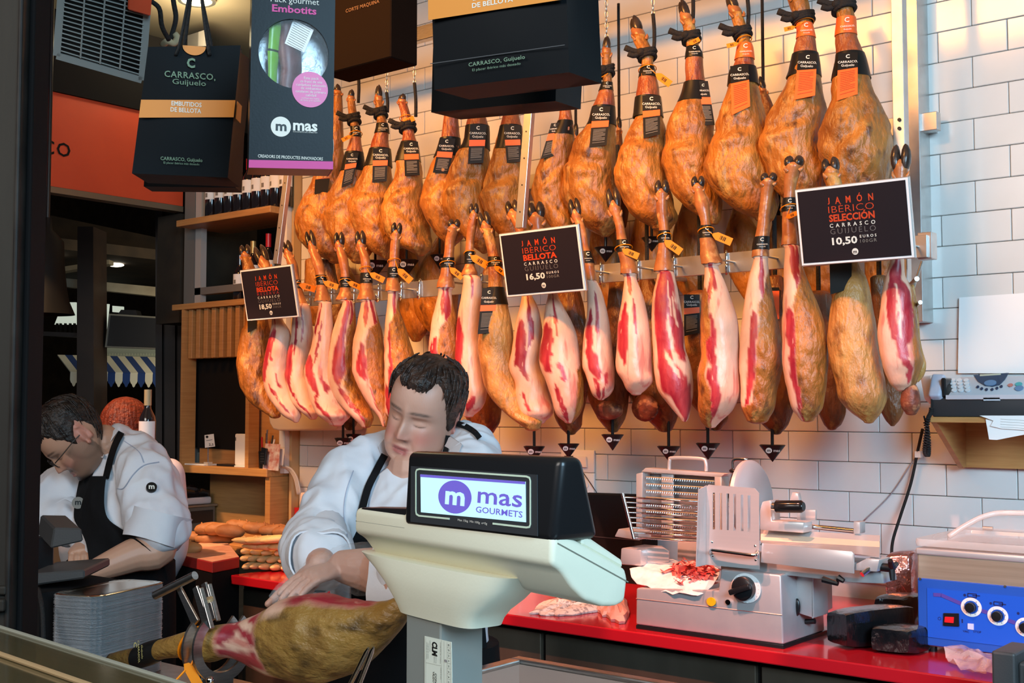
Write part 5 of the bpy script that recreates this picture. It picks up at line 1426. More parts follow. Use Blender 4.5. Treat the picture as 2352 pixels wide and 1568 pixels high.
# collar, strap, apron
for q in ([(868, 1024), (884, 1062), (906, 1052), (890, 996)], [(1008, 1052), (1046, 1058), (1062, 1020), (1030, 998)]):
    cp = [sn(u, v, .016) or PD(u, v, 2.84) for u, v in q]
    MB().hexa(cp+[p+(p-CAM).normalized()*.012 for p in cp], bev=.003, seg=2).build('collar', m_jacket, chef, smooth=40)
ribbon(sn, [(884, 1044), (866, 1078), (846, 1118), (834, 1160), (828, 1185)], 17, 'apron_strap', m_apron, chef, .004, 30, .010)
ribbon(sn, [(1030, 1000), (1027, 1020), (1020, 1045)], 12, 'apron_strap', m_apron, chef, .004, 14, .016)
ribbon(sn, [(1050, 972), (1070, 979), (1090, 992), (1102, 1006)], 13, 'apron_strap', m_apron, chef, .004, 16, .012)
ribbon(sn, [(905, 1062), (868, 1090), (852, 1130), (846, 1168)], 2.2, 'stitching', m_seam, chef, .001, 26, .003)
ribbon(sn, [(812, 1080), (795, 1130), (790, 1180), (800, 1240)], 2.0, 'stitching', m_seam, chef, .001, 26, .003)
sheet(snT, [(1164, 822, 940), (1200, 815, 960), (1260, 808, 980), (1330, 806, 1060), (1400, 808, 1105), (1480, 812, 1118), (1560, 815, 1122)], 'apron', m_apron, chef, .008, 30, 36, .022)
mb = MB(); torso(mb, base, e1, [(.45, .240, .190, .18, 0), (.80, .232, .185, .175, 0), (1.06, .220, .182, .165, .01)], 32)
mb.build('apron_skirt', m_apron, chef, smooth=40)
mb = MB(); legs(mb, base, e1, fr, 1.22)
co2, nr2, fs2 = remesh(mb, .012, 4); npbuild('trousers', co2, fs2, m_apron, chef)
# ---- the bearded man at the left
ML = headM(170, 1003, 3.9, -80, 56, 4, 1.06)
sN, sF = PD(338, 1100, 3.82), PD(196, 1088, 4.12)
e1 = (sN-sF); e1.z = 0; e1.normalize(); fr = -V((0, 0, 1)).cross(e1)
base = (sA+sB)/2; base = (sN+sF)/2; base.z = 0
man = thing('person', 'bearded man with glasses in white jacket and black apron bending at the left', 'person', (base.x, base.y, 0))
neck0 = ML @ V((0, .040, -.080)); neck1 = PD(266, 1052, 3.98)
elN, wrN = PD(368, 1250, 3.72), PD(212, 1312, 3.62)
elF, wrF = PD(112, 1168, 4.02), PD(200, 1240, 3.92)
mb = MB(); head_mb(mb, ML, .3)
limb(mb, [neck0, (neck0+neck1)/2, neck1], [.060, .062, .072])
pel = base+e1*.04
torso(mb, pel, e1, [(.86, .145, .10, .11, 0), (1.05, .14, .10, .10, .0), (1.25, .15, .09, .10, .0), (1.36, .12, .07, .08, -.01), (1.42, .05, .05, .05, -.01)])
limb(mb, [sN, elN, elN*.6+wrN*.4, wrN], [.055, .056, .052, .033]); limb(mb, [sF, elF, wrF], [.055, .045, .034])
legs(mb, pel, e1, fr)
hand(mb, wrN, (PD(140, 1305, 3.58)-wrN), V((0, -.3, 1)), -FWD, 1.0, (.3, .4, .3), .05)
hand(mb, wrF, (PD(180, 1275, 3.8)-wrF), V((0, -.3, 1)), FWD, 1.0, (.3, .4, .3), .05)
co, nr, fs = remesh(mb, .0036, 2)
npbuild('body', co, fs, m_skin2, man, headcol(ML, co, 1.0, 0))
hair('hair', ML, m_hairk, man, 11, .012, hl=[.066, .066, .074, .062, .042, .022, -.012, .020, .034, .012, -.045, -.060], vol=.85, front=.010)
mb = MB()
torso(mb, pel, e1, [(.90, .190, .135, .145, 0), (1.06, .185, .13, .14, 0), (1.20, .190, .125, .14, .0), (1.32, .185, .11, .13, -.01), (1.40, .12, .085, .10, -.02), (1.44, .085, .075, .085, -.02)], 32)
limb(mb, [PD(272, 1010, 4.0), PD(312, 1045, 3.93), sN], [.045, .070, .088]); limb(mb, [PD(250, 1040, 4.05), sF], [.05, .075])
limb(mb, [sN, (sN+elN)/2+V((0, 0, 0)), elN+V((0, 0, .055))], [.090, .092, .086], N=16)
limb(mb, [PD(372, 1120, 3.95), PD(388, 1200, 3.95)], [.055, .045])
limb(mb, [sF, elF, elF*.45+wrF*.55], [.085, .080, .062], N=16)
co, nr, fs = remesh(mb, .008, 6)
co = wrinkle(co, nr, .013, 13, (1, 1, .5), 7)
npbuild('jacket', co, fs, m_jacket, man)
sn = Snap((co, fs))
cuff(elN+V((0, 0, .10)), elN+(wrN-elN)*.12+V((0, 0, .022)), .094, .086, 'cuff', man)
cuff(elF+(wrF-elF)*.3, elF+(wrF-elF)*.62, .074, .066, 'cuff', man)
sheet(sn, [(1093, 184, 244), (1130, 176, 240), (1170, 170, 241), (1195, 171, 252), (1220, 186, 288), (1250, 198, 330), (1300, 205, 376), (1360, 205, 388)], 'apron', m_apron, man, .008, 30, 40, .026)
ribbon(sn, [(243, 1098), (252, 1060), (264, 1022), (279, 992)], 15, 'apron_strap', m_apron, man, .004, 26, .016)
ribbon(sn, [(232, 1050), (246, 1018), (268, 986)], 9, 'collar', m_jacket, man, .010, 18, .018)
ribbon(sn, [(285, 1012), (318, 1036), (330, 1062)], 1.8, 'stitching', m_seam, man, .001, 20, .003)
ribbon(sn, [(365, 1060), (330, 1068), (305, 1090), (284, 1120), (268, 1122)], 1.8, 'stitching', m_seam, man, .001, 30, .003)
def patch(sn, u, v, rpx, nm, parent, disc, ink):
    c, cx_, cy_ = sn(u, v, .006), sn(u+4, v, .006), sn(u, v-4, .006)
    n = (cx_-c).cross(cy_-c).normalized(); x = (cx_-c)
    M_ = frame(c+n*.004, x, n); r = rpx*(c-CAM).dot(FWD)/F
    d = MB().lathe([(.0001, -.01), (r, -.01), (r, 0), (.0001, 0)], 26, M_).build(nm, disc, parent)
    MB().text('m', M_ @ Matrix.Translation((0, -r*.42, .0008)), r*1.5, .03).build('letter', ink, d)
patch(sn, 348, 1119, 12, 'arm_badge', man, m_lab, m_ink)
c0 = sn(190, 1152, .02); hh = hn(190)
M_ = frame(c0+hh*.012, V((-hh.y, hh.x, 0)), hh)
s = 14*3.95/F
e = MB().lathe([(.0001, 0), (s*.95, 0), (s*.95, .001), (.0001, .001)], 24, M_ @ Matrix.Translation((-s*.7, -.002, 0))).build('apron_emblem', m_inkd, man)
MB().text('m', M_ @ Matrix.Translation((-s*.7, -s*.4, .0018)), s*1.3, .02).build('letter', m_lab, e)
MB().text('mas', M_ @ Matrix.Translation((s*1.15, -s*.35, .001)), s*1.25, .015).build('apron_lettering', m_ink, man)
# glasses
gm = mat('spectacle_wire', (.05, .04, .035), rough=.3, metal=.6)
mb = MB()
for sg in (-1, 1):
    ring = [ML @ V((sg*.032+.021*cos(a), -.098-.004*abs(cos(a)), -.004+.015*sin(a))) for a in [2*pi*i/24 for i in range(25)]]
    mb.tube(ring, .0014, 6, caps=False)
    mb.tube([ML @ V((sg*.053, -.098, .002)), ML @ V((sg*.070, -.080, .004)), ML @ V((sg*.080, -.02, .006)), ML @ V((sg*.080, .008, .004))], .0017, 6)
mb.tube([ML @ V((-.011, -.1, .0)), ML @ V((0, -.104, .004)), ML @ V((.011, -.1, .0))], .0014, 6)
mb.build('glasses', gm, man)
mb = MB(); torso(mb, pel, e1, [(.45, .22, .165, .17, 0), (.90, .215, .16, .17, 0), (1.10, .208, .152, .165, .0)], 32)
mb.build('apron_skirt', m_apron, man, smooth=40)
mb = MB(); legs(mb, pel, e1, fr, 1.2)
co2, nr2, fs2 = remesh(mb, .012, 4); npbuild('trousers', co2, fs2, m_apron, man)
# ---- the red-haired person behind him, seen from the back
MR = headM(288, 985, 5.0, 172, 8, 0, 1.0)
c = PD(288, 1150, 5.0); e1 = V((-hn(288).y, hn(288).x, 0)); fr = -hn(288)
wom = thing('person', 'red-haired person seen from behind, beyond the bearded man', 'person', (c.x, c.y, 0))
base = V((c.x, c.y, 0)); mb = MB(); head_mb(mb, MR)
neck1 = V((c.x, c.y, 1.36))
limb(mb, [MR @ V((0, .02, -.08)), neck1], [.05, .055])
torso(mb, base, e1, [(.86, .15, .10, .10, 0), (1.05, .12, .09, .09, .0), (1.25, .15, .10, .10, .0), (1.34, .13, .07, .08, 0), (1.39, .05, .05, .05, 0)])
for sg in (-1, 1):
    sh = base+V((0, 0, 1.32))+e1*(sg*.17)
    limb(mb, [sh, sh+V((0, 0, -.28))+e1*sg*.03, sh+V((0, 0, -.48))+fr*.14], [.05, .042, .03])
    hand(mb, sh+V((0, 0, -.48))+fr*.14, fr+V((0, 0, -.3)), V((0, 0, 1)), -e1*sg, .9)
legs(mb, base, e1, fr, .95)
co, nr, fs = remesh(mb, .006, 2); npbuild('body', co, fs, m_skin, wom, np.zeros((len(co), 3)))
mb = MB(); torso(mb, base, e1, [(.80, .18, .14, .14, 0), (1.05, .16, .12, .12, .0), (1.25, .18, .125, .125, .0), (1.34, .16, .10, .10, 0), (1.40, .07, .07, .07, 0)])
for sg in (-1, 1):
    sh = base+V((0, 0, 1.32))+e1*(sg*.17)
    limb(mb, [sh, sh+V((0, 0, -.28))+e1*sg*.03, sh+V((0, 0, -.42))+fr*.10], [.07, .06, .05])
co, nr, fs = remesh(mb, .012, 4); npbuild('jacket', co, fs, m_jacket, wom)
mb = MB(); torso(mb, base, e1, [(.45, .17, .13, .13, 0), (.85, .185, .145, .145, 0)]); legs(mb, base, e1, fr, 1.15)
co, nr, fs = remesh(mb, .014, 4); npbuild('trousers', co, fs, m_apron, wom)
def bob(th, z):
    a = cr([-.16, -.12, -.05, .02, .07, .105, .125, .135], [.070, .096, .104, .103, .092, .068, .040, .003], z)
    b = cr([-.16, -.12, -.05, .02, .07, .105, .125, .135], [.078, .104, .116, .118, .108, .080, .048, .003], z)
    x, y = a*sin(th), -b*cos(th)*.95+.01
    st = .0050*sin(th*34+z*20+4*noise.noise(V((th*3, z*14, 0))))+.005*noise.noise(V((th*6, z*9, 2)))
    return MR @ V((x*(1+st*3.5), y*(1+st*3.5), z))
mb = MB().loft([[bob(2*pi*j/120, -.16+.295*i/47) for j in range(120)] for i in range(48)])
mb.build('hair', m_hairr, wom, smooth=True)
# ------------------------------------------------------------------ helpers for flat faces seen in the photograph
class PL:
    def __init__(s, p0, n, x):
        s.M = frame(p0, x, n); s.p0 = V(p0); s.n = s.M.col[2].xyz; s.x = s.M.col[0].xyz; s.y = s.M.col[1].xyz; s.Mi = s.M.inverted()
    def pt(s, u, v, e=0): return PP(u, v, s.p0, s.n)+s.n*e
    def loc(s, u, v): return s.Mi @ PP(u, v, s.p0, s.n)
    def poly(s, mb, px, th, e=0, bev=0, seg=1):
        return mb.prism([s.loc(*p).xy for p in px], th, s.M @ Matrix.Translation((0, 0, e)), bev, seg)
    def disc(s, mb, u, v, r, th, e=0, n=32, rv=None):
        c = s.loc(u, v); rr = (s.loc(u+r, v)-c).length; r2 = (s.loc(u, v+(rv or r))-c).length
        return mb.prism([(c.x+rr*cos(2*pi*k/n), c.y+r2*sin(2*pi*k/n)) for k in range(n)], th, s.M @ Matrix.Translation((0, 0, e)))
    def text(s, mb, t, uL, uR, v, cap, bold=0, sp=1.0, e=.0008, ratio=.70):
        um = (uL+uR)/2
        L_, R_, C_ = s.loc(uL, v), s.loc(uR, v), s.loc(um, v)
        vs, _ = text_data(t, bold, sp); x0, x1 = min(p.x for p in vs), max(p.x for p in vs)
        h = abs(s.loc(um, v-cap).y-C_.y); sz = h/ratio; wd = abs(R_.x-L_.x)
        sx = wd/((x1-x0)*sz)
        mb.text(t, s.M @ Matrix.Translation((C_.x-(x0+x1)/2*sz*sx, C_.y, e)), sz, bold, sp, sx)
        return mb
def camx(u): h = hn(u); return V((-h.y, h.x, 0))
m_bag = mat('black_satin_paper', (.0055, .0065, .0075), rough=.5, bump=.06, bscale=9, spec=.07)
m_band = mat('amber_print', (.66, .22, .015), rough=.5)
m_green = mat('greenish_print', (.13, .21, .13), rough=.6)
m_pink = mat('magenta_print', (.55, .035, .22), rough=.5)
# ------------------------------------------------------------------ carrier bags
def bag(name, lab, pl, front, off, prints, handles=True, hand_pts=None):
    """front: bl, br, tr, tl in px on plane pl; off: vector to the back panel"""
    q = [pl.pt(*p) for p in front]
    b = [p+off for p in q]
    t = thing(name, lab, 'bag', (q[0]+q[1]+b[0]+b[1])/4, 'black paper carrier bags')
    mb = MB()
    # slightly pillowed panels: rings from the bottom to the open top
    rings = []
    for k in range(13):
        s = k/12
        l, r = q[0]*(1-s)+q[3]*s, q[1]*(1-s)+q[2]*s
        lb, rb = b[0]*(1-s)+b[3]*s, b[1]*(1-s)+b[2]*s
        pin = .10*sin(pi*min(1, s*1.1))*0.5
        ring = []
        for i in range(9):
            x = i/8; p = l*(1-x)+r*x
            ring.append(p+pl.n*(.006*sin(pi*x)*sin(pi*s)+.003*noise.noise(p*9)))
        ml = (l+lb)/2*1+(r-l)*(.10*s*.6); mr = (r+rb)/2-(r-l)*(.10*s*.6)
        ring.append(mr)
        for i in range(9):
            x = 1-i/8; ring.append(lb*(1-x)+rb*x)
        ring.append(ml)
        rings.append(ring)
    mb.loft(rings, caps=(True, False))
    inner = [[p+(sum(r_, V((0, 0, 0)))/len(r_)-p)*.012 for p in r_] for r_ in rings[::-1]]
    mb.loft(inner, caps=(False, True))
    body = mb.build('paper_body', m_bag, t, smooth=25)
    for nm, m, fn in prints:
        mm = MB(); fn(mm); mm.build(nm, m, t)
    if hand_pts:
        for pts in hand_pts:
            MB().tube(spline(pts, 16), .0045, 8, flat=.6).build('handle', m_rope, t, smooth=True)
    return t
PB = PL(PD(430, 260, 2.30)-FWD*.0, V((hn(430).x, hn(430).y, -.06)), camx(430))
e = .0085
fr_ = [(303, 398), (523, 408), (553, 104), (340, 108)]
def onb(v):
    s = (v-106)/(403-106)
    return 340+(303-340)*s, 553+(523-553)*s
L1, R1 = onb(232); L2, R2 = onb(272)
bag('carrier_bag', 'black carrier bag with an amber band and cord handles, front one of the left pair', PB, fr_, FWD*.10, [
    ('amber_band', m_band, lambda m: PB.poly(m, [(L2, 272), (R2, 271), (R1, 232), (L1, 231)], .001, e)),
    ('side_band', m_band, lambda m: m.slab([PB.pt(R2, 271)+FWD*.042+PB.x*.0035, PB.pt(R2, 271)+FWD*.001+PB.x*.0035, PB.pt(R1, 232)+FWD*.001+PB.x*.0035, PB.pt(R1, 232)+FWD*.038+PB.x*.0035], .001)),
    ('amber_cutout', m_band, lambda m: m.prism([((PB.loc(446, 107).x)+.022*cos(a), PB.loc(446, 107).y-.018*sin(a)) for a in [pi*k/16 for k in range(17)]], .001, PB.M @ Matrix.Translation((0, 0, .004)))),
    ('lettering', m_green, lambda m: (PB.text(m, 'C', 429, 448, 157, 21, .04, e=e), PB.text(m, 'CARRASCO,', 378, 495, 182, 14, .015, 1.1, e=e), PB.text(m, 'Guijuelo', 396, 473, 197, 12, .006, e=e), PB.text(m, 'CARRASCO, Guijuelo', 369, 465, 371, 8, .012, e=e), PB.text(m, 'El placer ibérico más deseado', 376, 458, 379, 5, e=e))),
    ('band_lettering', m_ink, lambda m: (PB.text(m, 'EMBUTIDOS', 394, 463, 246, 10, .015, e=e+.0015), PB.text(m, 'DE BELLOTA', 392, 462, 260, 10, .015, e=e+.0015))),
], hand_pts=[[PB.pt(404, 128, .006), PB.pt(412, 108, .008), PB.pt(424, 50, .006), PB.pt(436, -20, 0), PB.pt(442, -70, 0)], [PB.pt(482, 128, .006), PB.pt(478, 108, .008), PB.pt(470, 50, .006), PB.pt(461, -20, 0), PB.pt(446, -70, 0)]])
PB2 = PL(PD(470, 260, 2.55), V((hn(430).x, hn(430).y, -.06)), camx(430))
bag('carrier_bag', 'black carrier bag half hidden behind the left front one, only its right strip showing', PB2, [(330, 428), (541, 431), (555, 112), (352, 112)], FWD*.06, [
    ('amber_band', m_band, lambda m: PB2.poly(m, [(345, 292), (557, 290), (557, 248), (347, 250)], .001, .008)),
    ('band_lettering', m_ink, lambda m: (PB2.text(m, 'EMBUTIDOS', 478, 546, 266, 10, .015, e=.0095), PB2.text(m, 'DE BELLOTA', 477, 547, 280, 10, .015, e=.0095))),
    ('lettering', m_green, lambda m: (PB2.text(m, 'CARRASCO,', 438, 554, 205, 14, .015, 1.1, e=.008), PB2.text(m, 'www', 528, 546, 398, 4, e=.008)))],
    hand_pts=[[PB2.pt(420, 130, .006), PB2.pt(430, 60, .006), PB2.pt(446, -70, 0)], [PB2.pt(490, 130, .006), PB2.pt(476, 60, .006), PB2.pt(450, -70, 0)]])
# the bigger pair in the middle
x_ = V((.9736, .2284, 0)); n_ = V((.2284, -.9736, 0))
PM = PL(PD(1150, 120, 1.80), V((n_.x, n_.y, -.10)), x_)
bag('carrier_bag', 'large black carrier bag seen from below at the top centre, front one', PM, [(996, 206), (1308, 166), (1296, -120), (990, -70)], -PM.n*.10-V((0, 0, .004))+PM.x*.012, [
    ('amber_band', m_band, lambda m: PM.poly(m, [(991, 49), (1299, 2), (1298, -60), (990, -20)], .001, .009)),
    ('band_lettering', m_ink, lambda m: (PM.text(m, 'DE BELLOTA', 1091, 1185, 14, 11, .015, e=.0105), PM.text(m, 'EMBUTIDOS', 1093, 1184, -3, 11, .015, e=.0105))),
    ('lettering', m_green, lambda m: (PM.text(m, 'CARRASCO, Guijuelo', 1081, 1211, 146, 9, .014, 1.05, e=.0085), PM.text(m, 'El placer ibérico más deseado', 1090, 1201, 158, 6, e=.0085))),
    ('fold_crease', mat('paper_crease', (.05, .055, .06), rough=.5), lambda m: PM.poly(m, [(994, 149), (1302, 106), (1302, 104.5), (994, 147.5)], .0008, .0075)),
], hand_pts=[[PM.pt(1085, -100, 0), PM.pt(1110, -200, 0), PM.pt(1140, -330, -.03)], [PM.pt(1200, -115, 0), PM.pt(1180, -210, 0), PM.pt(1150, -330, -.03)]])
PM2 = PL(PD(1150, 160, 2.03), V((n_.x, n_.y, -.10)), x_)
bag('carrier_bag', 'large black carrier bag hanging behind the front one at the top centre', PM2, [(990, 258), (1276, 232), (1290, -60), (1000, -30)], -PM2.n*.11, [
    ('amber_band', m_band, lambda m: PM2.poly(m, [(1000, 110), (1285, 75), (1285, 30), (1000, 65)], .001, .008))],
    hand_pts=[[PM2.pt(1085, -50, 0), PM2.pt(1110, -170, 0), PM2.pt(1140, -330, 0)], [PM2.pt(1200, -60, 0), PM2.pt(1180, -180, 0), PM2.pt(1150, -330, 0)]])
# ------------------------------------------------------------------ gourmet gift box
PG = PL(PD(672, 200, 1.95), V((hn(672).x+.12, hn(672).y, -.05)), camx(672)+V((0, 0, 0)))
gb = thing('gift_box', 'tall black gift box with a round window and magenta edge, hanging at the top', 'box', PG.pt(670, 390))
dp = .085
q = [(571, 384), (764, 388), (771, -60), (580, -60)]
F4 = [PG.loc(*p).xy for p in q]
c = PG.loc(675, 123); rw_ = (PG.loc(755, 123)-c).length
mb = MB(); n_s = 48
# front panel with a round hole: bridge the outline to the circle
def outline(a):
    best = None; d = (cos(a), sin(a))
    for i in range(4):
        (x1, y1), (x2, y2) = F4[i], F4[(i+1) % 4]
        ex, ey = x2-x1, y2-y1; den = d[0]*ey-d[1]*ex
        if abs(den) < 1e-9: continue
        t_ = ((x1-c.x)*ey-(y1-c.y)*ex)/den; s_ = ((x1-c.x)*d[1]-(y1-c.y)*d[0])/den
        if t_ > 0 and -1e-6 <= s_ <= 1+1e-6 and (best is None or t_ < best): best = t_
    return best
angs = sorted([2*pi*k/n_s for k in range(n_s)]+[math.atan2(p[1]-c.y, p[0]-c.x) % (2*pi) for p in F4])
ring_o = [V((c.x+outline(a)*cos(a), c.y+outline(a)*sin(a), 0)) for a in angs]
ring_i = [V((c.x+rw_*cos(a), c.y+rw_*sin(a), 0)) for a in angs]
ring_d = [p+V((0, 0, -.004)) for p in ring_i]
mb.loft([ring_o, ring_i, ring_d], caps=(False, False), M=PG.M)
m_card = mat('glossy_black_card', (.006, .0075, .009), rough=.30, bump=.02, bscale=260, spec=.09)
mb.build('front_panel', m_card, gb)
mb = MB(); A_ = [PG.M @ V((p[0], p[1], 0)) for p in F4]; B_ = [p-PG.n*dp+PG.x*.0 for p in A_]
mb.add(A_+B_, [(0, 1, 5, 4), (1, 2, 6, 5), (2, 3, 7, 6), (3, 0, 4, 7), (4, 5, 6, 7)])
mb.build('carton', m_card, gb)
mb = MB(); PG.poly(mb, [(571, 385), (764, 389), (764.6, 371), (571.6, 367)], .0008, .0004)
s0, s1 = PG.pt(764.3, 389), PG.pt(764.8, 371)
mb.slab([s0+PG.x*.0006, s0-PG.n*dp+PG.x*.0006, s1-PG.n*dp+PG.x*.0006, s1+PG.x*.0006], .0008, PG.x)
mb.build('magenta_band', m_pink, gb)
mb = MB(); PG.disc(mb, 675, 123, 84, .002, -.052, 40); mb.build('silver_liner', mat('silver_liner', (.40, .42, .44), rough=.35, metal=.4, bump=.5, bscale=30), gb)
kn = MB()
def px3(pts, e): return [PG.pt(u, v, e) for u, v in pts]
kn.tube(px3([(636, 30), (634, 70), (631, 108)], -.022), [.0125, .013, .0125], 12, flat=.5)
kn.tube(px3([(630, 113), (628, 150), (627, 190), (630, 215)], -.022), [.0125, .0095, .0085, .012], 12, flat=.5)
kn.build('green_knife_handle', mat('lime_green_plastic', (.17, .45, .012), rough=.3), gb, smooth=50)
kn = MB(); kn.tube(px3([(664, 40), (660, 80), (668, 110), (672, 150), (664, 215)], -.028), [.012, .014, .022, .020, .018], 14, flat=.7)
kn.build('cured_sausage', mat('cured_sausage_skin', (.09, .022, .020), rough=.4, col2=(.14, .04, .035), scale=60), gb, smooth=50)
mb = MB(); PG.poly(mb, [(655, 96), (700, 117), (722, 65), (675, 40)], .001, -.012); lb = mb.build('ingredient_label', m_paper, gb)
mb = MB()
for i in range(11):
    k = i/11; a0 = (657+22*k*.9, 94-54*k); a1 = (698+22*k, 113-52*k)
    PG.poly(mb, [(a0[0]+3, a0[1]), (a1[0]-3, a1[1]), (a1[0]-3, a1[1]-1.4), (a0[0]+3, a0[1]-1.4)], .0004, -.0108)
mb.build('fine_print', m_inkd, lb)
mb = MB(); PG.disc(mb, 675, 123, 81, .0012, -.004, 40)
mb.build('clear_film', mat('clear_crinkled_film', (.9, .92, .95), rough=.08, alpha=.035, coat=.25, bump=.5, bscale=26), gb)
mb = MB(); PG.disc(mb, 712, 206, 41, .0008, .0006, 40); st = mb.build('pink_sticker', mat('pink_sticker', (.62, .10, .28), rough=.4), gb)
mb = MB()
for t_, uL, uR, v, cp in (('Este pack', 698, 732, 183, 6), ('es fruto de una', 690, 740, 191, 6), ('cuidadosa selección', 680, 748, 199, 6), ('de embutidos', 691, 737, 206.5, 6), ('catalanes de primera', 679, 748, 214, 6), ('calidad', 702, 726, 222, 6), ('incluye una tabla', 693, 733, 228, 3.5), ('de corte y un cuchillo', 690, 736, 233, 3.5)):
    PG.text(mb, t_, uL, uR, v, cp, e=.0018)
mb.build('sticker_lettering', m_ink, st)
mb = MB(); PG.text(mb, 'Pack gourmet', 622, 733, 8, 14, -.005, e=.001); mb.build('lettering', m_ink, gb)
mb = MB(); PG.text(mb, 'Embotits', 625, 727, 30, 16, .024, e=.001); mb.build('lettering', m_pink, gb)
mb = MB(); PG.text(mb, 'CREADORS DE PRODUCTES INNOVADORS', 593, 742, 365, 7, .006, e=.001); PG.text(mb, 'mas', 673, 729, 300, 19, .03, e=.001, ratio=.55); PG.text(mb, 'GOURMETS DE L\u2019EMBOTIT', 673, 729, 305, 2.5, e=.001)
mb.build('lettering', m_ink, gb)
mb = MB(); PG.disc(mb, 645, 291, 23, .0006, .0004, 36); em = mb.build('emblem', m_ink, gb)
mb = MB(); PG.text(mb, 'm', 633, 658, 300, 17, .03, e=.0014, ratio=.55); mb.build('letter', m_lab, em)
sp_ = MB(); Ms = frame(PG.pt(769, 300)-PG.n*.045+PG.x*.001, -PG.y, PG.x)
sp_.text('mas', Ms @ Matrix.Translation((-.035, -.01, 0)), .035, .02); sp_.lathe([(.0001, 0), (.014, 0), (.014, .0005), (.0001, .0005)], 20, Ms @ Matrix.Translation((.02, 0, 0)))
sp_.build('side_lettering', m_ink, gb)
MB().cyl(PG.pt(675, -60)-PG.n*dp/2, V((*(PG.pt(675, -60)-PG.n*dp/2).xy, 3.9)), .002).build('hanging_cord', m_rope, gb)
# ------------------------------------------------------------------ dark advertising box by the wall
YB = 3.0
cb = thing('advert_box', 'dark brown hanging light box lettered CORTE MAQUINA behind the gift box', 'box', PY(840, 145, YB))
a, b = PY(740, 150, YB), PY(897, 130, YB)
z0 = PY(840, 146, YB).z
MB().box2((a.x, YB, z0), (b.x, YB+.14, z0+.62), bev=.004).build('casing', mat('dark_brown_box', (.007, .0045, .0035), rough=.8, spec=.05), cb)
PC = PL((b.x-.2, YB-.001, z0+.3), (0, -1, 0), (1, 0, 0))
mb = MB(); PC.text(mb, 'CORTE MAQUINA', 794, 871, 18, 8, .02, 1.05, e=.001); mb.build('lettering', mat('brown_print', (.10, .055, .035), rough=.6), cb)
MB().cyl((a.x+.2, YB+.07, z0+.6), (a.x+.2, YB+.07, 3.9), .006).build('hanger', m_dark, cb)
MB().cyl((b.x-.1, YB+.07, z0+.6), (b.x-.1, YB+.07, 3.9), .006).build('hanger', m_dark, cb)
# ------------------------------------------------------------------ infrared heater
PH = PL(PD(235, 90, 2.7), V((hn(235).x*.8, hn(235).y*.8, -.60)), camx(235))
ht = thing('infrared_heater', 'quartz heater with a wire grille hanging at the upper left', 'heater', PH.pt(235, 90))
fq = [(126, 132), (329, 190), (346, -6), (142, -60)]
mb = MB(); PH.poly(mb, fq, .05, -.055, .004); mb.build('housing', m_dark, ht)
def bar(mb, a, b, w, th, e):
    p, q_ = PH.loc(*a), PH.loc(*b); d = (q_-p).normalized(); nn = V((-d.y, d.x, 0))*w/2
    mb.prism([(p+nn).xy, (p-nn).xy, (q_-nn).xy, (q_+nn).xy], th, PH.M @ Matrix.Translation((0, 0, e)))
mb = MB()
for i in range(4): bar(mb, [(130, 128), (326, 184), (340, -2), (144, -54)][i], [(326, 184), (340, -2), (144, -54), (130, 128)][i], .016, .006, -.005)
m_hs = mat('heater_steel', (.42, .41, .37), rough=.3, metal=.35)
mb.build('frame', m_hs, ht)
mb = MB(); PH.poly(mb, [(140, 120), (320, 172), (334, 4), (150, -46)], .002, -.052); mb.build('reflector', mat('heater_reflector', (.14, .12, .10), rough=.25, metal=.8), ht)
for (a, b) in (((150, 14), (322, 66)), ((146, 66), (318, 120))):
    MB().tube([PH.pt(*a, -.03), PH.pt(*b, -.03)], .0075, 12).build('quartz_tube', mat('quartz_tube', (.5, .46, .48), rough=.2), ht, smooth=50)
mb = MB()
for i in range(17):
    s = i/16
    a = (140+(150-140)*s, 116+(-46-116)*s); b = (320+(334-320)*s, 170+(4-170)*s)
    mb.tube([PH.pt(*a, .002), PH.pt(*b, .002)], .0016, 6)
mb.build('grille_wires', m_hs, ht)
for s in (.25, .5, .75):
    a = (140+180*s, 118+53*s); b = (150+184*s, -44+50*s)
    MB().tube([PH.pt(*a, .004), PH.pt(*b, .004)], .002, 6).build('grille_bar', m_hs, ht)
mb = MB(); PH.poly(mb, [(293, 15), (345, 30), (350, -30), (296, -40)], .02, .004, .003); mb.build('warning_label', m_orange, ht)
MB().tube(spline([PH.pt(346, 8, -.02), PD(366, 20, 2.7), PD(372, 60, 2.72), PD(388, 92, 2.75)], 14), .0055, 8).build('cable', m_rope, ht, smooth=True)
p = PH.pt(235, 0, -.05); MB().cyl(p, V((p.x, p.y, 3.9)), .01).build('bracket', m_dark, ht)
p = PH.pt(300, 60, -.05); MB().cyl(p, V((p.x, p.y, 3.9)), .01).build('bracket', m_dark, ht)
cb2 = thing('hanging_cable', 'dark cable with a pale knot hanging behind the left carrier bags', 'cable', PD(390, 100, 2.8))
MB().tube(spline([PD(388, -90, 2.85), PD(398, 0, 2.83), PD(404, 40, 2.82), PD(396, 76, 2.8), PD(388, 98, 2.8)], 18), .006, 8).build('flex', m_rope, cb2, smooth=True)
MB().tube(spline([PD(372, 104, 2.8), PD(386, 94, 2.79), PD(398, 100, 2.8), PD(408, 88, 2.8), PD(402, 78, 2.8)], 14), .008, 8).build('knot', mat('pale_cord', (.5, .38, .22), rough=.8), cb2, smooth=True)
cl = thing('ceiling_spot', 'glowing ceiling spot above the left carrier bags', 'lamp', PZ(452, 3, 3.88))
p = PZ(452, 2, 3.885)
MB().lathe([(.0001, 0), (.085, 0), (.085, .012), (.0001, .012)], 28, Matrix.Translation(p)).build('lens', mat('spot_glow', (1, .95, .6), emit=(1, .93, .55, 5)), cl)
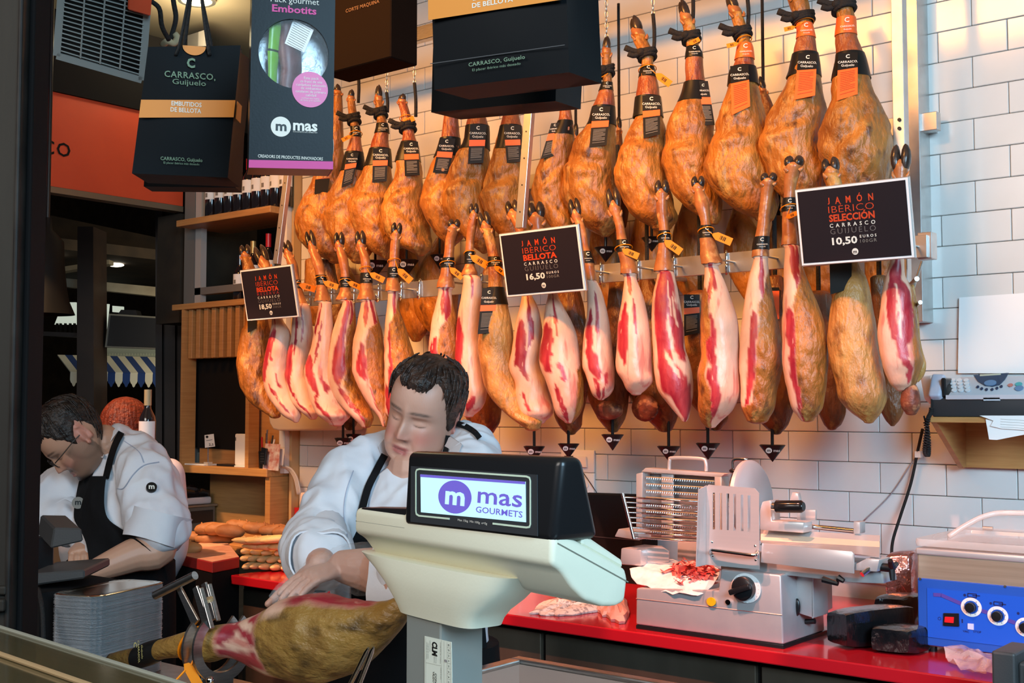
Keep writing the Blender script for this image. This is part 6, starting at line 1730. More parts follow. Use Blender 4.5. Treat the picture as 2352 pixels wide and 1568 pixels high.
MB().lathe([(.086, -.004), (.105, -.004), (.105, .014), (.086, .014)], 28, Matrix.Translation(p), caps=(False, False)).build('ring', m_alu, cl)
lamp('ceiling_spot_light', 'POINT', p-V((0, 0, .22)), p-V((0, 0, 2)), 8, (1, .82, .5), shadow_soft_size=.08)
# ------------------------------------------------------------------ service counter, steel well and glass case in front
sc = thing('service_counter', 'dark service counter the carving stand and trays stand on', 'counter', (-2.3, 1.4, 0))
MB().box2((-3.4, 1.12, .91), (-1.76, 1.84, .95), bev=.003).build('worktop', m_steel, sc)
MB().box2((-1.80, 1.0, .91), (-.2, 1.46, .95), bev=.003).build('worktop', m_steel, sc)
MB().box2((-3.4, 1.16, 0), (-1.80, 1.80, .91)).build('carcass', m_matblk, sc)
MB().box2((-1.80, 1.04, 0), (-.2, 1.44, .91)).build('carcass', m_matblk, sc)
wl_ = thing('steel_well', 'open stainless steel well with a folded rim at the bottom centre', 'sink', (-1.0, 1.8, 0))
x0, x1, y0, y1, zr = -1.69, -.2, 1.50, 2.095, 1.05
for nm, a, b in (('rim', (x0, y1-.03, zr-.012), (x1, y1, zr)), ('rim', (x0, y0, zr-.012), (x0+.03, y1-.03, zr))):
    MB().box2(a, b, bev=.004, seg=2).build(nm, m_steel, wl_)
mb = MB()
mb.box2((x0+.03, y0, zr-.16), (x1, y1-.03, zr-.155)); mb.box2((x0+.025, y0, zr-.16), (x0+.03, y1-.03, zr-.01)); mb.box2((x0+.03, y1-.035, zr-.16), (x1, y1-.03, zr-.01))
mb.build('basin', mat('warm_reflection_steel', (.52, .36, .29), rough=.3, metal=.4), wl_)  # pinkish-brown reflections put into the basin's steel colour
MB().box2((x0+.01, y0+.0, 0), (x1, y1-.01, zr-.165)).build('cabinet', mat('well_cabinet', (.10, .09, .08), rough=.4, metal=.5), wl_)
gc = thing('glass_case', 'glass-topped display case edge in the bottom left corner', 'display case', (-1.5, .8, 0))
gp = [PZ(-60, 1424, 1.227), PZ(430, 1577, 1.227)]
d = (gp[1]-gp[0]).normalized(); nn = V((d.y, -d.x, 0))
if nn.dot(-FWD) < 0: nn = -nn
m_gl = mat('olive_reflection_glass', (.095, .080, .040), rough=.10, alpha=.93, coat=.5, col2=(.13, .10, .045), scale=2)  # olive reflections on the pane put into its colour and opacity
a, b = gp[0]-d*.4, gp[1]+d*.3
MB().hexa([a, b, b+nn*.5, a+nn*.5]+[p-V((0, 0, .008)) for p in (a, b, b+nn*.5, a+nn*.5)]).build('top_glass', m_gl, gc)
MB().tube([a+V((0, 0, .002)), b+V((0, 0, .002))], .0035, 8).build('glass_edge', mat('glass_edge', (.30, .30, .24), rough=.2), gc)
k = nn*.095+V((0, 0, .004))
MB().tube([a+k, b+k], .004, 8).build('trim_strip', m_brass, gc)
k = nn*.20+V((0, 0, .006))
MB().hexa([a+k, b+k, b+k+nn*.05, a+k+nn*.05]+[p+V((0, 0, .012)) for p in (a+k, b+k, b+k+nn*.05, a+k+nn*.05)], bev=.002).build('chrome_strip', m_chrome, gc)
MB().hexa([a+nn*.02, b+nn*.02, b+nn*.5, a+nn*.5]+[V((p.x, p.y, 0)) for p in (a+nn*.02, b+nn*.02, b+nn*.5, a+nn*.5)][0:0]+[p-V((0, 0, 1.0)) for p in (a+nn*.02, b+nn*.02, b+nn*.5, a+nn*.5)]).build('case_body', m_matblk, gc) if False else MB().hexa([p-V((0, 0, .06)) for p in (a+nn*.02, b+nn*.02, b+nn*.5, a+nn*.5)]+[V((p.x, p.y, 0)) for p in (a+nn*.02, b+nn*.02, b+nn*.5, a+nn*.5)]).build('case_body', m_matblk, gc)
# ------------------------------------------------------------------ customer-side scale
xs = V((.971, -.2385, 0)); ns = V((-.2385, -.971, 0))
PS = PL(PD(1050, 1210, 1.75), ns, xs)
m_crm = mat('cream_scale_plastic', (.78, .75, .58), rough=.42, bump=.03, bscale=200)
sl = thing('shop_scale', 'cream counter scale head with a lit display on a grey column', 'scale', (PS.pt(1040, 1430).x, PS.pt(1040, 1430).y, .95))
R0 = PS.pt(1268, 1228); L0 = PS.pt(815, 1178)
PR = PL(R0, xs, -ns)
side = [(1268, 1230), (1284, 1223), (1330, 1243), (1440, 1306), (1444, 1330), (1438, 1382), (1416, 1393), (1385, 1393), (1345, 1379), (1315, 1349), (1290, 1312), (1266, 1297)]
s3 = [PR.pt(*p) for p in side]
ln = abs((R0-L0).dot(xs))
mb = MB(); n_ = len(s3)
vs = [p-xs*ln for p in s3]+s3
fs = [list(range(n_))[::-1], list(range(n_, 2*n_))]+[(i, (i+1) % n_, n_+(i+1) % n_, n_+i) for i in range(n_)]
mb.bevelled(vs, fs, .0075, 3)
mb.build('housing', m_crm, sl, smooth=40)
mb = MB()
zc = R0.z
mb.build
for (k, dz) in ((0, 0),):
    a_ = PR.pt(1280, 1247)+xs*.0005; b_ = PR.pt(1442, 1336)+xs*.0005
    MB().tube([a_, b_], .0009, 5).build('seam', mat('seam_grey', (.22, .22, .17), rough=.7), sl)
    a_ = PS.pt(818, 1196)+ns*.0003; b_ = PS.pt(930, 1212)+ns*.0003
    MB().tube([a_, b_], .0007, 5).build('seam', MATS['seam_grey'], sl)
# funnel: from the belly of the housing down to the column
PS2 = PL(PS.pt(1050, 1300)-ns*.055, ns, xs)
def fun(u0, u1, v, f, b, rnd):
    l, r = PS2.pt(u0, v), PS2.pt(u1, v); z = (l.z+r.z)/2; l.z = r.z = z
    c = (l+r)/2; hw = (r-l).length/2; out = []
    for k in range(32):
        a = 2*pi*k/32; ca, sa = cos(a), sin(a)
        x = hw*math.copysign(abs(ca)**rnd, ca); y = (f if sa > 0 else b)*math.copysign(abs(sa)**rnd, sa)
        out.append(c+xs*x+ns*y)
    return out
mb = MB()
mb.loft([fun(862, 1215, 1290, .050, .05, .5), fun(895, 1195, 1322, .052, .055, .5), fun(918, 1170, 1352, .050, .052, .5), fun(935, 1140, 1380, .045, .045, .45), fun(945, 1124, 1402, .040, .042, .4), fun(949, 1119, 1418, .037, .040, .4)])
mb.build('neck', m_crm, sl, smooth=40)
# column
l, r = PS2.pt(972, 1430, .030), PS2.pt(1052, 1430, .030)
wd = (r-l).length
col_c = V(((l+r).x/2, (l+r).y/2, 0))
M_ = frame(col_c, xs, V((0, 0, 1)))
mb = MB(); mb.prism([(-wd/2, 0), (-wd/2, .075), (wd/2, .075), (wd/2, 0), (wd/2, -.0), (wd/2-.003, -.002), (-wd/2+.003, -.002)], 1.34-.95, Matrix.Translation((0, 0, .95)) @ M_)
m_colm = mat('grey_column_enamel', (.30, .31, .28), rough=.38, metal=.25)
mb.build('column', m_colm, sl)
PCo = PL(l+ns*.0025, ns, xs)
q = [(976, 1590), (1040, 1600), (1038, 1474), (976, 1460)]
mb = MB(); PCo.poly(mb, q, .0006, .0); stk = mb.build('rating_sticker', mat('sticker_cream', (.70, .73, .62), rough=.5), sl)
def rtext(mb, t, u, v0, v1, wpx, bold=0):
    """text running downwards: v0..v1 along the column, wpx its cap height"""
    p0, p1 = PCo.loc(u, v0), PCo.loc(u, v1); w = PCo.loc(u+wpx, v0)
    vs, _ = text_data(t, bold, 1.0); x0, x1 = min(p.x for p in vs), max(p.x for p in vs)
    h = abs(w.x-p0.x); sz = h/.7; L_ = abs(p1.y-p0.y); sx = L_/((x1-x0)*sz)
    Mr = PCo.M @ Matrix.Translation((p0.x, p0.y, .0009)) @ Matrix.Rotation(-pi/2, 4, 'Z') @ Matrix.Translation((-x0*sz*sx, 0, 0))
    mb.text(t, Mr, sz, bold, 1.0, sx)
mb = MB(); rtext(mb, 'CLM', 994, 1472, 1504, 11, .05); rtext(mb, 'CONFORME', 1000, 1545, 1600, 4, .02); rtext(mb, 'VÁLIDO', 995, 1541, 1566, 4, .02)
for (u, v0, v1) in ((981, 1474, 1513), (984, 1476, 1512), (988, 1470, 1496), (1012, 1474, 1524), (1013, 1532, 1560), (998, 1506, 1522), (1002, 1507, 1523)): rtext(mb, 'certificado de revision', u, v0, v1, 1.6)
for i, ch in enumerate('EFMAMJJA'): rtext(mb, ch, 1030, 1479+i*12, 1483+i*12, 3)
mb.build('lettering', m_lab, stk)
mb = MB()
for a, b in (((979, 1463), (979, 1590)), ((1015, 1470), (1015, 1590)), ((1021, 1472), (1021, 1590)), ((1028, 1474), (1028, 1590)), ((1036, 1476), (1036, 1590))):
    mb.tube([PCo.pt(*a, .0008), PCo.pt(*b, .0008)], .0002, 4)
for i in range(9): mb.tube([PCo.pt(1028, 1486+i*12, .0008), PCo.pt(1036, 1488+i*12, .0008)], .0002, 4)
mb.tube([PCo.pt(979, 1521, .0008), PCo.pt(1015, 1529, .0008)], .0002, 4)
mb.build('ruled_lines', m_inkd, stk)
mb = MB(); PCo.disc(mb, 1025, 1517, 3.2, .0004, .0009, 16); mb.build('punch_mark', mat('grey_dot', (.3, .28, .27)), stk)
# black display block
PD_ = PL(PS.pt(1100, 1240)+ns*.004, V((ns.x, ns.y, .07)), xs)
fq = [(924, 1208), (1267, 1248), (1288, 1050), (934, 1036)]
q = [PD_.pt(*p) for p in fq]
back = [q[0]-ns*.085, q[1]-ns*.085, q[2]-ns*.040, q[3]-ns*.040]
MB().hexa(q+back, bev=.012, seg=4).build('display_block', m_black, sl, smooth=40)
ek = .0006
mb = MB(); PD_.poly(mb, [(945, 1198), (1237, 1231), (1236, 1090), (946, 1070)], .0012, ek); bz = mb.build('bezel', mat('charcoal_bezel', (.030, .032, .036), rough=.5), sl)
def line(mb, a, b, wpx, e):
    p, q_ = PD_.loc(*a), PD_.loc(*b); d = (q_-p).normalized(); nn = V((-d.y, d.x, 0))*(wpx*1.75/F/2)
    mb.prism([(p+nn-d*.0003).xy, (p-nn-d*.0003).xy, (q_-nn+d*.0003).xy, (q_+nn+d*.0003).xy], .0006, PD_.M @ Matrix.Translation((0, 0, e)))
mb = MB(); e2 = ek+.0014
pts = [(1035, 1191), (965, 1184), (959, 1180), (958, 1173), (958, 1084), (960, 1079), (966, 1077), (1212, 1094), (1219, 1097), (1221, 1104), (1221, 1204), (1219, 1210), (1212, 1211), (1135, 1202)]
for a, b in zip(pts, pts[1:]): line(mb, a, b, 4, e2)
mb.build('outline', mat('pale_green_line', (.62, .75, .58), rough=.5), bz)
mb = MB(); PD_.poly(mb, [(970, 1176), (1211, 1199), (1210, 1106), (969, 1089)], .0006, e2); lcd = mb.build('lit_screen', mat('lit_screen', (.35, .6, .7), rough=.3, emit=(.50, .80, .95, .78)), bz)
m_pur = mat('screen_purple', (.12, .09, .42), rough=.4, emit=(.16, .12, .60, .55))
mb = MB(); PD_.poly(mb, [(969, 1095), (1210, 1112), (1210, 1106), (969, 1089)], .0004, e2+.0007); PD_.disc(mb, 1048, 1141, 39, .0004, e2+.0007, 40, rv=38); mb.build('screen_emblem', m_pur, lcd)
mb = MB(); PD_.text(mb, 'm', 1026, 1071, 1158, 33, .03, e=e2+.0016, ratio=.55); mb.build('screen_letter', MATS['lit_screen'], lcd)
mb = MB(); PD_.text(mb, 'mas', 1099, 1202, 1159, 31, .012, e=e2+.0012, ratio=.55); PD_.text(mb, 'GOURMETS', 1095, 1203, 1182, 14, .012, e=e2+.0012); mb.build('screen_lettering', m_pur, lcd)
mb = MB(); PD_.text(mb, 'Max 15kg  Min 100g  e=5g', 1053, 1121, 1200, 5, e=e2); mb.build('capacity_lettering', m_ink, bz)
# stub of the rear keypad and black shelf
q = [PS.pt(822, 1176, -.004), PS.pt(926, 1190, -.004), PS.pt(926, 1168, -.004), PS.pt(824, 1166, -.004)]
MB().hexa(q+[p-ns*.04 for p in q], bev=.002).build('printer_cover', m_black, sl)
q = [PR.pt(1340, 1252)-xs*.004, PR.pt(1436, 1306)-xs*.004, PR.pt(1436, 1288)-xs*.004, PR.pt(1346, 1226)-xs*.004]
MB().hexa(q+[p-xs*.05 for p in q], bev=.003).build('keypad', m_crm, sl)
# ------------------------------------------------------------------ ham on the carving stand
YH = 1.50
hr = [(255, 1500, 1530), (285, 1492, 1533), (314, 1485, 1534), (345, 1473, 1526), (377, 1465, 1513), (440, 1446, 1510), (488, 1436, 1520), (515, 1432, 1512), (539, 1429, 1512), (570, 1419, 1524), (600, 1405, 1540), (640, 1381, 1556), (690, 1367, 1566), (740, 1363, 1568), (800, 1375, 1552), (850, 1382, 1518), (890, 1378, 1478), (918, 1372, 1445), (936, 1386, 1412)]
us = [r[0] for r in hr]; tp = [r[1] for r in hr]; bt = [r[2] for r in hr]
ch = thing('carving_ham', 'large ham lying in the carving stand, half cut, with an amber tag on its shank', 'ham', PY(640, 1560, YH))
def hring(u, sc=1, add=0, n=44):
    t_, b_ = cr(us, tp, u), cr(us, bt, u)
    c_ = PY(u, (t_+b_)/2, YH); hz = (PY(u, t_, YH).z-PY(u, b_, YH).z)/2
    k = 1.0 if u < 520 else 1.0-.25*sstep(520, 620, u)
    return c_, hz, k, [c_+V((0, (hz*k*sc+add)*cos(2*pi*j/n), (hz*sc+add)*sin(2*pi*j/n))) for j in range(n)]
mb = MB(); mb.c = []; rings = []
for i in range(92):
    u = 255+(936-255)*i/91
    c_, hz, k, rg = hring(u)
    out = []
    for j, p in enumerate(rg):
        q_ = p*1.0
        a = .06*sstep(520, 640, u)+.015
        d = a*(fbm(q_*8)+.5*fbm(q_*22))
        # sliced flat top
        s = sin(2*pi*j/44); f = -cos(2*pi*j/44)
        pp = c_+(p-c_)*(1+d)
        out.append(pp)
        w = 12*fbm(q_*9)+8*fbm(q_*24)
        cut = sstep(520, 528, u)*(1-sstep(628, 642, u+w+26*s))*(1 if f > -.3 else 0)
        topcut = sstep(650, 700, u)*(1-sstep(862, 880, u))*sstep(.80, .90, s+.06*fbm(q_*12))
        ft = max(cut, topcut, sstep(625, 640, u)*(1-sstep(672, 690, u+w))*sstep(.55, .75, s))
        st_ = fbm(V((q_.x*6, q_.y*16, q_.z*26)))
        mu = cut*sstep(-.30, -.10, st_)+topcut
        out_c = (min(1, mu), ft, .35*(1-sstep(500, 520, u)) if 0 else 0)
        mb.c.append(out_c)
    rings.append(out)
mb.loft(rings)
mold = meatmat('mouldy_ham_skin', (.33, .18, .040), (.18, .09, .022), (.07, .038, .012), .42, True)
mb.build('meat', mold, ch, smooth=True)
def hband(u0, u1, m, nm, sc=1.05):
    return MB().loft([hring(u, sc, .001)[3] for u in (u0, u0+(u1-u0)*.33, u0+(u1-u0)*.66, u1)]+[hring(u1, .98)[3], hring(u0, .98)[3]], caps=(False, False)).build(nm, m, ch, smooth=60)
bd = hband(318, 368, m_lab, 'shank_band')
c_, hz, k, _ = hring(343)
Mt = frame(c_+V((0, -hz*.78, hz*.78))+V((0, -.003, .003)), V((.22, 0, .05))-V((0, 0, .18)), V((0, -1, .95)))
Mt = frame(c_+V((.0, -hz*1.0-.004, .012)), V((.10, 0, -1)), V((0, -1, 0)))
mb = MB(); mb.text('C', Mt @ Matrix.Translation((-.010, -.014, 0)), .016, .03); mb.text('CARRASCO,', Mt @ Matrix.Translation((.004, .000, 0)), .0085, .012); mb.text('Guijuelo', Mt @ Matrix.Translation((.004, .012, 0)), .0085)
mb.build('band_lettering', mat('gold_print', (.65, .55, .20), rough=.5), bd)
rg = hring(446, 1.10, .003, 28)[3]; rg = [p+V((.016*sin(2*pi*j/28), 0, 0)) for j, p in enumerate(rg)]
ct = MB().tube(rg+[rg[0]], .0032, 8, caps=False).build('cable_tie', m_tag, ch, smooth=True)
PT = PL(PY(445, 1530, YH-.055), V((hn(445).x, hn(445).y, .1)), camx(445))
mb = MB(); PT.poly(mb, [(422, 1524), (434, 1521), (443, 1527), (470, 1575), (446, 1580), (423, 1538)], .0016); mb.build('tag_flag', m_tag, ct)
mb = MB(); mb.tube([PT.pt(440, 1526, .001), PT.pt(448, 1508, 0), PT.pt(452, 1490, .002)], .0028, 6); mb.tube([PT.pt(426, 1538, .001), PT.pt(404, 1562, .001)], .0022, 6); mb.build('strap', m_tag, ct)
# stand
jm = thing('ham_stand', 'steel carving stand clamp with a round bar handle gripping the ham shank', 'stand', (PY(500, 1568, YH).x, YH, .95))
for uu in (488, 512):
    c_, hz, k, _ = hring(uu); c_ = PY(uu, 1482, YH); R_o, R_i = .072, .052
    mb = MB(); rings = []
    for j in range(29):
        a = -pi*.62+1.24*pi*j/28+pi       # open ring around the shank, gap at the top back
        a = pi/2+.75+ (2*pi-1.5)*j/28
        dv = V((0, cos(a), sin(a)))
        rings.append([c_+dv*R_i+V((-.003, 0, 0)), c_+dv*R_o+V((-.003, 0, 0)), c_+dv*R_o+V((.003, 0, 0)), c_+dv*R_i+V((.003, 0, 0))])
    mb.loft(rings); mb.build('clamp_plate', m_steel, jm, smooth=30)
def plate(a, b, wa, wb, Y, th, nm):
    p, q_ = PY(*a, Y), PY(*b, Y); d = (q_-p).normalized(); n0 = V((0, 1, 0)); x = d.cross(n0).normalized()
    MB().hexa([p-x*wa, p+x*wa, q_+x*wb, q_-x*wb]+[r+V((0, th, 0)) for r in (p-x*wa, p+x*wa, q_+x*wb, q_-x*wb)], bev=.001).build(nm, m_steel, jm)
plate((408, 1349), (448, 1432), .007, .012, YH-.012, .006, 'lever')
plate((446, 1348), (476, 1444), .008, .012, YH-.035, .006, 'fork_prong')
plate((457, 1350), (482, 1444), .002, .003, YH-.050, .010, 'fork_edge')
plate((466, 1339), (488, 1424), .008, .010, YH+.03, .006, 'fork_prong')
plate((476, 1341), (497, 1426), .002, .003, YH+.015, .010, 'fork_edge')
MB().cyl(PY(356, 1367, YH-.03), PY(448, 1321, YH-.01), .0088, 18).build('bar_handle', m_steel, jm, smooth=40)
p = PY(479, 1377, YH-.01); MB().lathe([(.0001, -.003), (.010, -.003), (.010, .003), (.0001, .003)], 20, frame(p, (1, 0, 0), (0, -.35, 1))).build('thumb_screw', m_brass, jm)
p = PY(483, 1562, YH-.07); MB().ball(p, .008).build('bolt', m_chrome, jm, smooth=True)
MB().box2((PY(500, 1500, YH).x-.012, YH-.03, .97), (PY(500, 1500, YH).x+.012, YH+.03, PY(500, 1545, YH).z)).build('upright', m_steel, jm)
MB().box2((-2.25, YH-.10, .95), (-1.50, YH+.10, .975), bev=.004).build('base_board', m_wood, jm)
for a, b in (((846, 1488), (800, 1580)), ((858, 1486), (822, 1580))):
    pa, pb = PY(*a, YH-.085), PY(*b, YH-.06); d = (pb-pa).normalized()
    MB().tube([pa, pa+d*.012, V((pb.x, pb.y, pb.z))+d*.06], [.002, .0042, .0042], 10).build('spike', m_chrome, jm, smooth=60)
# ------------------------------------------------------------------ stack of silver cardboard trays
nc, rc, lc = PZ(222, 1372, 1.163), PZ(385, 1337, 1.163), PZ(130, 1363, 1.163)
ly = (rc-nc); ly.z = 0; LT = ly.length; ly.normalize(); sx_ = V((-ly.y, ly.x, 0))
if sx_.dot(lc-nc) < 0: sx_ = -sx_
WT = abs((lc-nc).dot(sx_))+.012
ctr = nc+ly*(LT/2)+sx_*(WT/2)
def tray_mesh():
    out = []
    cx_, cy_ = LT/2, WT/2
    r = .03
    for (qx, qy, a0) in ((cx_-r, cy_-r, 0), (-cx_+r, cy_-r, pi/2), (-cx_+r, -cy_+r, pi), (cx_-r, -cy_+r, 1.5*pi)):
        for k in range(9):
            a = a0+pi/2*k/8; rr = r*(1+.05*cos(k*pi))
            out.append((qx+rr*cos(a), qy+rr*sin(a)))
    mb = MB()
    f = lambda s, z: [V((x*s if abs(x) > 0 else 0, y*s, z)) for x, y in out]
    g_ = lambda ins, z: [V((x-math.copysign(min(abs(x), ins), x), y-math.copysign(min(abs(y), ins), y), z)) for x, y in out]
    mb.loft([g_(.0005, 0), g_(0, .0008), g_(.004, .0026), g_(.009, .0016), g_(.013, .0022), g_(.018, .0010), g_(.024, .0008)], caps=(True, True))
    return mb
m_tray = mat('silver_card', (.62, .62, .63), rough=.30, metal=.55, col2=(.55, .55, .56), scale=30)
m_trayt = mat('bright_foil_card', (.70, .62, .48), rough=.14, metal=1)
tme = tray_mesh().mesh('tray', smooth=35); tme.materials.append(m_tray)
tm2 = tray_mesh().mesh('tray', smooth=35); tm2.materials.append(m_trayt)
N_T = 76
for i in range(N_T):
    z = .951+i*(1.163-.951)/(N_T-1)-.0
    o = bpy.data.objects.new('cardboard_tray', tm2 if i == N_T-1 else tme); COL.objects.link(o)
    j = random.uniform
    o.location = (ctr.x+j(-.0012, .0012), ctr.y+j(-.0012, .0012), z); o.rotation_euler = (0, 0, math.atan2(ly.y, ly.x)+j(-.006, .006)+(.012 if i < 22 else 0))
    if i == N_T-1: tag(o, 'gleaming topmost silver tray of the tall stack', 'tray', 'silver cardboard trays in the stack')
    else: tag(o, 'silver cardboard tray inside the tall stack below the topmost one', 'tray', 'silver cardboard trays in the stack')
mb = MB()
Mt = Matrix.Translation((ctr.x, ctr.y, 1.1655)) @ Matrix.Rotation(math.atan2(ly.y, ly.x), 4, 'Z')
# ------------------------------------------------------------------ dark till scale by the column
dv = thing('till_scale', 'dark grey till scale with a raised display beside the iron column', 'scale', PD(140, 1345, 3.05))
m_dg = mat('dark_grey_plastic', (.045, .045, .045), rough=.5, bump=.05, bscale=200)
def wedge(nm, front, off, m, bev=.004):
    q = [PD(u, v, d) for u, v, d in front]
    return MB().hexa(q+[p+off for p in q], bev=bev).build(nm, m, dv)
wedge('display_head', [(116, 1260, 3.0), (192, 1243, 3.0), (187, 1213, 3.0), (124, 1212, 3.0)], FWD*.12+V((-.10, -.03, .018)), m_dg)
wedge('base', [(60, 1347, 2.95), (194, 1328, 2.95), (194, 1308, 2.95), (60, 1318, 2.95)], FWD*.22+V((-.02, 0, .0)), m_dg)
wedge('weigh_plate', [(104, 1310, 3.0), (178, 1304, 3.0), (150, 1296, 3.2), (104, 1291, 3.2)], V((0, 0, -.012)), m_chrome, .002)
MB().box2(PD(86, 1315, 3.12)-V((.02, .02, 0)), PD(100, 1232, 3.12)+V((.02, .02, 0)), bev=.004).build('pillar', m_black, dv)
p = PD(120, 1345, 3.05)
MB().box2((p.x-.2, p.y-.1, .95), (p.x+.12, p.y+.15, p.z+.005)).build('pedestal', m_matblk, dv)
lg = thing('cable_lead', 'thin black lead drooping below the till scale', 'cable', PD(95, 1400, 2.7))
MB().tube(spline([PD(88, 1352, 2.9), PD(94, 1380, 2.8), PD(98, 1410, 2.78), PD(100, 1480, 2.75)], 12), .005, 8).build('flex', m_rope, lg, smooth=True)
# ------------------------------------------------------------------ meat slicer
YS = 3.22
slx = thing('meat_slicer', 'large steel meat slicer with slotted guard plate and round blade cover', 'slicer', (PY(1640, 1460, YS).x, YS+.15, ZC))
m_sl = mat('anodised_aluminium', (.50, .49, .48), rough=.34, metal=.4, col2=(.46, .46, .46), scale=20)
m_sl2 = mat('bright_steel_sheet', (.60, .57, .55), rough=.28, metal=.45, col2=(.58, .56, .54), scale=16, stretch=(.3, 1, 10))
PF = PL(PY(1640, 1400, YS), (0, -1, 0), (1, 0, 0))
def fbox(nm, px, y0, y1, m, bev=.003, parent=slx, seg=2, ref=YS):
    """box whose front outline is traced on the plane Y=y0 and that reaches back to y1"""
    P_ = PL(PY(px[0][0], px[0][1], y0), (0, -1, 0), (1, 0, 0))
    mb = MB(); P_.poly(mb, px, y1-y0, -(y1-y0), bev, seg)
    return mb.build(nm, m, parent, smooth=35)
zfoot = PY(1460, 1434, YS).z
fbox('foot_plinth', [(1460, 1449), (1800, 1497), (1799, 1480), (1460, 1434)], YS, YS+.30, m_black)
fbox('base', [(1460, 1434), (1799, 1480), (1793, 1320), (1655, 1306), (1650, 1356), (1461, 1350)], YS, YS+.28, m_sl, .006, seg=3)
MB().tube([PY(1461, 1374, YS-.001), PY(1796, 1412, YS-.001)], .0012, 5).build('crease_line', m_alu, slx)
PK = PL(PY(1713, 1352, YS-.002), (0, -1, 0), (1, 0, 0))
mb = MB(); PK.disc(mb, 1714, 1350, 34, .003, 0, 40); dial = mb.build('dial_ring', m_white, slx)
mb = MB()
c = PK.loc(1714, 1350); rr = (PK.loc(1714+34, 1350)-c).length
for i in range(24):
    a = 2*pi*i/24
    if -2.4 < (a-pi) < -1.2: continue
    mb.box((c.x+rr*.86*cos(a), c.y+rr*.86*sin(a), .0034), (.0012, .0012, .0006), PK.M)
mb.build('dial_marks', m_lab, dial)
MB().lathe([(.0001, 0), (rr*.74, 0), (rr*.72, .018), (rr*.60, .022), (.0001, .022)], 32, PK.M @ Matrix.Translation((c.x-.003, c.y, .003))).build('dial_knob', m_black, dial, smooth=40)
MB().box((0, 0, .026), (rr*1.5, rr*.36, .016), PK.M @ Matrix.Translation((c.x-.006, c.y-.002, .003)) @ Matrix.Rotation(.35, 4, 'Z'), bev=.005, seg=2).build('dial_grip', m_black, dial, smooth=40)
for nm, u, v, r, m, th in (('start_button', 1635, 1381, 10, mat('yellow_button', (.75, .42, .01), rough=.35), .006), ('stop_button', 1674, 1382, 6, m_chrome, .006)):
    mb = MB(); PK.disc(mb, u, v, r, th, 0, 24); mb.build(nm, m, slx, smooth=40)
fbox('side_post', [(1814, 1402), (1870, 1420), (1868, 1298), (1812, 1284)], YS+.10, YS+.20, m_sl, .004)
MB().hexa([PY(1868, 1420, YS+.10), PY(1912, 1396, YS+.34), PY(1910, 1300, YS+.34), PY(1868, 1300, YS+.10)]+[p+V((-.004, 0, 0)) for p in (PY(1868, 1420, YS+.10), PY(1912, 1396, YS+.34), PY(1910, 1300, YS+.34), PY(1868, 1300, YS+.10))]).build('side_panel', m_sl, slx)
mb = MB(); q = PY(1831, 1394, YS+.095); mb.ball(q, (.010, .006, .026), 14, 8); mb.build('clamp_lever', m_black, slx, smooth=True)
mb = MB(); mb.cyl(PY(1845, 1427, YS+.15), PY(1872, 1426, YS+.15), .008); mb.build('leveling_foot', m_black, slx)
# slotted end plate of the carriage
def slotted(nm, px, slots, y, m):
    P_ = PL(PY(1670, 1210, y), (0, -1, 0), (1, 0, 0))
    edges = sorted(slots)
    mb = MB()
    # strips between the slots keep the openings real
    top, bot = (lambda u: 1112+(u-1620)*.075), (lambda u: 1296+(u-1620)*.09)
    us = [px[0]]+[e for s in edges for e in (s[0], s[1])]+[px[1]]
    for k in range(0, len(us), 2):
        a, b = us[k], us[k+1]
        P_.poly(mb, [(a, bot(a)), (b, bot(b)), (b, top(b)+(12 if b > px[1]-2 else 0)), (b-(10 if b > px[1]-2 else 0), top(b)), (a+(5 if a < px[0]+2 else 0), top(a)), (a, top(a)+(5 if a < px[0]+2 else 0))], .004, 0)
    for s in edges:
        P_.poly(mb, [(s[0], s[2]), (s[1], s[2]), (s[1], top(s[1])), (s[0], top(s[0]))], .004, 0)
        P_.poly(mb, [(s[0], bot(s[0])), (s[1], bot(s[1])), (s[1], s[3]), (s[0], s[3])], .004, 0)
    return mb.build(nm, m, slx)
YG = YS-.02
slotted('guard_plate', (1624, 1745), [(1638, 1644, 1131, 1215), (1654, 1660, 1132, 1216), (1670, 1676, 1133, 1217), (1686, 1692, 1134, 1218), (1703, 1709, 1136, 1219), (1719, 1725, 1137, 1221)], YG, m_sl2)
q = [PY(1624, 1297, YG), PY(1624, 1114, YG), PY(1605, 1124, YG-.05), PY(1599, 1302, YG-.05)]
MB().hexa(q+[p+V((-.003, 0, 0)) for p in q], bev=.001).build('guard_wing', m_sl2, slx)
MB().tube(spline([PY(1632, 1270, YG-.005), PY(1634, 1264, YG-.025), PY(1645, 1264, YG-.03), PY(1724, 1274, YG-.03), PY(1738, 1272, YG-.02), PY(1740, 1266, YG-.004)], 24), .0055, 10).build('guard_handle', m_chrome, slx, smooth=True)
for u, v in ((1636, 1244), (1637, 1275), (1735, 1253), (1736, 1285)):
    p = PY(u, v, YG-.002); MB().ball(p, (.005, .004, .005), 10, 6).build('screw', m_chrome, slx, smooth=True)
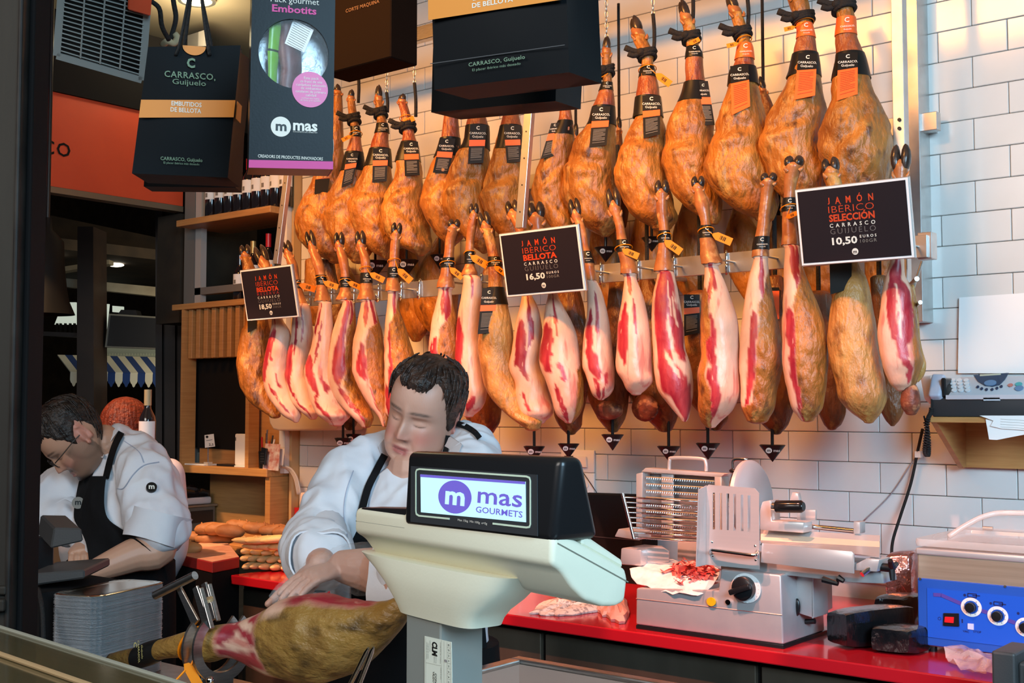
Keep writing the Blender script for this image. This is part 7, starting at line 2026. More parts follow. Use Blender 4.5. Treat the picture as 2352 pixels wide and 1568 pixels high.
# carriage and meat trough
fbox('carriage_front', [(1747, 1291), (1961, 1317), (1961, 1272), (1956, 1266), (1750, 1247)], YG+.004, YG+.010, m_sl2, .001)
def strip(nm, a, b, c_, d, y0, y1, m):
    q = [PY(*a, y0), PY(*b, y0), PY(*c_, y1), PY(*d, y1)]
    return MB().hexa(q+[p-V((0, -.004, .004)) for p in q]).build(nm, m, slx)
strip('trough_floor', (1747, 1246), (2020, 1278), (2020, 1256), (1747, 1240), YG+.03, YG+.12, m_sl2)
strip('trough_floor', (1747, 1240), (2020, 1257), (2020, 1243), (1747, 1225), YG+.12, YG+.17, mat('cream_board', (.80, .62, .45), rough=.4))
strip('trough_back', (1747, 1226), (2021, 1243), (2021, 1229), (1747, 1214), YG+.17, YG+.19, m_sl2)
fbox('carriage_base', [(1655, 1322), (1818, 1322), (1955, 1338), (2030, 1340), (2020, 1300), (1960, 1290), (1747, 1268), (1655, 1280)], YG+.06, YG+.16, m_sl, .003)
fbox('knob_bracket', [(1962, 1310), (2014, 1313), (2020, 1285), (1990, 1282), (1964, 1295)], YG+.02, YG+.10, m_sl2, .003)
MB().tube([PY(1980, 1319, YG), PY(2000, 1303, YG+.03)], .0075, 14).build('locating_pin', m_chrome, slx, smooth=40)
mb = MB(); p = PY(2024, 1302, YG+.05); mb.cyl(p, p+V((.03, 0, 0)), .012)
for a in (0.3, 2.4, 4.5): mb.tube([p+V((.03, 0, 0)), p+V((.034, .026*cos(a), .034*sin(a)))], [.010, .007], 8)
mb.build('wing_knob', m_black, slx, smooth=40)
mb = MB()
for a, b in (((1890, 1330), (1925, 1340)), ((1925, 1326), (1938, 1334))):
    mb.tube([PY(*a, YG+.05), PY(*b, YG+.05)], [.010, .007], 8)
mb.build('wing_knob', m_black, slx, smooth=40)
# meat grip, slide rod
MB().cyl(PY(1846, 1207, YG+.20), PY(1962, 1219, YG+.20), .0075, 16).build('slide_rod', m_chrome, slx, smooth=40)
fbox('rod_end', [(1960, 1225), (1975, 1225), (1975, 1199), (1960, 1197)], YG+.18, YG+.22, m_sl, .002)
fbox('grip_block', [(1745, 1217), (1846, 1224), (1846, 1199), (1800, 1196), (1772, 1196), (1770, 1148), (1750, 1152), (1745, 1170)], YG+.13, YG+.19, m_sl2, .004)
MB().tube([PY(1782, 1163, YG+.08), PY(1784, 1163, YG+.08), PY(1840, 1163, YG+.08), PY(1846, 1163, YG+.08)], [.010, .0185, .0185, .013], 20).build('grip_handle', mat('black_grip', (.010, .009, .009), rough=.12), slx, smooth=50)
MB().cyl(PY(1774, 1162, YG+.08), PY(1783, 1163, YG+.08), .011).build('grip_collar', m_chrome, slx)
fbox('grip_arm', [(1812, 1152), (1836, 1152), (1832, 1132), (1820, 1130)], YG+.17, YG+.19, m_sl2, .002)
fbox('rear_plate', [(1830, 1194), (1873, 1194), (1873, 1171), (1832, 1170)], YG+.22, YG+.23, m_sl2, .001)
# round blade cover behind
pb = PY(1722, 1150, YS+.16)
Rb = abs((PY(1722, 1056, YS+.16)-pb).z)
Mb = frame(pb, (0, 1, .0), (1, 0, .08))
MB().lathe([(.0001, 0), (Rb, 0), (Rb*.995, .012), (Rb*.9, .022), (.0001, .026)], 56, Mb).build('blade_cover', mat('blade_cover_aluminium', (.60, .59, .60), rough=.36, metal=.55), slx, smooth=40)
MB().lathe([(.0001, -.012), (Rb*.93, -.010), (Rb*.96, -.004), (.0001, -.003)], 56, Mb).build('blade', m_chrome, slx, smooth=40)
MB().tube(spline([PY(1684, 1078, YS+.18), PY(1684, 1060, YS+.18), PY(1692, 1054, YS+.18), PY(1716, 1055, YS+.18)], 14), .0055, 10).build('cover_handle', m_chrome, slx, smooth=True)
MB().ball(PY(1687, 1081, YS+.16), (.018, .014, .008), 14, 8).build('cover_knob', m_black, slx, smooth=True)
# stacker frame with toothed rods
YK = YS+.30
fbox('stacker_top', [(1472, 1083), (1655, 1096), (1665, 1088), (1482, 1074)], YK, YK+.05, m_sl2, .002)
fbox('stacker_side', [(1461, 1230), (1474, 1230), (1476, 1084), (1461, 1088)], YK, YK+.06, m_sl2, .002)
fbox('stacker_rib', [(1519, 1236), (1545, 1238), (1545, 1089), (1519, 1087)], YK+.01, YK+.02, m_sl2, .001)
fbox('stacker_side', [(1641, 1240), (1657, 1242), (1657, 1095), (1641, 1094)], YK, YK+.05, m_sl2, .002)
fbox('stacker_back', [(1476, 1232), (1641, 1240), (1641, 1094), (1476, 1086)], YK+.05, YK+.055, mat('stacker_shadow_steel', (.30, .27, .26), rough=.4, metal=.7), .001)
for i in range(10):
    v = 1095+i*15.4
    a, b = PY(1484, v, YK-.004), PY(1640, v+10, YK-.004)
    mb = MB(); mb.tube([a, b], .0022, 6)
    for k in range(30):
        p = a+(b-a)*((k+.5)/30); mb.tube([p, p+V((0, -.003, -.007))], [.0018, .0004], 4)
    mb.build('toothed_rod', m_steel, slx)
MB().tube(spline([PY(1537, 1079, YK+.02), PY(1538, 1058, YK+.02), PY(1546, 1051, YK+.02), PY(1610, 1053, YK+.02), PY(1621, 1062, YK+.02), PY(1622, 1082, YK+.02)], 26), .0062, 10).build('lifting_handle', m_sl2, slx, smooth=True)
# wire rack of the stacker in front
YW_ = YS+.08
MB().tube([PY(1430, 1133, YW_), PY(1456, 1237, YW_)], .0055, 12).build('rack_rod', m_chrome, slx, smooth=40)
for i in range(9):
    v0, v1 = 1141+i*11.6, 1152+i*11.4
    s = i/8
    MB().tube([PY(1434+22*s, v0, YW_), PY(1606, v1, YW_)], .0030, 8).build('rack_wire', m_chrome, slx, smooth=True)
fbox('rack_bracket', [(1411, 1232), (1466, 1240), (1466, 1222), (1420, 1214)], YS+.12, YS+.20, m_sl2, .003)
fbox('deflector_block', [(1424, 1296), (1472, 1300), (1472, 1262), (1426, 1258)], YS+.10, YS+.24, m_sl2, .005)
fbox('deflector_panel', [(1472, 1300), (1536, 1290), (1536, 1266), (1522, 1256), (1505, 1256), (1474, 1262)], YS+.14, YS+.146, m_sl2, .001)
fbox('slice_chute', [(1556, 1285), (1650, 1290), (1650, 1244), (1556, 1244)], YS+.20, YS+.22, m_sl2, .002)
# sheet of paper and the shaved meat on the slicer
m_pp = mat('printed_wrapping_paper', (.80, .74, .70), rough=.8, col2=(.70, .62, .58), scale=40)
def lump_sheet(name, px, y0, y1, m, lab, cat, amp, seed, zoff=0):
    pts = [PY(u, v, y0+(y1-y0)*t) for u, v, t in px]
    c_ = sum(pts, V((0, 0, 0)))/len(pts); mb = MB(); rings = []
    n = 40; ring0 = [p for p in spline(pts+[pts[0]], n+1)][:n]
    top, bot = [], []
    for k in (1, .8, .6, .4, .2, .02):
        top.append([c_+(p-c_)*k+V((0, 0, amp*fbm((c_+(p-c_)*k)*22+V((seed, 0, 0)))+amp*(1-k)*.6)) for p in ring0])
    rings = [[p-V((0, 0, .0015)) for p in r] for r in top[::-1]]+top
    mb.loft(rings)
    o = mb.build(name, m, None, smooth=40, origin=c_); return tag(o, lab, cat)
lump_sheet('wrapping_paper', [(1446, 1305, .5), (1475, 1292, .8), (1505, 1282, 1), (1560, 1286, 1), (1640, 1300, .9), (1650, 1325, .5), (1615, 1358, .05), (1560, 1364, 0), (1500, 1352, .1), (1455, 1330, .3)], YS-.01, YS+.17, m_pp, 'pinkish printed wrapping paper draped over the slicer base', 'paper', .010, 3)
m_shave = mat('shaved_cured_meat', (.52, .035, .035), rough=.35, col2=(.70, .22, .18), scale=40, col3=(.80, .50, .42), scale3=60)
mb = MB(); rr_ = random.Random(5)
for k in range(120):
    u = rr_.gauss(1592, 24); v = rr_.gauss(1318, 12)
    if not (1538 < u < 1648 and 1284 < v < 1342): continue
    p = PY(u, v, YS+.05+.10*(1340-v)/60)
    ax_ = V((rr_.uniform(-1, 1), rr_.uniform(-1, 1), rr_.uniform(-.2, .4))).normalized(); L_ = rr_.uniform(.015, .035)
    s_ = ax_.cross(V((0, 0, 1))).normalized(); w_ = rr_.uniform(.006, .013)
    A_ = []
    for i in range(6):
        t_ = i/5-.5
        q = p+ax_*(L_*2*t_)+V((0, 0, .010*sin(t_*7+k)))+s_*(.006*sin(t_*9+k*2))
        A_.append([q-s_*w_, q+s_*w_+V((0, 0, .006*sin(k))), q+s_*w_+V((0, 0, .006*sin(k)+.0012)), q-s_*w_+V((0, 0, .0012))])
    mb.loft(A_)
o = mb.build('shaved_meat', m_shave, None, smooth=60, origin=PY(1592, 1340, YS+.06)); tag(o, 'heap of thin red meat shavings on the slicer paper', 'meat', kind='stuff')
# ------------------------------------------------------------------ vacuum sealer
YV = 3.44
vs_ = thing('vacuum_sealer', 'steel vacuum sealer with a clear domed lid and blue control panel', 'vacuum sealer', (PY(2240, 1500, YV).x, YV+.2, ZC))
xL = PY(2110, 1480, YV).x; xR = xL+.52
zb = ZC+.018; zp0 = PY(2112, 1478, YV).z; zp1 = PY(2108, 1325, YV).z; zt = PY(2106, 1262, YV).z
MB().box2((xL, YV, zb), (xR, YV+.44, zt), bev=.005, seg=2).build('cabinet', mat('sealer_steel', (.50, .40, .29), rough=.3, metal=.5, col2=(.43, .34, .24), scale=12, stretch=(.3, 1, 10)), vs_)
MB().box2((xL-.004, YV-.004, PY(2106, 1273, YV).z), (xR+.004, YV+.444, zt+.006), bev=.006, seg=3).build('top_rim', m_sl2, vs_, smooth=40)
m_blue = mat('blue_panel', (.015, .085, .42), rough=.4); m_blue2 = mat('deep_blue_panel', (.008, .09, .55), rough=.45)
zpb = PY(2112, 1478, YV).z; zpt = PY(2109, 1326, YV).z
MB().box2((xL+.002, YV-.006, zpb), (xR-.002, YV+.002, zpt), bev=.002).build('panel_frame', m_blue, vs_)
PV = PL((xL, YV-.008, zpb), (0, -1, 0), (1, 0, 0))
mb = MB(); mb.box2((xL+.030, YV-.0085, zpb+.024), (xR-.03, YV-.006, zpt-.026)); mb.build('panel', m_blue2, vs_)
PV = PL((xL, YV-.0088, zpb), (0, -1, 0), (1, 0, 0))
for (u, v) in ((2231, 1394), (2292, 1414), (2356, 1440)):
    mb = MB(); PV.disc(mb, u, v, 24, .001, 0, 36, rv=22); d_ = mb.build('dial_ring', m_white, vs_)
    mb = MB(); PV.disc(mb, u, v, 16, .0012, .0004, 30, rv=15); mb.build('dial_disc', m_blue, d_)
    c = PV.loc(u, v); MB().lathe([(.0001, 0), (.0145, 0), (.013, .014), (.0001, .015)], 24, PV.M @ Matrix.Translation((c.x, c.y, .001))).build('dial_knob', m_black, d_, smooth=40)
    mb = MB()
    for k in range(9):
        a = -2.2+k*.62+pi/2; mb.text(str((k+1) % 10), PV.M @ Matrix.Translation((c.x-.0205*sin(a+1.2), c.y+.0205*cos(a+1.2)-.002, .0014)), .006)
    mb.build('dial_numerals', m_lab, d_)
mb = MB(); PV.poly(mb, [(2167, 1436), (2204, 1438), (2203, 1408), (2168, 1407)], .005, 0, .001); sw = mb.build('switch_housing', m_black, vs_)
mb = MB(); PV.poly(mb, [(2171, 1428), (2192, 1430), (2193, 1416), (2172, 1415)], .003, .005, .001); mb.build('switch_rocker', mat('red_rocker', (.65, .01, .015), rough=.3, emit=(.8, .02, .02, .25)), sw)
mb = MB(); PV.text(mb, 'O', 2154, 2162, 1424, 8, e=.0006); PV.text(mb, 'I', 2209, 2212, 1430, 9, .01, e=.0006); PV.text(mb, 'VAC', 2212, 2226, 1452, 5, .01, e=.0006); PV.text(mb, 'STOP', 2236, 2254, 1453, 5, .01, e=.0006)
mb.build('panel_lettering', mat('navy_print', (.006, .012, .10), rough=.6), vs_)
mb = MB(); PV.poly(mb, [(2223, 1444), (2237, 1446), (2237, 1432), (2223, 1431)], .002, 0); mb.build('stop_key', mat('pale_key', (.55, .58, .80), rough=.5), vs_)
mb = MB()
def pln(a, b, w=2):
    p, q_ = PV.loc(*a), PV.loc(*b); d = (q_-p).normalized(); nn = V((-d.y, d.x, 0))*(w*3.5/F/2)
    mb.prism([(p+nn).xy, (p-nn).xy, (q_-nn).xy, (q_+nn).xy], .0006, PV.M @ Matrix.Translation((0, 0, .0004)))
for (a, b) in (((2223, 1362), (2243, 1364)), ((2223, 1370), (2243, 1372)), ((2223, 1362), (2223, 1370)), ((2243, 1364), (2243, 1372)), ((2234, 1367), (2251, 1368)), ((2283, 1381), (2303, 1383)), ((2283, 1389), (2303, 1391)), ((2283, 1381), (2283, 1389)), ((2303, 1383), (2303, 1391)), ((2294, 1386), (2311, 1388))): pln(a, b)
PV.disc(mb, 2216, 1366, 3, .0006, .0004, 12); PV.disc(mb, 2276, 1385, 3, .0006, .0004, 12); PV.disc(mb, 2339, 1408, 3, .0006, .0004, 12)
mb.build('panel_symbols', MATS['navy_print'], vs_)
mb = MB(); pln((2144, 1365), (2162, 1366), 8); pln((2162, 1366), (2208, 1386), 8); pln((2255, 1402), (2268, 1406), 8); pln((2316, 1424), (2332, 1430), 8); mb.build('panel_stripe', mat('purple_stripe', (.08, .05, .32), rough=.5), vs_)
for u, v in ((2114, 1329), (2309, 1346), (2316, 1486), (2119, 1461)):
    mb = MB(); PL((xL, YV-.007, zpb), (0, -1, 0), (1, 0, 0)).disc(mb, u, v, 3, .002, 0, 12); mb.build('screw', m_steel, vs_)
m_lid = mat('clear_acrylic_lid', (.93, .90, .88), rough=.05, alpha=.12, coat=.8)
m_lide = mat('frosted_lid_edge', (.85, .74, .66), rough=.2, alpha=.42, coat=.6)
def rrect(x0, y0, x1, y1, r, z, n=6):
    out = []
    for cx_, cy_, a0 in ((x1-r, y1-r, 0), (x0+r, y1-r, pi/2), (x0+r, y0+r, pi), (x1-r, y0+r, 1.5*pi)):
        for k in range(n+1): out.append(V((cx_+r*cos(a0+pi/2*k/n), cy_+r*sin(a0+pi/2*k/n), z)))
    return out
z1 = zt+.012
MB().loft([rrect(xL-.006, YV-.004, xR+.006, YV+.44, .02, z1), rrect(xL-.008, YV-.006, xR+.008, YV+.445, .02, z1+.010), rrect(xL-.006, YV-.004, xR+.006, YV+.44, .02, z1+.020)]).build('lid_plate', m_lide, vs_, smooth=40)
MB().loft([rrect(xL+.05, YV+.03, xR-.05, YV+.38, .05, z1+.020, 8), rrect(xL+.075, YV+.05, xR-.07, YV+.36, .06, z1+.045, 8), rrect(xL+.12, YV+.08, xR-.10, YV+.33, .07, z1+.075, 8), rrect(xL+.17, YV+.12, xR-.14, YV+.29, .06, z1+.088, 8)]).build('lid_dome', m_lid, vs_, smooth=50)
dm = [V((xL+.07+.0*k, YV+.06+.003*k, z1+.03)) for k in range(1)]
MB().tube(spline([V((xL+.06, YV+.09, z1+.022)), V((xL+.10, YV+.12, z1+.055)), V((xL+.15, YV+.15, z1+.084)), V((xL+.21, YV+.17, z1+.094)), V((xL+.40, YV+.18, z1+.096))], 26), .008, 10).build('lid_rib', m_lide, vs_, smooth=True)
MB().cyl((xL+.05, YV+.43, z1+.02), (xL+.08, YV+.43, z1+.02), .006).build('hinge', m_steel, vs_)
for x in (xL+.03, xR-.03):
    for y in (YV+.03, YV+.40): MB().cyl((x, y, ZC), (x, y, zb+.002), .012).build('foot', m_black, vs_)
# ------------------------------------------------------------------ vacuum-packed parcels, foil bag
m_pack = mat('black_shrink_film', (.007, .007, .008), rough=.12, coat=.6, bump=1.0, bscale=20, stretch=(1, 1, .5))
def pack(lab, f, d, m=m_pack, name='wrapped_parcel', cat='parcel'):
    """f: bl, br, tr, tl px at height/plane; bottom corners on the counter"""
    bl, br = PZ(*f[0], ZC+.003), PZ(*f[1], ZC+.003)
    def up(px, b):                        # same plan position as b, height from the pixel row
        dep = (b-CAM).dot(FWD); return V((b.x, b.y, 1.6-(px[1]-935)*dep/F))
    tr, tl = up(f[2], br), up(f[3], bl)
    q = [bl, br, tr, tl]; dd = V(d)
    mb = MB(); N = 9
    rings = []
    for k in range(N+1):
        s = k/N
        rg = []
        c_ = sum(q, V((0, 0, 0)))/4+dd*s
        sc_ = 1-.16*(abs(s-.5)*2)**4
        for i in range(24):
            t_ = i/24*4; e_ = int(t_) % 4; w_ = t_-int(t_)
            p = (q[e_]*(1-w_)+q[(e_+1) % 4]*w_)+dd*s
            r_ = p-c_
            k2 = sc_*(1-.07*(1-abs(w_-.5)*2 if False else (abs(w_-.5)*2)**6))
            k2 *= 1+.035*noise.noise(p*40)
            pp = c_+r_*k2; pp.z = max(pp.z, ZC+.0015)
            rg.append(pp)
        rings.append(rg)
    mb.loft(rings)
    o = mb.build(name, m, None, smooth=50, origin=V((bl.x, bl.y, ZC))); return tag(o, lab, cat)
pack('tall black shrink-wrapped parcel standing nearest the slicer', [(1896, 1476), (1950, 1494), (1956, 1400), (1902, 1392)], (.10, .26, 0))['group'] = 'black wrapped parcels on the counter'
pack('black shrink-wrapped parcel lying in front, beside the vacuum sealer', [(1994, 1496), (2096, 1506), (2098, 1440), (1998, 1430)], (.02, .13, 0))['group'] = 'black wrapped parcels on the counter'
pack('black shrink-wrapped parcel lying behind, under the silvery bag', [(2002, 1448), (2090, 1452), (2092, 1366), (2006, 1362)], (.03, .16, 0))['group'] = 'black wrapped parcels on the counter'
o = pack('crumpled silvery pink foil bag leaning behind the parcels', [(2030, 1420), (2100, 1424), (2104, 1262), (2040, 1268)], (.0, .10, 0), mat('crumpled_foil', (.60, .36, .36), rough=.16, metal=.9, bump=1.0, bscale=16), 'foil_bag', 'bag')
o = MB().ball((0, 0, 0), (.020, .016, .020), 12, 8).build('yellow_cap', mat('yellow_plastic', (.70, .50, .02), rough=.4), local=True, smooth=True); o.location = PZ(1976, 1450, ZC+.018); tag(o, 'small yellow cap between the wrapped parcels', 'cap')
# clear bag and dark machine at the right corner
m_cl = mat('clear_bag_film', (.80, .62, .62), rough=.08, alpha=.38, coat=1.0, bump=1.0, bscale=28)
o = lump_sheet('clear_plastic_bag', [(2168, 1492, .6), (2200, 1488, .9), (2280, 1494, 1), (2352, 1504, 1), (2380, 1530, .3), (2330, 1540, 0), (2270, 1545, 0), (2215, 1530, .1), (2180, 1512, .4)], 3.19, 3.42, m_cl, 'crumpled clear plastic bag under the front of the vacuum sealer', 'bag', .022, 9)
o.location.z = max(o.location.z, ZC+.012)
dk = thing('dark_appliance', 'dark ribbed appliance at the bottom right corner in front of the clear bag', 'appliance', (PY(2340, 1568, 3.0).x, 2.98, 0))
x0 = PY(2277, 1530, 2.95).x
MB().box2((x0, 2.95, 0), (x0+.055, 3.10, PY(2300, 1497, 2.95).z), bev=.006, seg=2).build('front_post', m_dg, dk)
MB().box2((x0+.055, 2.97, 0), (x0+.5, 3.12, PY(2330, 1520, 2.97).z), bev=.006, seg=2).build('body', m_dg, dk)
for i in range(8): MB().box2((x0+.075+i*.022, 2.962, .3), (x0+.085+i*.022, 2.972, PY(2330, 1528, 2.97).z)).build('rib', m_black, dk)
# ------------------------------------------------------------------ crumpled papers on the counter
m_news = mat('crumpled_print_paper', (.62, .55, .48), rough=.85, col2=(.30, .26, .24), scale=60, lo=.5, hi=.6, bump=.6, bscale=40)
def crumple(px, z, m, lab, h, seed, name='crumpled_paper'):
    pts = [PZ(u, v, z) for u, v in px]; c_ = sum(pts, V((0, 0, 0)))/len(pts)
    ring0 = spline(pts+[pts[0]], 29)[:28]; rings = []
    for k, zz in ((1, 0), (1.03, .25), (.9, .55), (.7, .8), (.4, 1.0), (.03, .95)):
        rings.append([V((*(c_+(p-c_)*k*(1+.22*noise.noise(p*60+V((seed, k*3, 0))))).xy, z+h*zz*(1+.7*noise.noise(p*45+V((seed, k*5, 0)))))) for p in ring0])
    o = MB().loft(rings).build(name, m, None, smooth=20, origin=c_); return tag(o, lab, 'paper', 'crumpled papers on the red counter')
crumple([(1226, 1410), (1250, 1385), (1330, 1383), (1385, 1390), (1392, 1400), (1330, 1412), (1270, 1414)], ZC+.001, m_news, 'flat wad of printed paper on the counter right of the scale column', .022, 1)
crumple([(1376, 1405), (1392, 1378), (1430, 1376), (1445, 1410), (1430, 1432), (1395, 1420)], ZC+.001, mat('greasy_pink_paper', (.62, .34, .28), rough=.7, bump=.6, bscale=30), 'crumpled pinkish paper at the left foot of the slicer', .035, 2)
# ------------------------------------------------------------------ black panel behind, sockets, cables
YT = 4.02
tvb = thing('black_case', 'flat black case standing behind the slicer stacker', 'case', (PY(1390, 1300, YT).x, YT, ZC))
P_ = [(1290, 1330), (1470, 1330), (1470, 1142), (1440, 1137), (1320, 1134), (1300, 1140)]
fbox('shell', [(u, v) for u, v in P_][0:0] or [(1270, 1338), (1475, 1345), (1475, 1143), (1440, 1138), (1318, 1134), (1285, 1142)], YT, YT+.12, m_matblk, .008, tvb)
z_ = PY(1390, 1235, YT).z
MB().box2((PY(1285, 1235, YT).x, YT-.003, z_), (PY(1470, 1235, YT).x, YT+.001, z_+.004)).build('rim_line', m_dg, tvb)
sk = thing('wall_sockets', 'white two-gang wall sockets with black plugs left of the slicer', 'socket', PY(1333, 1088, YW))
PW = PL(PY(1333, 1088, YW-.001), (0, -1, 0), (1, 0, 0))
for q in ([(1292, 1083), (1368, 1085), (1368, 1034), (1292, 1031)], [(1292, 1138), (1368, 1140), (1368, 1086), (1292, 1084)]):
    mb = MB(); PW.poly(mb, q, .012, 0, .003, 2); mb.build('plate', m_white, sk, smooth=35)
for q in ([(1300, 1070), (1320, 1071), (1321, 1046), (1302, 1046)], [(1326, 1072), (1354, 1073), (1352, 1048), (1328, 1047)]):
    mb = MB(); PW.poly(mb, q, .010, .012, .002); mb.build('data_jack', m_white if q[0][0] > 1310 else m_black, sk)
for u, v in ((1309, 1109), (1345, 1112)):
    mb = MB(); PW.disc(mb, u, v, 11, .004, .012, 24); mb.build('outlet', m_white, sk)
for u, v in ((1307, 1108), (1335, 1116)):
    mb = MB(); PW.disc(mb, u, v, 9, .028, .014, 20); mb.build('plug', m_black, sk)
mb = MB(); mb.tube(spline([PW.pt(1335, 1117, .04), PW.pt(1322, 1124, .05), PW.pt(1308, 1138, .04)], 10), .004, 8); mb.tube(spline([PW.pt(1332, 1070, .02), PW.pt(1340, 1090, .03), PW.pt(1340, 1120, .03), PW.pt(1336, 1140, .03)], 12), .003, 8); mb.tube([PW.pt(1336, 1070, .02), PW.pt(1382, 1138, .02)], .0016, 6)
mb.build('leads', m_rope, sk, smooth=True)
# ------------------------------------------------------------------ fax on its oak bracket, papers
YX = 3.93
bk = thing('wall_shelf', 'oak wall bracket shelf under the fax machine', 'shelf', (PY(2260, 960, 4.1).x, 4.2, PY(2200, 965, YX).z))
xl_ = PY(2136, 960, YX).x
zt_ = PY(2136, 957, YX).z; zt2 = PY(2136, 970, YX).z
MB().box2((xl_, YX, zt2), (xl_+.62, YW-.001, zt_), bev=.002).build('top_board', m_woodh, bk)
zl = PY(2168, 1072, YW-.05).z
xs_ = xl_
q = [V((xs_, YX+.01, zt2)), V((xs_, YW-.002, zt2)), V((xs_, YW-.002, zl)), V((xs_, YW-.06, zl))]
MB().hexa(q+[p+V((.018, 0, 0)) for p in q]).build('side_board', m_wood, bk)
MB().box2((xs_+.018, YW-.03, zl), (xs_+.62, YW-.004, zt2)).build('back_board', m_woodh, bk)
fx = thing('fax_machine', 'grey fax machine with handset and keypad on the oak wall shelf', 'fax machine', (PY(2260, 950, 4.05).x, 4.05, zt_))
m_fax = mat('silver_grey_plastic', (.50, .52, .56), rough=.45); m_faxd = mat('dark_fax_plastic', (.035, .034, .036), rough=.5)
xf0 = PY(2140, 940, YX+.02).x
MB().box2((xf0, YX+.02, zt_), (xf0+.62, YX+.26, PY(2170, 914, YX+.02).z), bev=.006, seg=2).build('body', m_faxd, fx, smooth=40)
# sloping control panel
p_bl, p_br = PY(2173, 914, YX+.015), PY(2173, 914, YX+.015)+V((.60, 0, 0))
tl_ = PY(2187, 865, YX+.10); hgt_ = tl_.z-p_bl.z
q = [p_bl, p_br, V((p_br.x, YX+.10, p_bl.z+hgt_)), V((p_bl.x+.02, YX+.10, p_bl.z+hgt_))]
MB().hexa(q+[V((p.x, p.y+.03, p.z-.03)) for p in q], bev=.003, seg=2).build('control_panel', m_fax, fx, smooth=40)
MB().box2((p_bl.x, YX+.012, p_bl.z-.004), (p_br.x, YX+.02, p_bl.z+.010)).build('panel_lip', mat('pinkish_lip', (.55, .50, .52), rough=.5), fx)
nf = (q[1]-q[0]).cross(q[3]-q[0]).normalized()
if nf.y > 0: nf = -nf
PX_ = PL(q[0]+nf*.0015, nf, (1, 0, 0))
for r in range(4):
    for c_ in range(3):
        u = 2192+c_*15.5+r*-1.2; v = 897-r*7.6*1.0
        mb = MB(); PX_.disc(mb, u, v, 6, .004, 0, 18, rv=3.6); mb.build('key', mat('pale_key_grey', (.62, .64, .66), rough=.4), fx, smooth=40)
mb = MB()
pts = [(2236, 862), (2317, 857), (2308, 872), (2296, 884), (2280, 888), (2262, 886), (2246, 876)]
PX_.poly(mb, pts, .002, 0); scn = mb.build('display_fan', mat('slate_blue_fan', (.035, .055, .10), rough=.35), fx)
mb = MB(); PX_.poly(mb, [(2251, 865), (2299, 862), (2299, 859), (2251, 861)], .001, .002); mb.build('display', mat('lcd_grey', (.42, .46, .36), rough=.4), scn)
mb = MB(); PX_.disc(mb, 2275, 881, 14, .003, .002, 24, rv=6); mb.build('jog_pad', mat('steel_blue_key', (.13, .22, .36), rough=.35), scn)
for i, (u, v) in enumerate(((2246, 889), (2255, 893), (2266, 895), (2279, 895), (2290, 892), (2300, 888))):
    mb = MB(); PX_.disc(mb, u, v, 3.2, .003, 0, 12, rv=2.6); mb.build('function_key', mat('navy_key', (.02, .03, .07), rough=.4), fx)
for u, v, m, r in ((2321, 885, mat('red_key', (.55, .18, .14), rough=.4), 6), (2340, 883, mat('teal_key', (.08, .36, .36), rough=.4), 8), (2341, 892, MATS['steel_blue_key'], 10)):
    mb = MB(); PX_.disc(mb, u, v, r, .003, 0, 18, rv=r*.55); mb.build('function_key', m, fx)
mb = MB(); mb.box2((PY(2258, 917, YX+.01).x, YX+.012, PY(2258, 920, YX+.01).z), (PY(2296, 917, YX+.01).x, YX+.018, PY(2258, 913, YX+.01).z)); mb.build('paper_tab', m_fax, fx)
# handset
q = [PY(2130, 908, YX+.0), PY(2159, 908, YX+.0), PY(2171, 857, YX+.07), PY(2139, 856, YX+.07)]
MB().hexa(q+[p+V((0, .05, -.035)) for p in q], bev=.010, seg=4).build('handset', mat('blue_grey_plastic', (.42, .46, .56), rough=.4), fx, smooth=45)
q = [PY(2122, 918, YX+.10), PY(2135, 914, YX+.05), PY(2142, 858, YX+.12), PY(2112, 862, YX+.16)]
MB().hexa(q+[p+V((0, .06, -.02)) for p in q], bev=.012, seg=4).build('paper_roll_cover', m_white, fx, smooth=45)
MB().box2((PY(2161, 905, YX+.02).x, YX+.02, PY(2165, 912, YX).z), (PY(2172, 905, YX+.02).x, YX+.12, PY(2165, 868, YX+.05).z), bev=.004).build('cradle', m_black, fx)
# coiled cord
mb = MB(); pts = []
for k in range(240):
    t_ = k/239
    c0 = spline([PY(2137, 945, YX+.02), PY(2130, 985, YX+.01), PY(2127, 1020, YX+.01), PY(2128, 1045, YX+.01)], 240)[k] if k == -1 else None
path = spline([PY(2140, 916, YX+.02), PY(2139, 945, YX+.01), PY(2132, 962, YX), PY(2127, 1000, YX), PY(2124, 1035, YX), PY(2130, 1047, YX), PY(2133, 1030, YX), PY(2131, 990, YX+.01), PY(2122, 955, YX+.02)], 260)
for k, p in enumerate(path):
    a = k*1.25; pts.append(p+V((.0062*cos(a), .0062*sin(a), .0)) if 22 < k < 245 else p)
mb.tube(pts, .0030, 5); mb.build('coiled_cord', m_rope, fx, smooth=True)
cd_ = thing('power_cord', 'black cord running down the tiles from the fax to the counter', 'cable', PY(2062, 1310, 4.0))
MB().tube(spline([PY(2119, 985, 4.2), PY(2108, 1035, 4.22), PY(2092, 1110, 4.22), PY(2068, 1185, 4.2), PY(2050, 1245, 4.15), PY(2050, 1290, 4.1), PY(2064, 1330, 4.05), PY(2078, 1365, 4.0)], 40), .0055, 8).build('flex', m_rope, cd_, smooth=True)
MB().tube(spline([PY(2112, 1035, 4.23), PY(2050, 1130, 4.24), PY(1985, 1195, 4.24)], 20), .0022, 6).build('thin_wire', mat('grey_wire', (.30, .28, .30), rough=.6), cd_, smooth=True)
MB().box2(PY(2106, 1050, 4.235), PY(2114, 1036, 4.215)).build('adapter', m_white, cd_)
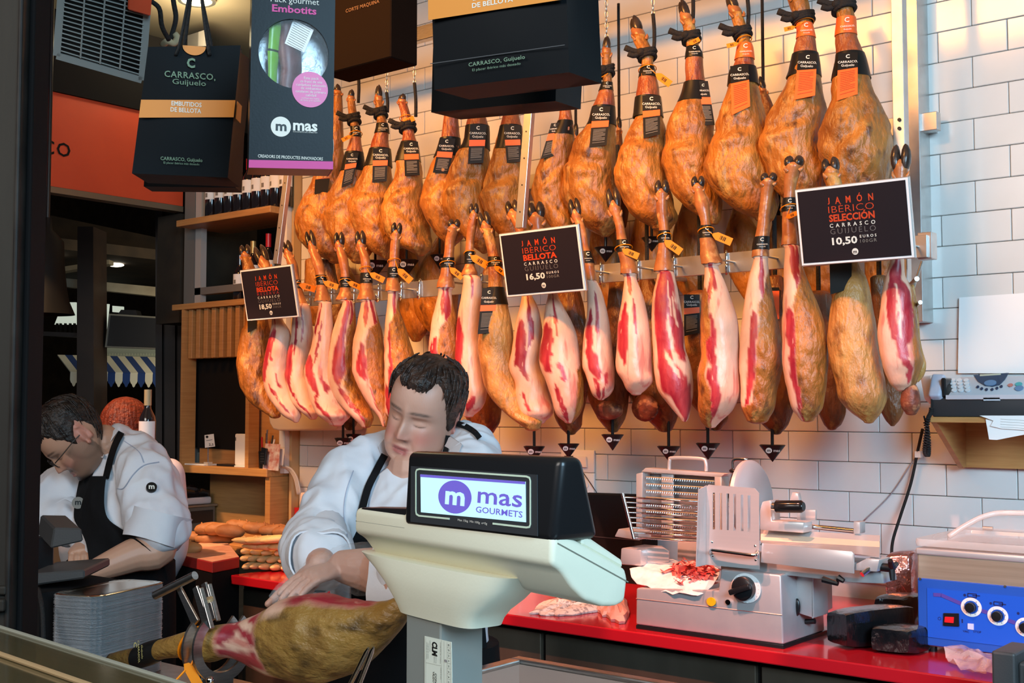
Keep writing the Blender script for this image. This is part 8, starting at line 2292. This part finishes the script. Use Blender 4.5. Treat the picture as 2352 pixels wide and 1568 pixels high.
pp = MB().slab([PY(2200, 857, 4.235), PY(2420, 857, 4.235), PY(2420, 668, 4.235), PY(2203, 683, 4.235)], .0012, V((0, -1, 0))).build('paper_sheet', m_paper, None, origin=PY(2300, 860, 4.235)); tag(pp, 'large white sheet standing against the tiles behind the fax', 'paper')
for px, y, lab in (([(2264, 962), (2272, 1009), (2290, 1010), (2352, 998), (2352, 975), (2300, 970)], YX-.006, 'white note hanging over the shelf front, lower one'), ([(2250, 954), (2282, 966), (2275, 978), (2300, 984), (2360, 988), (2360, 954)], YX-.012, 'ruled white form lying over the shelf edge, upper one')):
    P_ = PL(PY(2300, 970, y), (0, -1, 0), (1, 0, 0)); mb = MB(); P_.poly(mb, px, .001)
    o = mb.build('paper_note', m_paper, None, origin=PY(2300, 990, y)); tag(o, lab, 'paper', 'papers on the fax shelf')
    if 'ruled' in lab:
        mb = MB()
        for k in range(4): mb.tube([P_.pt(2298, 962+k*6, .0012), P_.pt(2360, 966+k*6, .0012)], .0004, 4)
        mb.build('ruled_lines', m_inkd, o)
# ------------------------------------------------------------------ bottles on the shelf
m_btl = mat('dark_wine_glass', (.010, .008, .010), rough=.08, coat=.4)
m_cap = mat('red_capsule', (.42, .010, .018), rough=.3)
def bottle(base, lab, grp, H=.30, capm=m_cap, lblm=m_paper):
    t = thing('wine_bottle', lab, 'bottle', base, grp)
    r = .037
    MB().lathe([(.0001, 0), (r*.9, 0), (r, .006), (r, H*.60), (r*.9, H*.66), (r*.42, H*.76), (.0145, H*.80), (.0145, H*.97), (.016, H*.975), (.016, H), (.0001, H)], 22).build('glass', m_btl, t, local=True, smooth=40)
    MB().lathe([(.0155, H*.80), (.0162, H*.80), (.0165, H*1.003), (.0001, H*1.004)], 18, caps=(False, True)).build('capsule', capm, t, local=True, smooth=40)
    mb = MB(); mb.loft([[V((r*1.012*cos(a), r*1.012*sin(a), z)) for a in [pi*1.05+pi*1.1*k/16 for k in range(17)]] for z in (H*.36, H*.60)], close=False, caps=(False, False)); lb = mb.build('label', lblm, t, local=True, smooth=True)
    mb = MB(); mb.loft([[V((r*1.02*cos(a), r*1.02*sin(a), z)) for a in [pi*1.42+pi*.16*k/4 for k in range(5)]] for z in (H*.40, H*.48)], close=False, caps=(False, False)); mb.build('barcode_print', m_inkd, lb, local=True)
    return t
zt_shelf = zat(410, 506, YF)
xb0 = PY(484, 476, YF+.20).x
ords = ('first from the left', 'second from the left', 'third from the left', 'fourth from the left', 'fifth from the left', 'sixth from the left', 'seventh from the left', 'eighth, behind the slanted post', 'last, right of the slanted post')
b0 = None
for i in range(9):
    u = 486+i*21.3
    p = PY(u, 470, YF+.09); p.z = zt_shelf
    lab = 'dark wine bottle with white label on the top shelf, '+ords[i]
    if b0 is None: b0 = bottle(p, lab, 'wine bottles on the top shelf')
    else: dup(b0, location=p, rotation_euler=(0, 0, random.uniform(-.3, .3)), label=lab)
zr_ = zat(407, 699, YF)
for i, (u, H, cm, lab) in enumerate(((616, .37, m_cap, 'dark bottle with a bright red cap left of the slanted post, behind the small sign'), (664, .38, mat('dark_red_capsule', (.22, .012, .014), rough=.35), 'bottle with a red cap behind the third hoof, right of the slanted post'), (581, .34, mat('gold_capsule', (.45, .30, .10), rough=.3, metal=.5), 'bottle with a gold neck between the first two hooves'), (551, .27, m_btl, 'bottle with a pale label at the left edge of the small sign'))):
    p = PY(u, 640, YF+.17); p.z = zr_
    b = dup(b0, location=p, label=lab, group='wine bottles behind the small sign'); b.scale = (1, 1, H/.30)
    for ch_ in b.children:
        if ch_.name.startswith('capsule') and cm is not m_cap:
            ch_.data = ch_.data.copy(); ch_.data.materials[0] = cm
bb = dup(b0, location=PD(338, 1015, 4.6)-V((0, 0, .10)), label='green bottle with pale neck foil beyond the red-haired person', group='bottles in the hall'); bb.scale = (.85, .85, 1)
for ch_ in bb.children:
    if ch_.name.startswith('capsule'): ch_.data = ch_.data.copy(); ch_.data.materials[0] = mat('pale_foil', (.42, .36, .20), rough=.4)
kt = thing('side_table', 'dark table behind the red-haired person carrying a bottle', 'table', (bb.location.x, bb.location.y, 0))
MB().box2((bb.location.x-.10, bb.location.y-.04, bb.location.z-.03), (bb.location.x+.06, bb.location.y+.04, bb.location.z)).build('top', m_hall, kt)
MB().box2((bb.location.x-.08, bb.location.y-.03, 0), (bb.location.x+.05, bb.location.y+.03, bb.location.z-.03)).build('body', m_hall, kt)
# ------------------------------------------------------------------ chalkboard and desk things on the lower shelf
bd_ = thing('blackboard', 'plain black board leaning on the slatted panel', 'board', PY(490, 1030, YF+.01))
P_ = PL(PY(490, 900, YF+.118), (0, -1, 0), (1, 0, 0))
mb = MB(); P_.poly(mb, [(423, 1026), (540, 1033), (570, 1034), (570, 772), (425, 783)], .010, -.010); mb.build('panel', m_matblk, bd_)
mb = MB(); P_.poly(mb, [(478, 818), (496, 815), (499, 806), (478, 809)], .001, .0005); mb.build('logo_print', m_ink, bd_)
zsh = zs
def onshelf(u, y=YF+.06): return V((PY(u, 1060, y).x, y, zsh))
rt_ = thing('router', 'white upright router on the lower oak shelf', 'router', onshelf(556))
P_ = PL(PY(556, 1035, YF+.04), (0, -1, 0), (1, 0, 0))
zz = zsh
c0, c1 = PY(538, 1060, YF+.04).x, PY(573, 1060, YF+.04).x; zt3 = PY(556, 996, YF+.04).z
MB().box2((c0, YF+.04, zz+.008), (c1, YF+.062, zt3), bev=.009, seg=4).build('front_shell', m_white, rt_, smooth=40)
MB().box2((c0+.004, YF+.062, zz+.008), (c1-.002, YF+.075, zt3-.004), bev=.004).build('rear_shell', m_black, rt_)
MB().box2((c0+.01, YF+.03, zz), (c1-.01, YF+.09, zz+.009), bev=.003).build('foot', m_white, rt_)
MB().box2((c0+.008, YF+.0392, PY(545, 1012, YF+.04).z), (c0+.013, YF+.04, PY(545, 1004, YF+.04).z)).build('mark', m_lab, rt_)
pcd = thing('price_card', 'small white price card on a clear stand on the lower shelf', 'card', onshelf(480, YF+.05))
P_ = PL(PY(482, 1012, YF+.05), (0, -1, 0), (1, 0, 0))
mb = MB(); P_.poly(mb, [(471, 1028), (494, 1025), (491, 996), (470, 999)], .001); cdd = mb.build('card', m_paper, pcd)
mb = MB(); P_.text(mb, '2,5', 480, 491, 1023, 5, .02, e=.0014); P_.disc(mb, 476, 1003, 3, .0004, .001, 12); P_.poly(mb, [(474, 1012), (488, 1010), (488, 1009), (474, 1011)], .0004, .001); mb.build('print', m_lab, cdd)
MB().cyl(PY(478, 1028, YF+.05), V((*PY(478, 1060, YF+.05).xy, zsh)), .003).build('stem', m_chrome, pcd)
MB().box2(onshelf(478, YF+.05)-V((.02, .015, 0)), onshelf(478, YF+.05)+V((.02, .015, .02))).build('base', mat('clear_block', (.7, .6, .5), rough=.1, alpha=.5), pcd)
for nm, u0, u1, y, h, m, lab in (('paper_pad', 402, 468, YF+.02, .008, m_paper, 'flat white pad at the left end of the lower shelf'), ('card_box', 436, 512, YF+.16, .065, mat('grey_green_card', (.45, .47, .40), rough=.7), 'grey-green card rack behind the price card'), ('black_notebook', 497, 537, YF+.05, .012, m_black, 'flat black notebook left of the router'), ('white_box', 498, 536, YF+.14, .03, m_white, 'low white box behind the black notebook')):
    a, b = onshelf(u0, y), onshelf(u1, y); o = MB().box2(a, b+V((0, .09, h)), bev=.002).build(nm, m, None, origin=(a+b)/2); tag(o, lab, {'paper_pad': 'paper', 'card_box': 'rack', 'black_notebook': 'notebook', 'white_box': 'box'}[nm])
ph = thing('pen_pot', 'cluttered holder of pens, cards and papers right of the router', 'holder', onshelf(610))
MB().lathe([(.030, 0), (.034, .09), (.031, .09), (.027, .004), (.0001, .004)], 20, Matrix.Translation(onshelf(608))).build('pot', m_black, ph, smooth=40)
rr_ = random.Random(2)
for i, (du, hgt2, m) in enumerate(((-8, .16, m_cap), (0, .20, m_steel), (8, .17, m_dg), (14, .15, m_white), (4, .14, m_sred), (-3, .18, m_black))):
    b_ = onshelf(608+du*.5)+V((0, .006*(i % 3), .005)); MB().tube([b_, b_+V((du*.003, .01, hgt2))], .0045, 8).build('pen', m, ph)
for i, (u0, v0, u1, v1, y, m, lab) in enumerate(((595, 1048, 628, 958, YF+.14, m_paper, 'tall white leaflet standing behind the pens'), (604, 1078, 640, 1020, YF+.02, mat('red_white_leaflet', (.55, .20, .16), rough=.6, col2=(.75, .70, .66), scale=30), 'red and white leaflet below the pens'), (628, 1066, 650, 1030, YF+.05, m_white, 'white card leaning right of the pens'))):
    P_ = PL(PY((u0+u1)/2, (v0+v1)/2, y), (0, -1, .12), (1, 0, 0)); mb = MB(); P_.poly(mb, [(u0, v0), (u1, v0+3), (u1+4, v1), (u0+6, v1-2)], .002); o = mb.build('leaflet', m, None, origin=P_.pt((u0+u1)/2, v0)); tag(o, lab, 'leaflet')
P_ = PL(PY(615, 1060, YF+.0), (0, -1, .1), (1, 0, 0)); mb = MB(); P_.poly(mb, [(600, 1064), (612, 1068), (616, 1030), (604, 1027)], .012, 0, .002); o = mb.build('calculator', m_black, None, origin=P_.pt(606, 1066)); tag(o, 'small black calculator leaning on the pen pot', 'calculator')
mb = MB(); [mb.box(P_.pt(604+3*(i % 3), 1060-6*(i//3), .0125), (.005, .002, .006)) for i in range(12)]; mb.build('keys', m_dg, o)
pr = thing('paper_dispenser', 'cream paper dispenser with rounded corners behind the far lower hams', 'dispenser', PY(690, 988, 4.08))
fbox('cover', [(618, 972), (626, 986), (640, 989), (770, 988), (776, 980), (776, 925), (612, 930)], 4.05, 4.24, mat('cream_dispenser', (.66, .56, .45), rough=.5), .012, pr, 3)
# conduit, white notice and tap to the right of the shelving
cn = thing('conduit', 'curved pale conduit beside the end of the oak shelving', 'conduit', PY(688, 1120, 4.2))
for k in range(3): MB().tube(spline([PY(648+k*3, 1070, 4.15), PY(664+k*3, 1078, 4.18), PY(677+k*3, 1100, 4.19), PY(684+k*3, 1135, 4.2)], 14), .006, 8).build('flex', mat('pale_flex', (.60, .55, .48), rough=.6), cn, smooth=True)
o = fbox('soap_box', [(687, 1160), (724, 1162), (724, 1130), (690, 1131)], 4.08, 4.2, mat('cream_box', (.70, .58, .46), rough=.6), .004, None); tag(o, 'cream box under the conduit left of the carver’s sleeve', 'box')
o = fbox('red_splash_panel', [(690, 1230), (726, 1232), (726, 1162), (690, 1160)], 4.0, 4.08, m_red, .002, None); tag(o, 'small red upright panel under the cream box', 'panel')
tp_ = thing('tap', 'chrome goose-neck tap behind the carver’s sleeve', 'tap', PY(722, 1190, 3.6))
MB().tube(spline([PY(718, 1290, 3.6), PY(718, 1185, 3.6), PY(719, 1140, 3.6), PY(727, 1121, 3.6), PY(738, 1122, 3.6), PY(744, 1140, 3.58), PY(745, 1160, 3.58)], 30), .012, 12).build('spout', m_chrome, tp_, smooth=True)
b_ = PY(718, 1290, 3.6); MB().cyl(V((b_.x, b_.y, ZC)), V((b_.x, b_.y, max(ZC+.04, b_.z+.01))), .018).build('base', m_chrome, tp_)
# ------------------------------------------------------------------ oven with bags, cutting board, breads
ov = thing('oven', 'dark oven with louvred side left of the bread', 'oven', (-5.95, 3.9, 0))
XO = -5.70
zo = PX(450, 1160, XO).z
m_ov = mat('brown_grey_enamel', (.13, .095, .07), rough=.5)
MB().box2((-6.2, 3.5, 0), (XO, 4.29, zo), bev=.004).build('casing', m_ov, ov)
MB().box2((XO-.002, 3.5, PX(450, 1200, XO).z), (XO+.006, 4.27, PX(450, 1173, XO).z)).build('dark_band', m_black, ov)
MB().box2((-6.2, 3.49, zo-.012), (XO+.008, 4.30, zo+.002), bev=.002).build('top_rim', m_steel, ov)
for i in range(3):
    for j in range(2):
        a = PX(412+j*46, 1214+i*13-j*5, XO+.002); MB().tube([a, a+V((0, .07, 0))], .0028, 6).build('louvre', m_steel, ov)
zz = zo+.003
o = MB().box2((-6.1, 3.6, zz), (XO-.005, 4.27, zz+.04), bev=.012, seg=3).build('folded_cloth', mat('pinkish_cloth', (.62, .50, .48), rough=.9, bump=.3, bscale=30), None, smooth=40, origin=(-5.9, 3.9, zz)); tag(o, 'folded pinkish cloth on the oven under the black bags', 'cloth')
N1, N2 = 34, 40
mb = MB()
mb.grid(lambda i, j: V((-6.08+(XO+6.07)*i, 3.62+.64*j, zz+.105+.022*noise.noise(V((i*5, j*6, 0)))+.012*noise.noise(V((i*16, j*18, 4)))-.03*(abs(j-.5)*2)**4)), N1, N2)
n_ = len(mb.v); vs = list(mb.v)
mb.add([V((p.x, p.y, zz+.042)) for p in vs], [tuple(f[::-1]) for f in mb.f])
bnd = [i for i in range(N1)]+[j*N1+N1-1 for j in range(1, N2)]+[(N2-1)*N1+i for i in range(N1-2, -1, -1)]+[j*N1 for j in range(N2-2, 0, -1)]
mb.f += [[bnd[k], bnd[(k+1) % len(bnd)], n_+bnd[(k+1) % len(bnd)], n_+bnd[k]] for k in range(len(bnd))]
o = mb.build('plastic_bags', m_pack, None, smooth=True, origin=(-5.9, 3.9, zz+.042)); tag(o, 'crinkled black plastic wrap pile on top of the oven', 'bag')
# board
Zb = .965
bq = [PZ(386, 1268, Zb), PZ(488, 1291, Zb), PZ(550, 1279, Zb), PZ(517, 1238, Zb)]
bq[0] = PZ(360, 1262, Zb)
bdm = MB().hexa([p-V((0, 0, .045)) for p in (bq[0], bq[1], bq[2], bq[3])]+bq, bev=.003)
o = bdm.build('cutting_board', mat('red_board_edge', (.42, .028, .02), rough=.5, col2=(.36, .022, .018), scale=8), None, origin=sum(bq, V((0, 0, 0)))/4-V((0, 0, .045))); tag(o, 'thick red-edged cutting board with a floury pale top left of the baguettes', 'board')
c_ = sum(bq, V((0, 0, 0)))/4
MB().hexa([c_+(p-c_)*.985+V((0, 0, .0004)) for p in bq]+[c_+(p-c_)*.985+V((0, 0, .0016)) for p in bq]).build('floury_surface', mat('floury_board', (.68, .40, .26), rough=.8, col2=(.60, .30, .18), scale=20), o)
st_ = MB().hexa([V((p.x, p.y, 0)) for p in bq]+[p-V((0, 0, .047)) for p in bq]).build('board_cabinet', m_matblk, None, origin=(c_.x, c_.y, 0)); tag(st_, 'dark cabinet under the cutting board', 'cabinet')
# breads
m_bag2 = mat('golden_crust', (.72, .45, .13), rough=.55, col2=(.80, .58, .26), scale=14, bump=.25, bscale=50)
m_brn = mat('brown_crust', (.30, .12, .035), rough=.6, col2=(.40, .19, .07), scale=18, bump=.3, bscale=50)
def loaf(p, d, L_, r, m, name, lab, grp, seed, flat=.8):
    d = V(d).normalized(); mb = MB(); pts = []; rs = []
    for k in range(15):
        t_ = k/14; x = (t_-.5)*L_
        pts.append(p+d*x+V((0, 0, .004*sin(t_*5+seed)))); rs.append(r*max(.12, (1-abs(2*t_-1)**3.2)**.5)*(1+.07*noise.noise(V((t_*6, seed, 0)))))
    mb.tube(pts, rs, 14, flat=flat)
    o = mb.build(name, m, None, smooth=True, origin=p-V((0, 0, r*flat)))
    # slashes of the crust
    s_ = MB()
    for k in range(3):
        t_ = .25+.25*k; q = p+d*((t_-.5)*L_)+V((0, 0, r*.80*flat)); w_ = d.cross(V((0, 0, 1))).normalized()
        s_.tube([q-d*L_*.05-w_*r*.35-V((0, 0, r*.10)), q+V((0, 0, r*.13)), q+d*L_*.05+w_*r*.35-V((0, 0, r*.10))], [r*.06, r*.12, r*.06], 6)
    s_.build('crust_ridge', m, o, smooth=True)
    return tag(o, lab, 'bread', grp)
dB = V((.55, .84, 0)).normalized(); dF = V((-.32, .95, 0)).normalized()
rnk = 0
rows_b = [(1303, [563, 580, 600, 624, 650], 'bottom row'), (1285, [556, 573, 594, 618, 646], 'second row from the bottom'), (1268, [556, 580, 606, 634], 'third row from the bottom'), (1254, [562, 592, 622], 'fourth row'), (1240, [540, 570, 602], 'top row')]
ordn = ('first from the left', 'second', 'third', 'fourth', 'rightmost')
for ri, (v, us_, rl_) in enumerate(rows_b):
    z = ZC+.020+ri*.030
    for k, u in enumerate(us_):
        p = PZ(u, v, z)
        lab = 'pale golden baguette, %s of the pile, %s' % (rl_, ordn[k] if k < len(us_)-1 else 'rightmost')
        loaf(p+(dB if ri > 2 else dF)*.085, (dB if ri > 2 else dF)+V((random.uniform(-.08, .08), 0, 0)), .20, .0195, m_bag2, 'baguette', lab, 'baguettes piled on the counter', ri*7+k)
nm_ = ('left end, low', 'second at the left, low', 'upper left', 'upper, second from the left', 'upper, third', 'top of the heap', 'upper right behind the baguettes', 'right behind the baguettes', 'far right behind the baguettes', 'lower middle')
for k, (u, v) in enumerate(((456, 1232), (481, 1236), (480, 1214), (504, 1216), (528, 1220), (550, 1207), (590, 1212), (628, 1217), (660, 1220), (508, 1236))):
    p = PZ(u, v, 1.03 if v < 1225 else .985)
    loaf(p, V((.8, .6, 0)), .14, .034, m_brn, 'brown_roll', 'brown crusty loaf in the heap behind the board, '+nm_[k], 'brown loaves behind the board', 40+k, .85)
p = PZ(412, 1255, .985); loaf(p, V((1, .15, 0)), .26, .045, mat('tan_crust', (.52, .25, .08), rough=.6, col2=(.6, .33, .13), scale=16), 'tan_loaf', 'long tan loaf at the left edge of the board', None, 77, .7)
lt = thing('bread_shelf', 'low tray the brown loaves lie on behind the cutting board', 'tray', PZ(560, 1225, .94))
a, b = PZ(420, 1240, .945), PZ(680, 1235, .945)
MB().box2((a.x, 3.62, ZC+.001), (-4.42, 4.15, .945), bev=.003).build('tray', m_wood, lt)
# bright rolled paper behind the man at the left and the strip light in the hall
o = fbox('strip_lamp', [(88, 1098), (112, 1096), (112, 1091), (88, 1093)], 5.2, 5.25, mat('cool_glow', (1, 1, 1), emit=(.8, 1, 1, 3)), .001, None); tag(o, 'thin glowing strip light behind the bearded man', 'lamp'); a = PY(88, 1096, 5.2); MB().box2((a.x-.1, 5.2, 0), (a.x+.2, 5.3, PY(100, 1098, 5.2).z)).build('cabinet', m_hall, o)
